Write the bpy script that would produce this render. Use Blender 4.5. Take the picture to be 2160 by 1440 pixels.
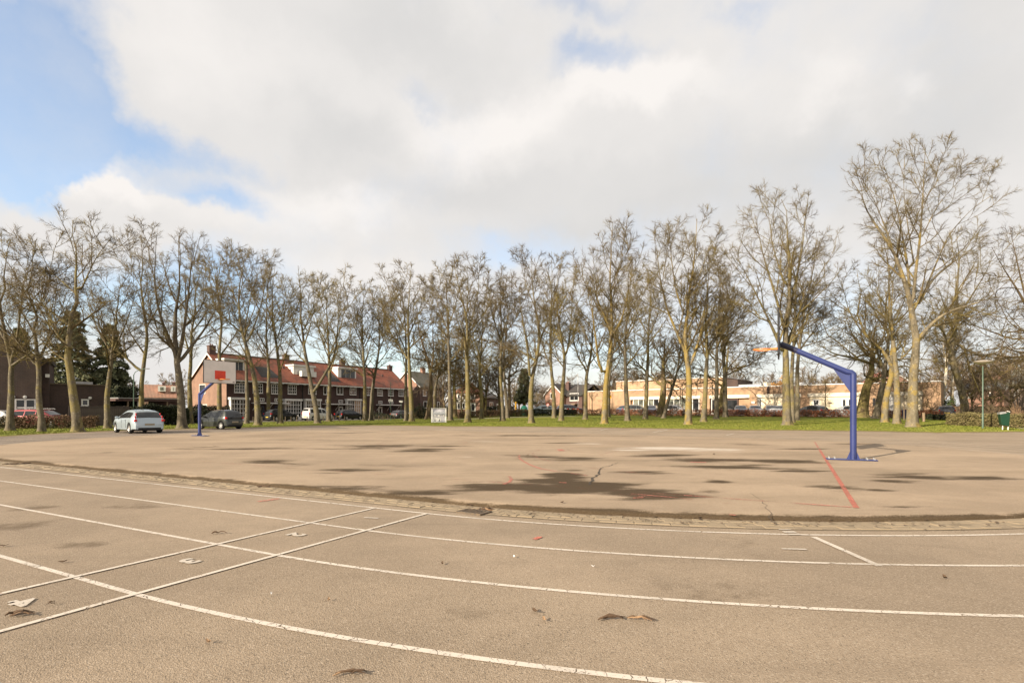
import bpy, bmesh, math, random
import numpy as np
from mathutils import Vector
from math import radians as R, sin, cos, pi, sqrt, atan2

for o in list(bpy.data.objects):
    bpy.data.objects.remove(o)
sc = bpy.context.scene
col = sc.collection
random.seed(7)

# ------------------------------------------------------------------ camera
K, H, HZ = 1136.0, 1.335, 868.0          # focal length in photo pixels, eye height, horizon row
cam_d = bpy.data.cameras.new('camera')
cam_d.sensor_width = 36.0
cam_d.lens = K / 2160 * 36
cam_d.shift_y = (HZ - 720) / 2160
cam_d.clip_end = 5000
cam = bpy.data.objects.new('camera', cam_d)
cam.location = (0, 0, H)
cam.rotation_euler = (R(90), 0, 0)
col.objects.link(cam)
sc.camera = cam

# ------------------------------------------------------------------ light
SUN_EL = R(23.7)
SUN_V = Vector((-0.76 * cos(SUN_EL), -0.65 * cos(SUN_EL), sin(SUN_EL)))
sun_d = bpy.data.lights.new('sun', 'SUN')
sun_d.energy = 5.0
sun_d.angle = R(0.5)
sun_d.color = (1.0, 0.87, 0.69)
sun = bpy.data.objects.new('sun', sun_d)
sun.rotation_euler = SUN_V.to_track_quat('Z', 'Y').to_euler()
sun.location = (-30, -26, 20)
col.objects.link(sun)
sc.view_settings.view_transform = 'Standard'
sc.view_settings.look = 'None'
sc.view_settings.gamma = 1
sc.view_settings.use_curve_mapping = False
sc.view_settings.exposure = 0.86

world = bpy.data.worlds.new('World')
sc.world = world
world.use_nodes = True
nt = world.node_tree
nt.nodes.clear()


class NG:
    """small helper to wire node trees"""
    def __init__(s, tree):
        s.t = tree

    def n(s, kind, **kw):
        nd = s.t.nodes.new(kind)
        for k, v in kw.items():
            if k == 'ins':
                for i, val in v.items():
                    if isinstance(val, bpy.types.NodeSocket):
                        s.t.links.new(val, nd.inputs[i])
                    else:
                        nd.inputs[i].default_value = val
            else:
                setattr(nd, k, v)
        return nd

    def m(s, op, a, b=0.0, c=None, clamp=False):
        nd = s.n('ShaderNodeMath', operation=op)
        nd.use_clamp = clamp
        for i, v in enumerate((a, b, c)):
            if v is None:
                continue
            if isinstance(v, bpy.types.NodeSocket):
                s.t.links.new(v, nd.inputs[i])
            else:
                nd.inputs[i].default_value = v
        return nd.outputs[0]

    def v(s, op, a, b=None):
        nd = s.n('ShaderNodeVectorMath', operation=op)
        for i, v in enumerate((a, b)):
            if v is None:
                continue
            if isinstance(v, bpy.types.NodeSocket):
                s.t.links.new(v, nd.inputs[i])
            else:
                nd.inputs[i].default_value = v
        return nd

    def ramp(s, fac, a, b, lo=0.0, hi=1.0):
        nd = s.n('ShaderNodeMapRange', interpolation_type='SMOOTHSTEP')
        s.t.links.new(fac, nd.inputs[0])
        nd.inputs[1].default_value = a
        nd.inputs[2].default_value = b
        nd.inputs[3].default_value = lo
        nd.inputs[4].default_value = hi
        return nd.outputs[0]

    def noise(s, vec, scale, detail=4, rough=0.55, dist=0.0):
        nd = s.n('ShaderNodeTexNoise')
        s.t.links.new(vec, nd.inputs['Vector'])
        nd.inputs['Scale'].default_value = scale
        nd.inputs['Detail'].default_value = detail
        nd.inputs['Roughness'].default_value = rough
        nd.inputs['Distortion'].default_value = dist
        return nd.outputs[0]

    def mix(s, fac, a, b, blend='MIX'):
        nd = s.n('ShaderNodeMix', data_type='RGBA', blend_type=blend)
        for i, v in ((0, fac), (6, a), (7, b)):
            if isinstance(v, bpy.types.NodeSocket):
                s.t.links.new(v, nd.inputs[i])
            elif i == 0:
                nd.inputs[i].default_value = v
            else:
                nd.inputs[i].default_value = (*v, 1) if len(v) == 3 else v
        return nd.outputs[2]


def build_sky():
    g = NG(nt)
    out = g.n('ShaderNodeOutputWorld')
    sky = g.n('ShaderNodeTexSky', sky_type='NISHITA')
    sky.sun_disc = False
    sky.sun_elevation = SUN_EL
    sky.sun_rotation = atan2(SUN_V.x, SUN_V.y)
    sky.air_density = 1.0
    sky.dust_density = 1.2
    sky.ozone_density = 1.0
    d = g.n('ShaderNodeTexCoord').outputs['Generated']
    dn = g.v('NORMALIZE', d).outputs[0]
    sep = g.n('ShaderNodeSeparateXYZ', ins={0: dn})
    az = g.m('ARCTAN2', sep.outputs[0], sep.outputs[1])
    el = g.m('ARCSINE', sep.outputs[2])
    ae = g.n('ShaderNodeCombineXYZ', ins={0: az, 1: el, 2: 0.0}).outputs[0]
    # warp the lobes' outline with noise so that the cloud edges billow
    w1 = g.n('ShaderNodeTexNoise', ins={'Vector': dn, 'Scale': 3.2, 'Detail': 6.0, 'Roughness': 0.6})
    wv = g.v('SUBTRACT', w1.outputs['Color'], (0.5, 0.5, 0.5)).outputs[0]
    wv = g.v('MULTIPLY', wv, (0.42, 0.30, 0.0)).outputs[0]
    aw = g.v('ADD', ae, wv).outputs[0]

    def azel(px, py):
        x, z = (px - 1080) / K, (HZ - py) / K
        return atan2(x, 1), math.atan2(z, sqrt(1 + x * x))

    def lobe(px, py, rx, ry, rot=0.0, soft=0.0):
        a, e = azel(px, py)
        a2, _ = azel(px + rx, py)
        a1, _ = azel(px - rx, py)
        _, e2 = azel(px, py - ry)
        _, e1 = azel(px, py + ry)
        mp = g.n('ShaderNodeMapping', vector_type='TEXTURE', ins={0: aw})
        mp.inputs['Location'].default_value = (a, e, 0)
        mp.inputs['Rotation'].default_value = (0, 0, rot)
        mp.inputs['Scale'].default_value = (abs(a2 - a1) / 2, abs(e2 - e1) / 2, 1)
        ln = g.v('LENGTH', mp.outputs[0]).outputs['Value']
        return g.ramp(ln, 1.35, soft, 0.0, 1.0)

    def total(lobes):
        acc = None
        for (wt, *a) in lobes:
            x = g.m('MULTIPLY', lobe(*a), wt)
            acc = x if acc is None else g.m('ADD', acc, x)
        return acc
    holes = total([
        (1.0, 50, 200, 270, 290), (0.6, 90, 385, 230, 75), (0.62, 260, 330, 170, 130), (0.45, 450, 320, 150, 70),
        (0.5, 490, 430, 100, 50), (0.42, 1270, 140, 120, 60), (0.30, 910, 190, 90, 45),
        (0.30, 1230, 25, 150, 50), (0.2, 1560, 45, 80, 35), (0.30, 1080, 545, 300, 50),
        (0.40, 250, 620, 600, 120), (0.42, 1000, 720, 1500, 110)])
    puffs = total([
        (0.7, 290, 450, 110, 50), (0.6, 400, 480, 120, 55), (0.45, 640, 180, 330, 170),
        (0.4, 120, 505, 130, 28), (0.3, 40, 575, 160, 35)])
    n1 = g.noise(dn, 5.0, 7, 0.6)
    n2 = g.noise(dn, 14.0, 6, 0.6)
    dens = g.m('ADD', 0.80, g.m('MULTIPLY', g.m('SUBTRACT', n1, 0.5), 0.75))
    dens = g.m('ADD', dens, g.m('MULTIPLY', g.m('SUBTRACT', n2, 0.5), 0.22))
    dens = g.m('SUBTRACT', dens, holes)
    dens = g.m('ADD', dens, puffs)
    veil = g.m('ADD', 0.17, g.m('MULTIPLY', g.m('SUBTRACT', n1, 0.5), 0.9), clamp=True)
    alpha = g.m('MAXIMUM', g.ramp(dens, -0.05, 0.85), veil)
    # cloud body: bright sun-lit heads, grey undersides
    bright = total([
        (0.6, 1060, 270, 190, 80), (0.65, 1330, 215, 170, 60), (0.5, 700, 430, 190, 55), (0.6, 290, 420, 150, 50),
        (0.3, 420, 110, 160, 110), (0.35, 1930, 150, 70, 45), (0.3, 1700, 200, 90, 60), (0.3, 560, 480, 200, 50),
        (0.25, 700, 580, 300, 40)])
    grey = total([
        (0.45, 860, 90, 300, 110), (0.45, 740, 290, 180, 90), (0.4, 1000, 420, 400, 60),
        (0.5, 1750, 330, 560, 130), (0.4, 1300, 500, 500, 70), (0.3, 2050, 60, 250, 150)])
    bn = g.m('MULTIPLY', g.m('SUBTRACT', g.noise(dn, 4.0, 7, 0.6), 0.5), 0.55)
    lit = g.m('ADD', g.m('ADD', 0.52, bn), g.m('SUBTRACT', bright, grey), clamp=True)
    ccol = g.mix(lit, (0.70, 0.69, 0.68), (0.95, 0.91, 0.875))
    bg1 = g.n('ShaderNodeBackground', ins={0: sky.outputs[0], 1: SKY_STR})
    bg2 = g.n('ShaderNodeBackground', ins={0: ccol, 1: CLOUD_STR})
    mx = g.n('ShaderNodeMixShader', ins={0: alpha, 1: bg1.outputs[0], 2: bg2.outputs[0]})
    nt.links.new(mx.outputs[0], out.inputs[0])


SKY_STR, CLOUD_STR = 0.15, 0.555
build_sky()

# ------------------------------------------------------------------ ground model and measuring helpers
def sstep(t):
    t = min(1.0, max(0.0, t))
    return t * t * (3 - 2 * t)


GY = [0, 26, 35, 44, 56, 68, 85, 100, 4000]
GZ = [0, 0, .07, .2, .42, .62, .85, .95, .95]


def gz(x, y):
    return float(np.interp(y, GY, GZ)) * sstep((x + 25) / 30)


def gz_np(x, y):
    t = np.clip((x + 25) / 30, 0, 1)
    return np.interp(y, GY, GZ) * t * t * (3 - 2 * t)


def gp(px, py, extra=0.0):
    """the ground point seen at a photo pixel"""
    b = (px - 1080) / K
    y = 2.0
    prev = y
    while y < 220:
        if HZ + (H - gz(b * y, y) - extra) / y * K <= py:
            break
        prev = y
        y *= 1.01
    lo, hi = prev, y
    for _ in range(25):
        mid = (lo + hi) / 2
        if HZ + (H - gz(b * mid, mid) - extra) / mid * K <= py:
            hi = mid
        else:
            lo = mid
    return Vector((b * hi, hi, gz(b * hi, hi) + extra))


def X_(px, Y):
    return (px - 1080) / K * Y


def Z_(py, Y):
    return H - (py - HZ) / K * Y


# court frame: u along the court, v across it
CC = Vector((-3.6, 21.7))
UU = Vector((-.885, .466))
VV = Vector((.466, .885))


def uv(u, v):
    p = CC + UU * u + VV * v
    return p.x, p.y


def to_uv(x, y):
    d = Vector((x, y)) - CC
    return d.dot(UU), d.dot(VV)


ORD = ['', 'second ', 'third ', 'fourth ', 'fifth ', 'sixth ', 'seventh ', 'eighth ', 'ninth ', 'tenth ', 'eleventh ', 'twelfth ', 'thirteenth ', 'fourteenth ', 'fifteenth ', 'sixteenth ']


def nth(i):
    return 'leftmost of them' if i == 0 else ORD[i] + 'from the left'


# ------------------------------------------------------------------ object helpers
def tag(o, label=None, cat=None, group=None, kind=None):
    if label:
        o['label'] = label
    if cat:
        o['category'] = cat
    if group:
        o['group'] = group
    if kind:
        o['kind'] = kind
    return o


def thing(name, label, cat, loc=(0, 0, 0), rz=0.0, group=None):
    o = bpy.data.objects.new(name, None)
    o.empty_display_size = 0.3
    o.location = loc
    o.rotation_euler = (0, 0, rz)
    col.objects.link(o)
    return tag(o, label, cat, group)


def link_mesh(name, me, parent=None, mat=None):
    o = bpy.data.objects.new(name, me)
    col.objects.link(o)
    if parent is not None:
        o.parent = parent
    if mat is not None and not me.materials:
        me.materials.append(mat)
    return o


def children(o):
    return [c for c in o.children]


def copy_tree(o, parent=None):
    c = o.copy()
    col.objects.link(c)
    c.parent = parent
    for ch in children(o):
        copy_tree(ch, c)
    return c


class MB:
    """collects shapes and links them as one mesh object"""
    def __init__(s):
        s.v, s.f = [], []

    def add(s, vs, fs):
        o = len(s.v)
        s.v += [tuple(v) for v in vs]
        s.f += [tuple(i + o for i in f) for f in fs]
        return s

    def box(s, x0, x1, y0, y1, z0, z1):
        return s.add([(x0, y0, z0), (x1, y0, z0), (x1, y1, z0), (x0, y1, z0),
                      (x0, y0, z1), (x1, y0, z1), (x1, y1, z1), (x0, y1, z1)],
                     [(0, 3, 2, 1), (4, 5, 6, 7), (0, 1, 5, 4), (1, 2, 6, 5), (2, 3, 7, 6), (3, 0, 4, 7)])

    def prism(s, poly, axis, a, b):
        """poly of (p,q) extruded along axis: 'y' -> (p,y,q), 'x' -> (x,p,q), 'z' -> (p,q,z)"""
        n = len(poly)
        mk = {'y': lambda p, t: (p[0], t, p[1]), 'x': lambda p, t: (t, p[0], p[1]), 'z': lambda p, t: (p[0], p[1], t)}[axis]
        vs = [mk(p, a) for p in poly] + [mk(p, b) for p in poly]
        fs = [tuple(range(n))[::-1], tuple(range(n, 2 * n))]
        fs += [(i, (i + 1) % n, n + (i + 1) % n, n + i) for i in range(n)]
        return s.add(vs, fs)

    def tube(s, pts, rad, sides=8, cap=True):
        pts = [Vector(p) for p in pts]
        if not hasattr(rad, '__len__'):
            rad = [rad] * len(pts)
        vs, fs = [], []
        ref = None
        for i, p in enumerate(pts):
            t = (pts[min(i + 1, len(pts) - 1)] - pts[max(i - 1, 0)]).normalized()
            if ref is None:
                ref = Vector((1, 0, 0)) if abs(t.x) < .8 else Vector((0, 1, 0))
            a = t.cross(ref).normalized()
            b = t.cross(a)
            for k in range(sides):
                q = 2 * pi * k / sides
                vs.append(p + (a * cos(q) + b * sin(q)) * rad[i])
        for i in range(len(pts) - 1):
            for k in range(sides):
                k2 = (k + 1) % sides
                fs.append((i * sides + k, i * sides + k2, (i + 1) * sides + k2, (i + 1) * sides + k))
        if cap:
            fs.append(tuple(range(sides))[::-1])
            fs.append(tuple(range((len(pts) - 1) * sides, len(pts) * sides)))
        return s.add(vs, fs)

    def lathe(s, prof, seg=20, c=(0, 0, 0), axis='z'):
        vs, fs = [], []
        n = len(prof)
        for k in range(seg):
            q = 2 * pi * k / seg
            for (r, z) in prof:
                if axis == 'z':
                    vs.append((c[0] + r * cos(q), c[1] + r * sin(q), c[2] + z))
                else:
                    vs.append((c[0] + r * cos(q), c[1] + z, c[2] + r * sin(q)))
        for k in range(seg):
            k2 = (k + 1) % seg
            for i in range(n - 1):
                fs.append((k * n + i, k2 * n + i, k2 * n + i + 1, k * n + i + 1))
        return s.add(vs, fs)

    def mesh(s, name):
        me = bpy.data.meshes.new(name)
        me.from_pydata(s.v, [], s.f)
        bm = bmesh.new()
        bm.from_mesh(me)
        bmesh.ops.recalc_face_normals(bm, faces=bm.faces)
        bm.to_mesh(me)
        bm.free()
        return me

    def build(s, name, mat, parent=None, smooth=False, bevel=0.0):
        me = s.mesh(name)
        if smooth:
            me.polygons.foreach_set('use_smooth', [True] * len(me.polygons))
            try:
                me.set_sharp_from_angle(angle=R(40))
            except Exception:
                pass
        me.materials.append(mat)
        o = link_mesh(name, me, parent)
        if bevel:
            b = o.modifiers.new('bevel', 'BEVEL')
            b.width = bevel
            b.segments = 2
            b.limit_method = 'ANGLE'
        return o


def np_mesh(name, V, F, smooth=False):
    """V (n,3), F (m,k); in a quad table a repeated last corner marks a triangle"""
    me = bpy.data.meshes.new(name)
    me.vertices.add(len(V))
    me.vertices.foreach_set('co', np.asarray(V, np.float32).ravel())
    k = F.shape[1]
    n = np.full(len(F), k, np.int32)
    keep = np.ones(F.shape, bool)
    if k == 4:
        tri = F[:, 2] == F[:, 3]
        n[tri] = 3
        keep[tri, 3] = False
    idx = F[keep].astype(np.int32)
    me.loops.add(len(idx))
    me.loops.foreach_set('vertex_index', idx)
    me.polygons.add(len(F))
    me.polygons.foreach_set('loop_start', np.r_[0, np.cumsum(n)[:-1]].astype(np.int32))
    try:
        me.polygons.foreach_set('loop_total', n)
    except Exception:
        pass
    if smooth:
        me.polygons.foreach_set('use_smooth', np.ones(len(F), bool))
    me.update(calc_edges=True)
    return me


def grid_mesh(name, P):
    """P (a,b,3) -> quad sheet"""
    a, b = P.shape[:2]
    i = np.arange(a * b).reshape(a, b)
    F = np.stack([i[:-1, :-1], i[1:, :-1], i[1:, 1:], i[:-1, 1:]], -1).reshape(-1, 4)
    me = np_mesh(name, P.reshape(-1, 3), F)
    bm = bmesh.new()
    bm.from_mesh(me)
    bmesh.ops.recalc_face_normals(bm, faces=bm.faces)
    if sum(f.normal.z for f in list(bm.faces)[:50]) < 0:
        bmesh.ops.reverse_faces(bm, faces=bm.faces)
    bm.to_mesh(me)
    bm.free()
    return me


# ------------------------------------------------------------------ materials
def new_mat(name):
    m = bpy.data.materials.new(name)
    m.use_nodes = True
    t = m.node_tree
    g = NG(t)
    return m, g, t.nodes['Principled BSDF']


def lk(g, a, b):
    g.t.links.new(a, b)


def pm(name, c1, c2=None, scale=6.0, rough=0.7, bump=0.0, bscale=30.0, metallic=0.0, detail=4, lo=.35, hi=.65, spec=0.5, coat=0.0):
    """plain procedural surface: two colours by noise, optional bump"""
    m, g, b = new_mat(name)
    tc = g.n('ShaderNodeTexCoord').outputs['Object']
    if c2 is None:
        c2 = tuple(x * .85 for x in c1)
    n = g.noise(tc, scale, detail)
    lk(g, g.mix(g.ramp(n, lo, hi), c1, c2), b.inputs['Base Color'])
    b.inputs['Roughness'].default_value = rough
    b.inputs['Metallic'].default_value = metallic
    b.inputs['Specular IOR Level'].default_value = spec
    b.inputs['Coat Weight'].default_value = coat
    b.inputs['Coat Roughness'].default_value = 0.05
    if bump:
        bn = g.n('ShaderNodeBump', ins={'Height': g.noise(tc, bscale, 5)})
        bn.inputs['Strength'].default_value = bump
        bn.inputs['Distance'].default_value = 0.02
        lk(g, bn.outputs[0], b.inputs['Normal'])
    return m


def brick_mat(name, c1, c2, mortar, w=.22, h=.065):
    m, g, b = new_mat(name)
    tc = g.n('ShaderNodeTexCoord').outputs['Object']
    s = g.n('ShaderNodeSeparateXYZ', ins={0: tc})
    v = g.n('ShaderNodeCombineXYZ', ins={0: g.m('ADD', s.outputs[0], s.outputs[1]), 1: s.outputs[2], 2: 0.0}).outputs[0]
    br = g.n('ShaderNodeTexBrick', ins={'Vector': v, 'Scale': 1.0, 'Mortar Size': .008, 'Bias': 0.0,
                                        'Brick Width': w, 'Row Height': h})
    br.inputs['Color1'].default_value = (*c1, 1)
    br.inputs['Color2'].default_value = (*c2, 1)
    br.inputs['Mortar'].default_value = (*mortar, 1)
    n = g.noise(tc, .9, 5)
    dk = g.mix(g.ramp(n, .3, .7), (.8, .8, .8), (1.12, 1.1, 1.08))
    lk(g, g.mix(1.0, br.outputs[0], dk, 'MULTIPLY'), b.inputs['Base Color'])
    b.inputs['Roughness'].default_value = .85
    bn = g.n('ShaderNodeBump', ins={'Height': br.outputs[1]})
    bn.invert = True
    bn.inputs['Strength'].default_value = .5
    bn.inputs['Distance'].default_value = .01
    lk(g, bn.outputs[0], b.inputs['Normal'])
    return m


def tile_mat(name, c1, c2, dark, w=.26, row=.34):
    """pantiles: rolls along x, courses up the slope (z)"""
    m, g, b = new_mat(name)
    tc = g.n('ShaderNodeTexCoord').outputs['Object']
    s = g.n('ShaderNodeSeparateXYZ', ins={0: tc})
    u = g.m('FRACT', g.m('DIVIDE', s.outputs[0], w))
    rz = g.m('FRACT', g.m('DIVIDE', s.outputs[2], row * .68))
    roll = g.m('SINE', g.m('MULTIPLY', u, pi))
    cell = g.v('SNAP', tc, (w, 9.0, row * .68)).outputs[0]
    wn = g.n('ShaderNodeTexWhiteNoise', ins={0: cell})
    c = g.mix(wn.outputs['Value'], c1, c2)
    moss = g.ramp(g.noise(tc, .5, 8, .7), .45, .64)
    c = g.mix(g.m('MULTIPLY', moss, .75), c, dark)
    gap = g.m('MAXIMUM', g.ramp(roll, .3, .05), g.ramp(rz, .12, .0))
    c = g.mix(g.m('MULTIPLY', gap, .7), c, tuple(x * .3 for x in c2))
    lk(g, c, b.inputs['Base Color'])
    b.inputs['Roughness'].default_value = .75
    bn = g.n('ShaderNodeBump', ins={'Height': g.m('ADD', roll, g.m('MULTIPLY', rz, .5))})
    bn.inputs['Strength'].default_value = .8
    bn.inputs['Distance'].default_value = .04
    lk(g, bn.outputs[0], b.inputs['Normal'])
    return m


def asphalt_mat(name, base, light, dark, damp_attr=False, stains=()):
    m, g, b = new_mat(name)
    tc = g.n('ShaderNodeTexCoord').outputs['Object']
    big = g.noise(tc, .35, 6, .6)
    med = g.noise(tc, 2.6, 5, .6)
    vor = g.n('ShaderNodeTexVoronoi', ins={'Vector': tc, 'Scale': 125.0})
    sp = g.n('ShaderNodeSeparateXYZ', ins={0: vor.outputs['Color']})
    fine = g.noise(tc, 60.0, 4, .75)
    c = g.mix(g.ramp(big, .36, .64), tuple(x * .88 for x in base), tuple(x * 1.14 for x in base))
    c = g.mix(g.m('MULTIPLY', g.ramp(med, .42, .72), .30), c, tuple(x * .76 for x in base))
    c = g.mix(g.m('MULTIPLY', g.ramp(fine, .35, .75), .32), c, tuple(x * .62 for x in base))
    c = g.mix(g.m('MULTIPLY', g.ramp(sp.outputs[0], .80, .9), .32), c, light)          # pale chippings
    c = g.mix(g.m('MULTIPLY', g.ramp(sp.outputs[1], .84, .92), .28), c, dark)          # pits
    # faint long scuffs
    sc_ = g.n('ShaderNodeMapping', ins={0: tc})
    sc_.inputs['Rotation'].default_value = (0, 0, 2.66)
    sc_.inputs['Scale'].default_value = (.25, 3.0, 1)
    c = g.mix(g.m('MULTIPLY', g.ramp(g.noise(sc_.outputs[0], .9, 5, .6), .52, .75), .36), c, tuple(x * .66 for x in base))
    rough = 0.85
    wet = None
    if damp_attr:
        at = g.n('ShaderNodeAttribute', attribute_name='damp').outputs['Fac']
        st = g.n('ShaderNodeMapping', ins={0: tc})
        st.inputs['Rotation'].default_value = (0, 0, .12)
        st.inputs['Scale'].default_value = (.38, 1.15, 1)
        nn = g.m('ADD', g.m('MULTIPLY', g.m('SUBTRACT', g.noise(st.outputs[0], .85, 10, .72), .5), 4.2),
                 g.m('MULTIPLY', g.m('SUBTRACT', fine, .5), 1.3))
        wet = g.m('MULTIPLY', g.ramp(g.m('ADD', at, nn), .3, .95), g.ramp(fine, .1, .6, .74, 1.0))
        smear = g.noise(st.outputs[0], .42, 8, .7)
        c = g.mix(g.m('MULTIPLY', g.ramp(smear, .46, .66), .42), c, tuple(x * y for x, y in zip(base, (.62, .62, .58))))
        c = g.mix(g.m('MULTIPLY', g.ramp(g.noise(st.outputs[0], .3, 8, .7), .54, .7), .4), c, tuple(x * 1.22 for x in base))
        sa = g.n('ShaderNodeAttribute', attribute_name='bleach').outputs['Fac']
        bl = g.ramp(g.m('ADD', sa, g.m('MULTIPLY', g.m('SUBTRACT', g.noise(st.outputs[0], 2.2, 7, .66), .5), 2.2)), .35, 1.15)
        c = g.mix(g.m('MULTIPLY', bl, .8), c, (.56, .50, .43))
    if stains:
        acc = None
        for (x, y, rx, ry, k) in stains:
            mp = g.n('ShaderNodeMapping', vector_type='TEXTURE', ins={0: tc})
            mp.inputs['Location'].default_value = (x, y, 0)
            mp.inputs['Scale'].default_value = (rx, ry, 1000)
            e = g.m('MULTIPLY', g.ramp(g.v('LENGTH', mp.outputs[0]).outputs['Value'], 1.4, .2), k)
            acc = e if acc is None else g.m('MAXIMUM', acc, e)
        wet = g.ramp(g.m('ADD', acc, g.m('MULTIPLY', g.m('SUBTRACT', g.noise(tc, 1.9, 9, .7), .5), 2.6)), .35, 1.1)
    if wet is not None:
        c = g.mix(g.m('MULTIPLY', wet, .97 if damp_attr else .6), c, dark)
        b.inputs['Roughness'].default_value = rough
    else:
        b.inputs['Roughness'].default_value = rough
    b.inputs['Specular IOR Level'].default_value = .12
    lk(g, c, b.inputs['Base Color'])
    hgt = g.m('ADD', g.m('MULTIPLY', vor.outputs['Distance'], .8), fine)
    bn = g.n('ShaderNodeBump', ins={'Height': hgt})
    bn.inputs['Strength'].default_value = .55
    bn.inputs['Distance'].default_value = .008
    lk(g, bn.outputs[0], b.inputs['Normal'])
    return m


def paint_mat(name, c, wear=.42, sc1=38.0, crack=True, big=.0):
    """worn road paint: chips away to the asphalt underneath"""
    m, g, b = new_mat(name)
    tc = g.n('ShaderNodeTexCoord').outputs['Object']
    n = g.noise(tc, sc1, 5, .7)
    k = g.m('MULTIPLY', g.ramp(n, wear - .10, wear + .02), g.ramp(g.noise(tc, .8, 6, .65), .28, .5, .55, 1.0))
    if crack:
        mp = g.n('ShaderNodeMapping', ins={0: tc})
        mp.inputs['Rotation'].default_value = (0, 0, .5)
        mp.inputs['Scale'].default_value = (1.0, .6, 1)
        wv = g.v('ADD', mp.outputs[0], g.v('MULTIPLY', g.n('ShaderNodeTexNoise', ins={'Vector': tc, 'Scale': 9.0}).outputs['Color'], (.1, .1, 0)).outputs[0]).outputs[0]
        vo = g.n('ShaderNodeTexVoronoi', feature='DISTANCE_TO_EDGE', ins={'Vector': wv, 'Scale': 8.5})
        cm_ = g.ramp(g.noise(tc, 2.3, 4, .6), .48, .60)
        k = g.m('MULTIPLY', k, g.m('MAXIMUM', g.ramp(vo.outputs[0], .006, .022), cm_))
    if big:
        k = g.m('MULTIPLY', k, g.ramp(g.noise(tc, 1.1, 6, .7), big - .08, big + .12))
    tone = g.mix(g.noise(tc, 3.0, 5), c, tuple(x * .84 for x in c))
    lk(g, tone, b.inputs['Base Color'])
    b.inputs['Roughness'].default_value = .7
    tr = g.n('ShaderNodeBsdfTransparent')
    mx = g.n('ShaderNodeMixShader', ins={0: k, 1: tr.outputs[0], 2: b.outputs[0]})
    lk(g, mx.outputs[0], m.node_tree.nodes['Material Output'].inputs[0])
    return m


def bark_mat(name, base, lich, pale, sc1=3.0):
    m, g, b = new_mat(name)
    tc = g.n('ShaderNodeTexCoord').outputs['Object']
    st = g.n('ShaderNodeMapping', ins={0: tc})
    st.inputs['Scale'].default_value = (1, 1, .3)
    oi = g.n('ShaderNodeObjectInfo').outputs['Random']
    n1 = g.noise(st.outputs[0], sc1, 6, .65)
    n2 = g.noise(tc, 1.3, 5, .6)
    n3 = g.noise(tc, 9.0, 4, .6)
    c = g.mix(g.ramp(n1, .35, .7), base, tuple(x * .6 for x in base))
    shift = g.m('MULTIPLY', g.m('SUBTRACT', oi, .5), .22)
    c = g.mix(g.ramp(g.m('ADD', n2, shift), .46, .60), c, lich)
    c = g.mix(g.m('MULTIPLY', g.ramp(n3, .56, .66), .7), c, pale)
    n4 = g.noise(st.outputs[0], 2.1, 7, .7)
    c = g.mix(g.m('MULTIPLY', g.ramp(n4, .53, .62), .75), c, tuple(x * .34 for x in base))
    lk(g, c, b.inputs['Base Color'])
    b.inputs['Roughness'].default_value = .9
    b.inputs['Specular IOR Level'].default_value = .2
    bn = g.n('ShaderNodeBump', ins={'Height': g.noise(st.outputs[0], sc1 * 5, 5, .7)})
    bn.inputs['Strength'].default_value = .7
    bn.inputs['Distance'].default_value = .03
    lk(g, bn.outputs[0], b.inputs['Normal'])
    return m


def leaf_mat(name, c1, c2, c3, scale=1.5):
    m, g, b = new_mat(name)
    tc = g.n('ShaderNodeTexCoord').outputs['Object']
    ge = g.n('ShaderNodeNewGeometry').outputs['Random Per Island']
    c = g.mix(ge, c1, c2)
    c = g.mix(g.ramp(g.noise(tc, scale, 5, .6), .45, .7), c, c3)
    lk(g, c, b.inputs['Base Color'])
    b.inputs['Roughness'].default_value = .7
    b.inputs['Specular IOR Level'].default_value = .25
    return m


def grass_mat(name):
    m, g, b = new_mat(name)
    tc = g.n('ShaderNodeTexCoord').outputs['Object']
    big = g.noise(tc, .12, 6, .6)
    med = g.noise(tc, .9, 6, .65)
    fine = g.noise(tc, 11.0, 4, .7)
    c = g.mix(g.ramp(med, .3, .7), (.130, .165, .018), (.20, .20, .032))
    c = g.mix(g.m('MULTIPLY', g.ramp(fine, .4, .75), .5), c, (.065, .10, .012))
    c = g.mix(g.m('MULTIPLY', g.ramp(big, .5, .72), .5), c, (.20, .18, .055))
    c = g.mix(g.m('MULTIPLY', g.ramp(g.noise(tc, 3.5, 5, .7), .62, .74), .45), c, (.17, .12, .055))
    rim = g.n('ShaderNodeAttribute', attribute_name='rim').outputs['Fac']
    worn = g.ramp(g.m('ADD', rim, g.m('MULTIPLY', g.m('SUBTRACT', g.noise(tc, 1.6, 7, .7), .5), 2.0)), .35, .85)
    c = g.mix(g.m('MULTIPLY', worn, .8), c, (.235, .175, .095))
    lk(g, c, b.inputs['Base Color'])
    b.inputs['Roughness'].default_value = .95
    b.inputs['Specular IOR Level'].default_value = .1
    bn = g.n('ShaderNodeBump', ins={'Height': g.noise(tc, 26.0, 4, .7)})
    bn.inputs['Strength'].default_value = .9
    bn.inputs['Distance'].default_value = .05
    lk(g, bn.outputs[0], b.inputs['Normal'])
    return m


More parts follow.
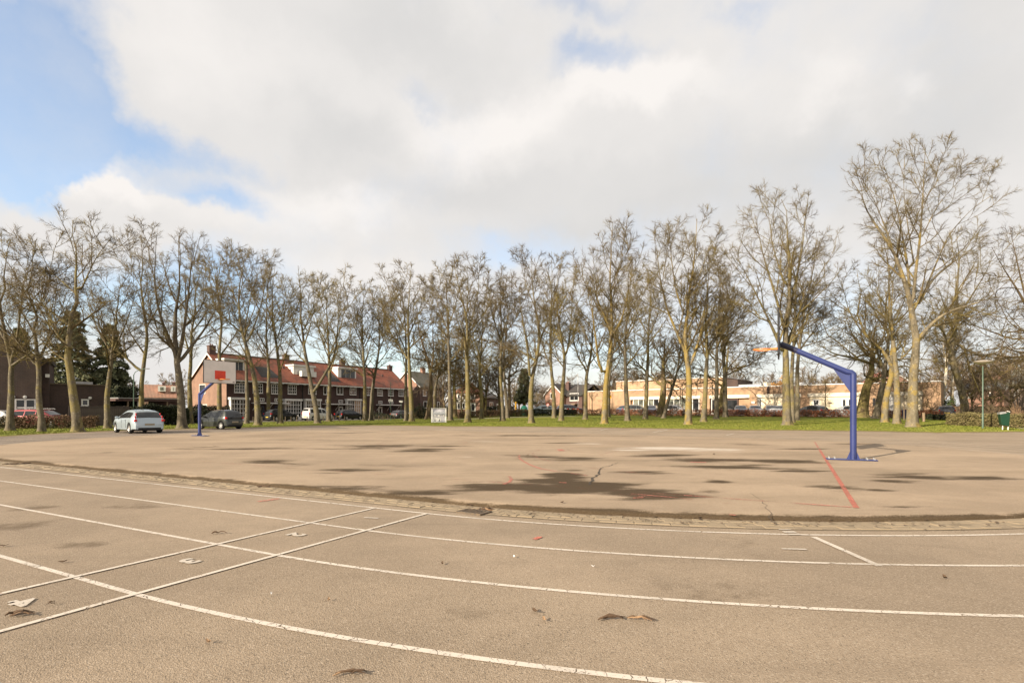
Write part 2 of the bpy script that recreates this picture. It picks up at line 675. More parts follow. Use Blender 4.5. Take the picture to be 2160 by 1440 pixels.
M = {}
M['white_paint'] = paint_mat('white_line_paint', (.63, .555, .47), wear=.42, sc1=60.0)
M['num_paint'] = paint_mat('white_number_paint', (.54, .475, .40), wear=.43, crack=False)
M['faint_white'] = paint_mat('faded_white_paint', (.60, .55, .49), wear=.5, crack=False)
M['red_paint'] = paint_mat('red_court_paint', (.50, .15, .10), wear=.49, crack=False, big=.34)
M['red_faint'] = paint_mat('faded_red_paint', (.48, .20, .14), wear=.555, crack=False, big=.52)
M['red_mid'] = paint_mat('worn_red_paint', (.52, .18, .13), wear=.51, crack=False, big=.42)
M['grass'] = grass_mat('lawn_grass')
M['soil'] = pm('gutter_soil', (.19, .145, .09), (.27, .205, .135), 1.7, .95, .8, 40)
M['paver'] = pm('concrete_paver', (.285, .22, .145), (.23, .175, .11), .9, .95, .4, 60)
M['road'] = pm('street_paving', (.20, .17, .145), (.15, .13, .115), 2, .9, .3, 30)
M['path'] = pm('footpath_paving', (.30, .25, .20), (.24, .2, .16), 2, .9, .3, 30)
M['bark'] = bark_mat('lime_bark', (.150, .125, .088), (.175, .142, .058), (.27, .24, .175))
M['twig'] = bark_mat('lime_twig', (.128, .094, .046), (.175, .136, .050), (.21, .165, .09))
M['bark_old'] = bark_mat('oak_bark', (.155, .112, .068), (.19, .155, .058), (.25, .19, .12), 4.0)
M['oak_twig'] = bark_mat('oak_twig', (.125, .09, .05), (.165, .122, .045), (.18, .14, .085))
M['bark_gold'] = bark_mat('lichened_bark', (.185, .155, .105), (.245, .178, .055), (.31, .27, .19))
M['birch'] = bark_mat('birch_bark', (.62, .57, .49), (.5, .42, .28), (.1, .08, .06), 2.0)
M['far_twig'] = bark_mat('far_tree_twig', (.18, .13, .09), (.20, .15, .085), (.22, .17, .12))
M['conifer'] = leaf_mat('conifer_needles', (.085, .105, .058), (.20, .195, .11), (.12, .135, .07))
M['pine'] = leaf_mat('pine_needles', (.05, .085, .025), (.10, .12, .04), (.04, .06, .025))
M['hedge_red'] = leaf_mat('beech_hedge_leaves', (.17, .060, .028), (.34, .135, .065), (.11, .05, .028), 2.5)
M['hedge_brown'] = leaf_mat('brown_hedge_leaves', (.10, .065, .038), (.17, .10, .055), (.075, .075, .03), 1.2)
M['hedge_green'] = leaf_mat('green_hedge_leaves', (.125, .115, .04), (.20, .155, .075), (.10, .075, .035), 1.6)
M['hedge_dark'] = leaf_mat('dark_hedge_leaves', (.012, .018, .008), (.03, .035, .014), (.012, .012, .008), 1.2)
M['rust_leaf'] = leaf_mat('orange_shrub', (.42, .20, .035), (.5, .26, .06), (.34, .18, .05), 1.5)
M['blue'] = pm('blue_steel', (.021, .035, .145), (.015, .026, .108), 3, .45, .08, 25, 0, coat=.2, lo=.3, hi=.75, detail=8)
M['navy'] = pm('navy_steel', (.018, .020, .055), None, 6, .4)
M['board'] = pm('board_white', (.66, .62, .59), (.60, .57, .54), 3, .45)
M['black'] = pm('black_rubber', (.012, .012, .013), None, 9, .7)
M['orange'] = pm('orange_rim', (.60, .20, .03), (.52, .17, .03), 8, .45)
M['red'] = pm('red_square', (.66, .05, .02), None, 8, .5)
M['tile_pink'] = tile_mat('pale_pink_tiles', (.36, .19, .125), (.31, .16, .11), (.26, .17, .12))
M['galv'] = pm('galvanised_steel', (.50, .50, .49), (.4, .4, .4), 8, .45, 0, 30, .6)
M['white'] = pm('white_paintwork', (.74, .72, .68), (.66, .64, .60), 2, .5)
M['cream'] = pm('cream_panel', (.70, .60, .42), (.64, .55, .40), .8, .7)
M['lintel'] = pm('cream_lintel', (.76, .68, .54), (.68, .62, .5), 1.5, .7)
M['glass'] = pm('window_glass', (.012, .014, .016), (.03, .03, .03), 1.2, .06, 0, 10, 0, spec=.6)
M['glass_light'] = pm('curtained_glass', (.20, .21, .17), (.05, .055, .05), 1.1, .1)
M['blind'] = pm('tan_blind', (.45, .30, .2), None, 2, .6)
M['brick_dark'] = brick_mat('dark_brick', (.066, .034, .025), (.040, .022, .018), (.10, .08, .07))
M['brick_shaded'] = brick_mat('terrace_brick_shaded', (.062, .024, .018), (.048, .020, .015), (.07, .052, .042))  # terrace front: its shade is put into the dark brick colour
M['brick_lit'] = brick_mat('gable_brick_sunlit', (.27, .145, .10), (.24, .125, .085), (.3, .22, .17))  # terrace ends: sunlight is put into this paler copy of the brick
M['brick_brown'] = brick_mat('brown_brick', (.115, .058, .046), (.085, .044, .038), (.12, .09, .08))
M['brick_yellow'] = brick_mat('yellow_brick', (.40, .255, .150), (.355, .22, .128), (.42, .30, .20))
M['brick_pink'] = brick_mat('pink_brick', (.30, .15, .105), (.26, .13, .09), (.33, .24, .19))
M['tile_red'] = tile_mat('red_pantiles', (.33, .105, .055), (.26, .075, .04), (.085, .05, .035))
M['tile_orange'] = tile_mat('orange_tiles', (.34, .12, .06), (.29, .10, .05), (.2, .09, .05))
M['tile_grey'] = tile_mat('grey_tiles', (.13, .115, .085), (.10, .09, .07), (.10, .10, .05))
M['tile_dark'] = tile_mat('dark_tiles', (.06, .048, .042), (.045, .038, .036), (.05, .05, .035))
M['roof_grey'] = pm('roof_light_grey', (.34, .35, .37), (.28, .29, .31), 1, .5)
M['roof_felt'] = pm('roof_felt', (.10, .10, .10), None, 1, .8)
M['barn_board'] = pm('barn_board', (.22, .165, .13), (.16, .12, .10), 5, .9, .4, 30)
M['fence'] = pm('weathered_board', (.115, .090, .075), (.075, .058, .05), 5, .9, .4, 30)
M['green_steel'] = pm('green_steel', (.075, .125, .085), (.06, .10, .07), 7, .45)
M['bin_green'] = pm('bin_green', (.006, .042, .022), None, 7, .4)
M['shade_glass'] = pm('lamp_glass', (.45, .38, .31), None, 5, .3)
M['yellow'] = pm('yellow_plastic', (.70, .36, .015), None, 5, .5)
M['teal'] = pm('green_plastic', (.02, .26, .16), (.02, .2, .12), 4, .45)
M['tyre'] = pm('tyre_rubber', (.014, .014, .014), None, 9, .8)
M['rimm'] = pm('wheel_alloy', (.62, .60, .57), (.5, .5, .48), 6, .35, 0, 10, .5)
M['taillight'] = pm('red_lens', (.50, .014, .016), None, 6, .2)
M['headlight'] = pm('clear_lens', (.6, .6, .6), None, 6, .1)
M['plate'] = pm('yellow_plate', (.62, .43, .05), None, 6, .5)
M['plate_dull'] = pm('dusty_plate', (.30, .25, .17), None, 6, .5)
M['wood'] = pm('bare_wood', (.28, .2, .13), (.2, .14, .09), 6, .85)
M['dead'] = pm('dead_twig', (.10, .06, .032), (.05, .03, .018), 14, .9)
M['straw'] = pm('dry_stalk', (.30, .19, .105), (.22, .13, .07), 14, .8)
M['paper'] = pm('white_scrap', (.75, .75, .73), None, 10, .6)
M['iron'] = pm('cast_iron', (.085, .066, .048), (.15, .105, .065), 16, .8, .3)
M['crack'] = pm('open_crack', (.035, .028, .02), (.06, .045, .03), 10, 1.0)
M['solar'] = pm('solar_panel', (.006, .008, .014), None, 3, .15)


def car_paint(name, c, coat=.8):
    return pm(name, c, tuple(x * .97 for x in c), 2, .35, 0, 10, .35, coat=coat)

# ------------------------------------------------------------------ the setting: asphalt, lawn, track
def px_ellipse(cx, cy, rx, ry, k=1.0):
    a, b0, b1 = gp(cx, cy), gp(cx, cy - ry), gp(cx, cy + ry)
    return (a.x, (b0.y + b1.y) / 2, rx / K * a.y, max(.05, (b0.y - b1.y) / 2), k)


M['asphalt'] = asphalt_mat('track_asphalt', (.295, .230, .166), (.52, .44, .35), (.070, .047, .027), stains=[
    px_ellipse(60, 1072, 60, 9, .8), px_ellipse(40, 1108, 90, 16, .85), px_ellipse(165, 1150, 70, 10, .8), px_ellipse(280, 1068, 90, 9, .7),
    px_ellipse(560, 1238, 60, 16, .5), px_ellipse(1470, 1250, 220, 40, .5), px_ellipse(1600, 1160, 60, 60, .45),
    px_ellipse(1990, 1150, 150, 10, .4), px_ellipse(900, 1300, 180, 30, .35)])
M['infield'] = asphalt_mat('court_asphalt', (.345, .262, .184), (.52, .44, .35), (.055, .037, .020), damp_attr=True)


M['drive'] = asphalt_mat('drive_asphalt', (.215, .175, .140), (.40, .35, .29), (.07, .055, .04))


def sheet(name, mat, x0, x1, y0, y1, step, lift):
    xs = np.arange(x0, x1 + step / 2, step)
    ys = np.arange(y0, y1 + step / 2, step)
    A, B = np.meshgrid(xs, ys, indexing='ij')
    me = grid_mesh(name, np.stack([A, B, gz_np(A, B) + lift], -1))
    me.materials.append(mat)
    return tag(link_mesh(name, me), kind='structure')


# far ground disc below everything
gm = MB()
gm.lathe([(0.01, -.25), (120, -.25), (4200, -.25)], 48)
tag(gm.build('ground', M['soil']), kind='structure')
track = sheet('running_track', M['asphalt'], -70, 75, -45, 62, 1.0, 0.0)

# stadium-shaped outlines
UA, UB, R0 = -8.8, 6.5, 11.1


def stad(off, step=.25):
    """points (x,y,nx,ny,sx,sy) round the oval at the given distance outside the court edge"""
    r = R0 + off
    out = []
    n1 = max(2, int((UB - UA) / step))
    n2 = max(2, int(pi * r / step))
    for i in range(n1):
        u = UA + (UB - UA) * i / n1
        out.append((u, -r, 0, -1, u, 0))
    for i in range(n2):
        a = -pi / 2 + pi * i / n2
        out.append((UB + r * cos(a), r * sin(a), cos(a), sin(a), UB, 0))
    for i in range(n1):
        u = UB - (UB - UA) * i / n1
        out.append((u, r, 0, 1, u, 0))
    for i in range(n2):
        a = pi / 2 + pi * i / n2
        out.append((UA + r * cos(a), r * sin(a), cos(a), sin(a), UA, 0))
    return out


def build_infield():
    per = np.array(stad(0, .17))
    rng = np.random.default_rng(3)
    jit = np.convolve(rng.normal(0, 1, len(per)), np.ones(4) / 4, 'same') * .012
    T = np.concatenate([np.linspace(0, .97, 74), [.982, .989, .994, .998, 1.0]])
    ex, ey = per[:, 0], per[:, 1]
    sx, sy = per[:, 4], per[:, 5]
    P = np.zeros((len(T), len(per) + 1, 3))
    for i, t in enumerate(T):
        tt = t + (jit / R0 if t > .98 else 0)
        u = sx + (ex - sx) * tt
        v = sy + (ey - sy) * tt
        x = CC.x + UU.x * u + VV.x * v
        y = CC.y + UU.y * u + VV.y * v
        d = (1 - t) * R0
        h = .055 * min(1, d / .11) ** .6 + .012
        if t >= 1.0:
            h = -.03
        z = gz_np(x, y) + h
        P[i, :-1] = np.stack([x, y, z], -1)
        P[i, -1] = P[i, 0]
    me = grid_mesh('court', P)
    me.materials.append(M['infield'])
    o = tag(link_mesh('ball_court', me), kind='structure')
    co = np.zeros(len(me.vertices) * 3)
    me.vertices.foreach_get('co', co)
    co = co.reshape(-1, 3)
    damp = np.zeros(len(co)) - .75
    for e in [(1090, 1036, 150, 10, 1.3), (1230, 1040, 150, 14, 1.6), (1345, 1046, 120, 13, 1.55), (1180, 1024, 80, 8, 1.2), (1420, 1050, 80, 8), (1190, 1012, 50, 9, 1.4), (1340, 1060, 90, 6), (1000, 1030, 90, 8, .8),
              (1130, 968, 70, 4), (1210, 972, 80, 4), (1215, 998, 38, 3.5), (1340, 1003, 80, 4), (1500, 975, 120, 6), (1390, 966, 80, 3), (1560, 992, 130, 6), (1680, 1000, 60, 4),
              (1660, 979, 90, 4), (1490, 1046, 50, 6), (1512, 1022, 30, 4), (1770, 1037, 70, 7), (1850, 1042, 40, 4), (1940, 1012, 100, 8), (2080, 1016, 110, 8), (1880, 1022, 60, 5),
              (890, 952, 60, 5), (770, 946, 80, 6, .8), (820, 985, 120, 8, .6), (730, 1000, 70, 9, .55), (520, 950, 90, 3, .7), (420, 948, 60, 3, .7), (560, 980, 60, 4, .6),
              (720, 1040, 120, 9, .8), (880, 1050, 90, 6, .7), (640, 985, 60, 3, .7), (1100, 921, 200, 1.6, .7), (1800, 939, 60, 2, .8), (1690, 951, 90, 2.5, .8), (1560, 940, 70, 2, .6),
              (1350, 945, 60, 2, .5), (220, 960, 60, 3, .6), (1900, 1078, 60, 4, .9), (960, 945, 80, 3, .7), (660, 930, 120, 2, .5), (1180, 938, 60, 1.5, .6)]:
        x, y, rx, ry, k = px_ellipse(*e)
        q = np.sqrt(((co[:, 0] - x) / rx) ** 2 + ((co[:, 1] - y) / ry) ** 2)
        damp = np.maximum(damp, np.clip(k * (1.3 - q * .9), -.75, 1.7))
    # the rim of the court stays damp along the gutter
    uvs = co[:, :2] - np.array([CC.x, CC.y])
    u, v = uvs @ np.array(UU), uvs @ np.array(VV)
    du = u - np.clip(u, UA, UB)
    edge = R0 - np.sqrt(du * du + v * v)
    damp = np.maximum(damp, np.clip(.6 - edge * 2.2, -.75, .35))
    damp = np.maximum(damp, np.clip(1.5 - edge * 11.0, -.75, 1.2))
    bl = np.zeros(len(co)) - .3
    for e in [(1410, 949, 110, 3.2, 1.2), (1330, 953, 50, 2, 1.1), (1480, 952, 120, 6, .85), (1240, 939, 45, 1.2, .9), (1030, 934, 50, 1, .8), (980, 968, 30, 1.5, .7), (400, 965, 200, 9, .3)]:
        x, y, rx, ry, k = px_ellipse(*e)
        q = np.sqrt(((co[:, 0] - x) / rx) ** 2 + ((co[:, 1] - y) / ry) ** 2)
        bl = np.maximum(bl, k * np.clip(1.2 - q * .8, -.3, 1))
    damp -= np.clip(bl, 0, 1) * 1.2
    for nm, arr in (('damp', damp), ('bleach', bl)):
        at = me.attributes.new(nm, 'FLOAT', 'POINT')
        at.data.foreach_set('value', arr.astype(np.float32))
    return o


court = build_infield()
LIFT = .069       # court surface above the track


def build_lawn():
    edge = [(-2600, 1010), (-900, 952), (-300, 931), (0, 921), (120, 914), (233, 909), (400, 904.5), (517, 902), (660, 897.6), (800, 897.2), (940, 899.5), (1260, 902.3),
            (1560, 907.5), (1840, 910), (1980, 913), (2060, 912), (2160, 911), (2500, 917), (4200, 945), (8000, 1010)]
    th, rr = [], []
    for px, py in edge:
        g_ = gp(px, py)
        th.append(atan2(g_.x, g_.y))
        rr.append(sqrt(g_.x ** 2 + g_.y ** 2))
    A = np.radians(np.arange(-84, 84.01, .25))
    rb = np.interp(A, th, rr)
    rng = np.random.default_rng(5)
    rb = rb + np.convolve(rng.normal(0, 1, len(A)), np.ones(3) / 3, 'same') * .22
    add = np.concatenate([[0, .12, .35, .7], np.arange(1.2, 80, 1.3), [90, 120, 180, 300, 600, 1200, 3500]])
    P = np.zeros((len(A), len(add), 3))
    for j, a in enumerate(add):
        r = rb + a
        x, y = np.sin(A) * r, np.cos(A) * r
        z = gz_np(x, y) + min(.035, .006 + a * .05)
        P[:, j] = np.stack([x, y, z], -1)
    me = grid_mesh('lawn', P)
    me.materials.append(M['grass'])
    at = me.attributes.new('rim', 'FLOAT', 'POINT')
    at.data.foreach_set('value', np.tile(np.clip(1.0 - add / 1.6, -1, 1), len(A)).astype(np.float32))
    return tag(link_mesh('lawn', me), kind='structure')


lawn = build_lawn()


def build_blades():
    """tufts of grass where the lawn is nearest"""
    rng = np.random.default_rng(21)
    n = 52000
    px = rng.uniform(-40, 2200, n)
    e_x = [-40, 0, 233, 517, 660, 800, 940, 1260, 1560, 1840, 1980, 2060, 2200]
    e_y = [922, 921, 909, 902, 897.6, 897.2, 899.5, 902.3, 907.5, 910, 913, 912, 911]
    py = np.interp(px, e_x, e_y) - 1.2 - rng.uniform(0, 1, n) ** 1.3 * 20
    b = (px - 1080) / K
    Y = np.full(n, 30.0)
    for _ in range(40):
        Y = .5 * Y + .5 * np.clip((H - gz_np(b * Y, Y)) * K / np.maximum(py - HZ, 6), 10, 95)
    X = b * Y
    Zg = gz_np(X, Y) + .02
    h = rng.uniform(.03, .08, n)
    a = rng.uniform(0, 2 * pi, n)
    w = rng.uniform(.03, .07, n)
    dx, dy = np.cos(a) * w, np.sin(a) * w
    lx, ly = rng.normal(0, .035, n), rng.normal(0, .035, n)
    V = np.stack([np.stack([X - dx, Y - dy, Zg - .02], -1), np.stack([X + dx, Y + dy, Zg - .02], -1), np.stack([X + lx, Y + ly, Zg + h], -1)], 1).reshape(-1, 3)
    me = np_mesh('grass_tufts', V, np.arange(3 * n).reshape(-1, 3))
    me.materials.append(M['tuft'])
    tag(link_mesh('grass', me), 'short green grass growing under the bare trees', 'grass', kind='stuff')


M['tuft'] = leaf_mat('grass_tuft', (.11, .14, .016), (.21, .20, .04), (.16, .16, .035), .6)
build_blades()


def strip(name, pts, w, mat, lift, parent=None, kind='structure', closed=False):
    """a flat band of width w along ground points (x, y)"""
    n = len(pts)
    V, F = [], []
    for i, p in enumerate(pts):
        a = Vector(pts[(i - 1) % n if closed else max(i - 1, 0)][:2])
        b = Vector(pts[(i + 1) % n if closed else min(i + 1, n - 1)][:2])
        t = (b - a).normalized()
        nrm = Vector((-t.y, t.x)) * w / 2
        for s in (-1, 1):
            x, y = p[0] + nrm.x * s, p[1] + nrm.y * s
            V.append((x, y, gz(x, y) + lift))
    for i in range(n if closed else n - 1):
        j = (i + 1) % n
        F.append((2 * i, 2 * j, 2 * j + 1, 2 * i + 1))
    me = bpy.data.meshes.new(name)
    me.from_pydata(V, [], F)
    me.materials.append(mat)
    if me.polygons[0].normal.z < 0:
        me.flip_normals()
    o = link_mesh(name, me, parent)
    if parent is None and kind:
        o['kind'] = kind
    return o


# the greyer drive along the left edge of the yard
strip('driveway', [tuple(gp(px, py))[:2] for px, py in zip(np.linspace(-500, 720, 50), np.interp(np.linspace(-500, 720, 50), [-500, -100, 0, 233, 400, 517, 720], [960, 934, 928, 915, 909, 906, 901]))], 6.0, M['drive'], .004)

# painted lanes
for k, off in enumerate((.70, 1.83, 3.01, 4.22, 5.37)):
    strip('lane_line', [uv(p[0], p[1]) for p in stad(off)], .049, M['white_paint'], .0045, track, closed=True)


def seg(a, b, n=24):
    return [(a[0] + (b[0] - a[0]) * i / n, a[1] + (b[1] - a[1]) * i / n) for i in range(n + 1)]


for u in (-8.15, -9.03):
    a, b = uv(u, -R0 - .72), uv(u, -R0 - 6.2)
    strip('start_line', seg(a, b), .048, M['white_paint'], .0085, track)
g1, g2 = gp(1716, 1133), gp(1856, 1195)
strip('stagger_line', seg(g1, g2), .06, M['white_paint'], .0085, track)
for px0, px1, py, w in ((1643, 1668, 1117.5, .03), (1652, 1678, 1122.5, .07), (1661, 1688, 1127.5, .06)):
    strip('start_mark', seg(gp(px0, py), gp(px1, py), 3), w, M['num_paint'], .0085, track)
# short ticks on the far lanes
for px, py in ((1275, 905.5), (1385, 910), (1540, 916), (1400, 908)):
    a = gp(px - 8, py + 2)
    b = gp(px + 8, py - 2)
    strip('lane_tick', seg(a, b, 2), .07, M['num_paint'], .0085, track)


def number(ch, x, y, size, rot, mat, lift, parent, name, label):
    cu = bpy.data.curves.new(name, 'FONT')
    cu.body = ch
    cu.size = size * 1.42
    cu.align_x = 'CENTER'
    cu.align_y = 'CENTER'
    cu.offset = .012
    tmp = bpy.data.objects.new('tmp_text', cu)
    col.objects.link(tmp)
    bpy.context.view_layer.update()
    dg = bpy.context.evaluated_depsgraph_get()
    me = bpy.data.meshes.new_from_object(tmp.evaluated_get(dg))
    bpy.data.objects.remove(tmp)
    me.name = name
    me.materials.clear()
    me.materials.append(mat)
    o = link_mesh(name, me, parent)
    o.location = (x, y, gz(x, y) + lift)
    o.rotation_euler = (0, 0, rot)
    o['label'] = label
    return o


NROT = atan2(-UU.y, -UU.x) - pi / 2
for ch, (px, py) in (('2', (624, 1128)), ('3', (398, 1184)), ('4', (47, 1271))):
    q = gp(px, py)
    number(ch, q.x, q.y, .185, NROT, M['num_paint'], .0085, track, 'lane_number', 'white painted number %s' % ch)
strip('lane_number', seg(gp(768, 1092), gp(798, 1093.5), 2), .045, M['num_paint'], .0085, track)['label'] = 'white painted number 1'
strip('lane_number', seg(gp(1649, 1158), gp(1701, 1159.5), 2), .045, M['num_paint'], .0085, track)['label'] = 'white painted number 1 by the diagonal line'
q = gp(1132, 1136)
strip('spray_mark', seg(gp(1126, 1138.5), gp(1141, 1132.5), 2), .06, M['red_paint'], .0085, track)['label'] = 'small red paint dash'
strip('spray_mark', seg(gp(545, 1058), gp(590, 1052), 4), .10, M['red_mid'], .0085, track)['label'] = 'faint red scribble'


# court lines (on the raised court)
def cl(name, pts, w, mat, label=None):
    o = strip(name, pts, w, mat, LIFT + .005, court)
    if label:
        o['label'] = label
    return o


cl('baseline', seg(uv(-14.0, -9.15), uv(-14.0, 2.5), 40), .07, M['red_paint'], 'bright red baseline in front of the blue hoop post')
cl('baseline', seg(uv(-14.0, 2.5), uv(-14.0, 8.3), 30), .06, M['red_mid'])
cl('sideline', seg(uv(-13.95, -9.11), uv(-11.8, -9.1), 10), .06, M['red_mid'])
cl('sideline', seg(uv(-11.8, -9.1), uv(9, -9.1), 60), .06, M['red_faint'])
cl('three_point_arc', [uv(-12.4 + 6.75 * cos(a), 6.75 * sin(a)) for a in np.linspace(-1.5, 1.5, 60)], .07, M['red_faint'])
cl('centre_circle', [uv(1.8 * cos(a), 1.8 * sin(a)) for a in np.linspace(0, 6.2832, 40)], .06, M['red_faint'])
for v in (-2.45, 2.45):
    cl('key_line', seg(uv(-14, v), uv(-8.2, v), 20), .06, M['red_faint'])
cl('key_line', seg(uv(-8.2, -2.45), uv(-8.2, 2.45), 20), .06, M['red_faint'])
cl('restricted_arc', [uv(-8.2 + 1.8 * cos(a), 1.8 * sin(a)) for a in np.linspace(-1.57, 1.57, 24)], .06, M['red_faint'])
cl('sideline', seg(gp(1300, 1042, .07), gp(1540, 1062, .07), 20), .06, M['red_faint'])
cl('sideline', seg(gp(1330, 1041, .07), gp(1460, 1052, .07), 20), .05, M['red_mid'])
cl('court_curve', [gp(x, y, .07) for x, y in ((1096, 960), (1094, 965), (1103, 972), (1118, 980), (1140, 988), (1168, 993), (1200, 997), (1240, 1003))], .06, M['red_mid'])
cl('court_curve', [gp(x, y, .07) for x, y in ((1062, 1021), (1075, 1016), (1079, 1010), (1074, 1004))], .06, M['red_mid'])
cl('spray_mark', seg(gp(1180, 1017, .07), gp(1195, 1018, .07), 2), .06, M['red_paint'])
cl('spray_mark', seg(gp(1335, 1050, .07), gp(1358, 1049, .07), 3), .05, M['red_paint'])
cl('spray_mark', seg(gp(1538, 1085, .07), gp(1552, 1086.5, .07), 2), .04, M['red_paint'])
cl('spray_mark', seg(gp(1456, 974, .07), gp(1490, 975, .07), 2), .18, M['red_mid'])
cl('spray_mark', seg(gp(1180, 947, .07), gp(1186, 951, .07), 2), .2, M['red_mid'])


# the crack across the court
def crack(pts, w0, w1, name='crack'):
    rng = random.Random(4)
    P = []
    for a, b in zip(pts[:-1], pts[1:]):
        for i in range(6):
            t = i / 6
            P.append((a[0] + (b[0] - a[0]) * t + rng.uniform(-.03, .03), a[1] + (b[1] - a[1]) * t + rng.uniform(-.05, .05)))
    V, F = [], []
    for i, p in enumerate(P):
        q = P[min(i + 1, len(P) - 1)] if i < len(P) - 1 else P[i - 1]
        w = (w0 + (w1 - w0) * i / len(P)) * rng.uniform(.4, 1.3)
        V += [(p[0] - w / 2, p[1], gz(*p) + LIFT + .004), (p[0] + w / 2, p[1], gz(*p) + LIFT + .004)]
    F = [(2 * i, 2 * i + 1, 2 * i + 3, 2 * i + 2) for i in range(len(P) - 1)]
    me = bpy.data.meshes.new(name)
    me.from_pydata(V, [], F)
    me.materials.append(M['crack'])
    link_mesh(name, me, court)


crack([gp(*p, .07) for p in ((1244, 1021), (1250, 1009), (1262, 1000), (1263, 990), (1272, 985), (1292, 980), (1306, 974))], .05, .02)
crack([gp(*p, .07) for p in ((1626, 1098), (1622, 1075), (1606, 1055), (1575, 1036))], .009, .006)


# gutter of concrete pavers round the court
def build_gutter():
    soil = strip('gutter', [uv(p[0], p[1]) for p in stad(.215, .4)], .50, M['soil'], .006, closed=True)
    rng = random.Random(11)
    bm = MB()
    bm.box(-.1015, .1015, -.068, .068, -.03, .0)
    me = bm.mesh('paver')
    b = bmesh.new()
    b.from_mesh(me)
    bmesh.ops.bevel(b, geom=[e for e in b.edges if all(v.co.z > -.01 for v in e.verts)], offset=.008, segments=1, affect='EDGES')
    b.to_mesh(me)
    b.free()
    me.materials.append(M['paver'])
    cand = []
    for row, off in enumerate((.075, .215, .355)):
        pts = stad(off, .207)
        for i, p in enumerate(pts):
            sh = .5 if row % 2 else 0
            q = pts[(i + 1) % len(pts)]
            u, v = p[0] + (q[0] - p[0]) * sh, p[1] + (q[1] - p[1]) * sh
            x, y = uv(u, v)
            t = Vector(uv(q[0], q[1])) - Vector(uv(p[0], p[1]))
            px = 1080 + K * x / y if y > .5 else -9e3
            seen = -60 < px < 2220 and y > 1
            cand.append(((0 if seen else 1000) + sqrt(x * x + y * y), x, y, atan2(t.y, t.x), rng.uniform(-.005, .004), rng.uniform(-.02, .02), rng.uniform(-.03, .03), rng.uniform(-.03, .03)))
    cand.sort()
    drain = gp(1000, 1081)
    V, F = [], []
    n = 0
    for d, x, y, a, dz, da, t1, t2 in cand:
        if (x - drain.x) ** 2 + (y - drain.y) ** 2 < .23 ** 2:
            continue
        if rng.random() < .05:
            continue
        z = gz(x, y) + .011 + dz
        if n < 300:
            o = bpy.data.objects.new('paver', me)
            col.objects.link(o)
            o.parent = soil
            o.location = (x, y, z)
            o.rotation_euler = (t1, t2, a + da)
            n += 1
        else:
            k = len(V)
            ca, sa = cos(a + da), sin(a + da)
            for (lx, ly, lz) in [(-.098, -.066, -.03), (.098, -.066, -.03), (.098, .066, -.03), (-.098, .066, -.03), (-.092, -.06, 0), (.092, -.06, 0), (.092, .06, 0), (-.092, .06, 0)]:
                V.append((x + lx * ca - ly * sa, y + lx * sa + ly * ca, z + lz))
            F += [(k + 4, k + 5, k + 6, k + 7), (k, k + 1, k + 5, k + 4), (k + 1, k + 2, k + 6, k + 5), (k + 2, k + 3, k + 7, k + 6), (k + 3, k, k + 4, k + 7)]
    m2 = bpy.data.meshes.new('far_pavers')
    m2.from_pydata(V, [], F)
    m2.materials.append(M['paver'])
    tag(link_mesh('paver_rows', m2, soil), kind='stuff')
    return soil


gutter = build_gutter()

# sand and leaf litter lying in the gutter, one loose mass
def build_litter():
    rng = np.random.default_rng(9)
    V, F = [], []
    pts = stad(0, .05)
    for i in range(5200):
        p = pts[rng.integers(len(pts))]
        off = rng.normal(.16, .14)
        x, y = uv(p[0] + p[2] * off, p[1] + p[3] * off)
        clump = sin(p[0] * 1.7) + sin(p[0] * .63 + p[1] * .4) + sin(p[1] * 1.1)
        if y < 1 or clump < rng.uniform(-1.5, 1.6):
            continue
        s = rng.uniform(.006, .022)
        a = rng.uniform(0, 6.3)
        z = gz(x, y) + .018 + rng.uniform(0, .012)
        k = len(V)
        for q in (0, 2.1, 4.2):
            V.append((x + cos(a + q) * s * 1.7, y + sin(a + q) * s, z + rng.uniform(0, .012)))
        F.append((k, k + 1, k + 2))
    me = bpy.data.meshes.new('litter')
    me.from_pydata(V, [], F)
    me.materials.append(M['dead'])
    tag(link_mesh('leaf_litter', me), 'dark leaf litter lying in the paved gutter', 'litter', kind='stuff')


build_litter()


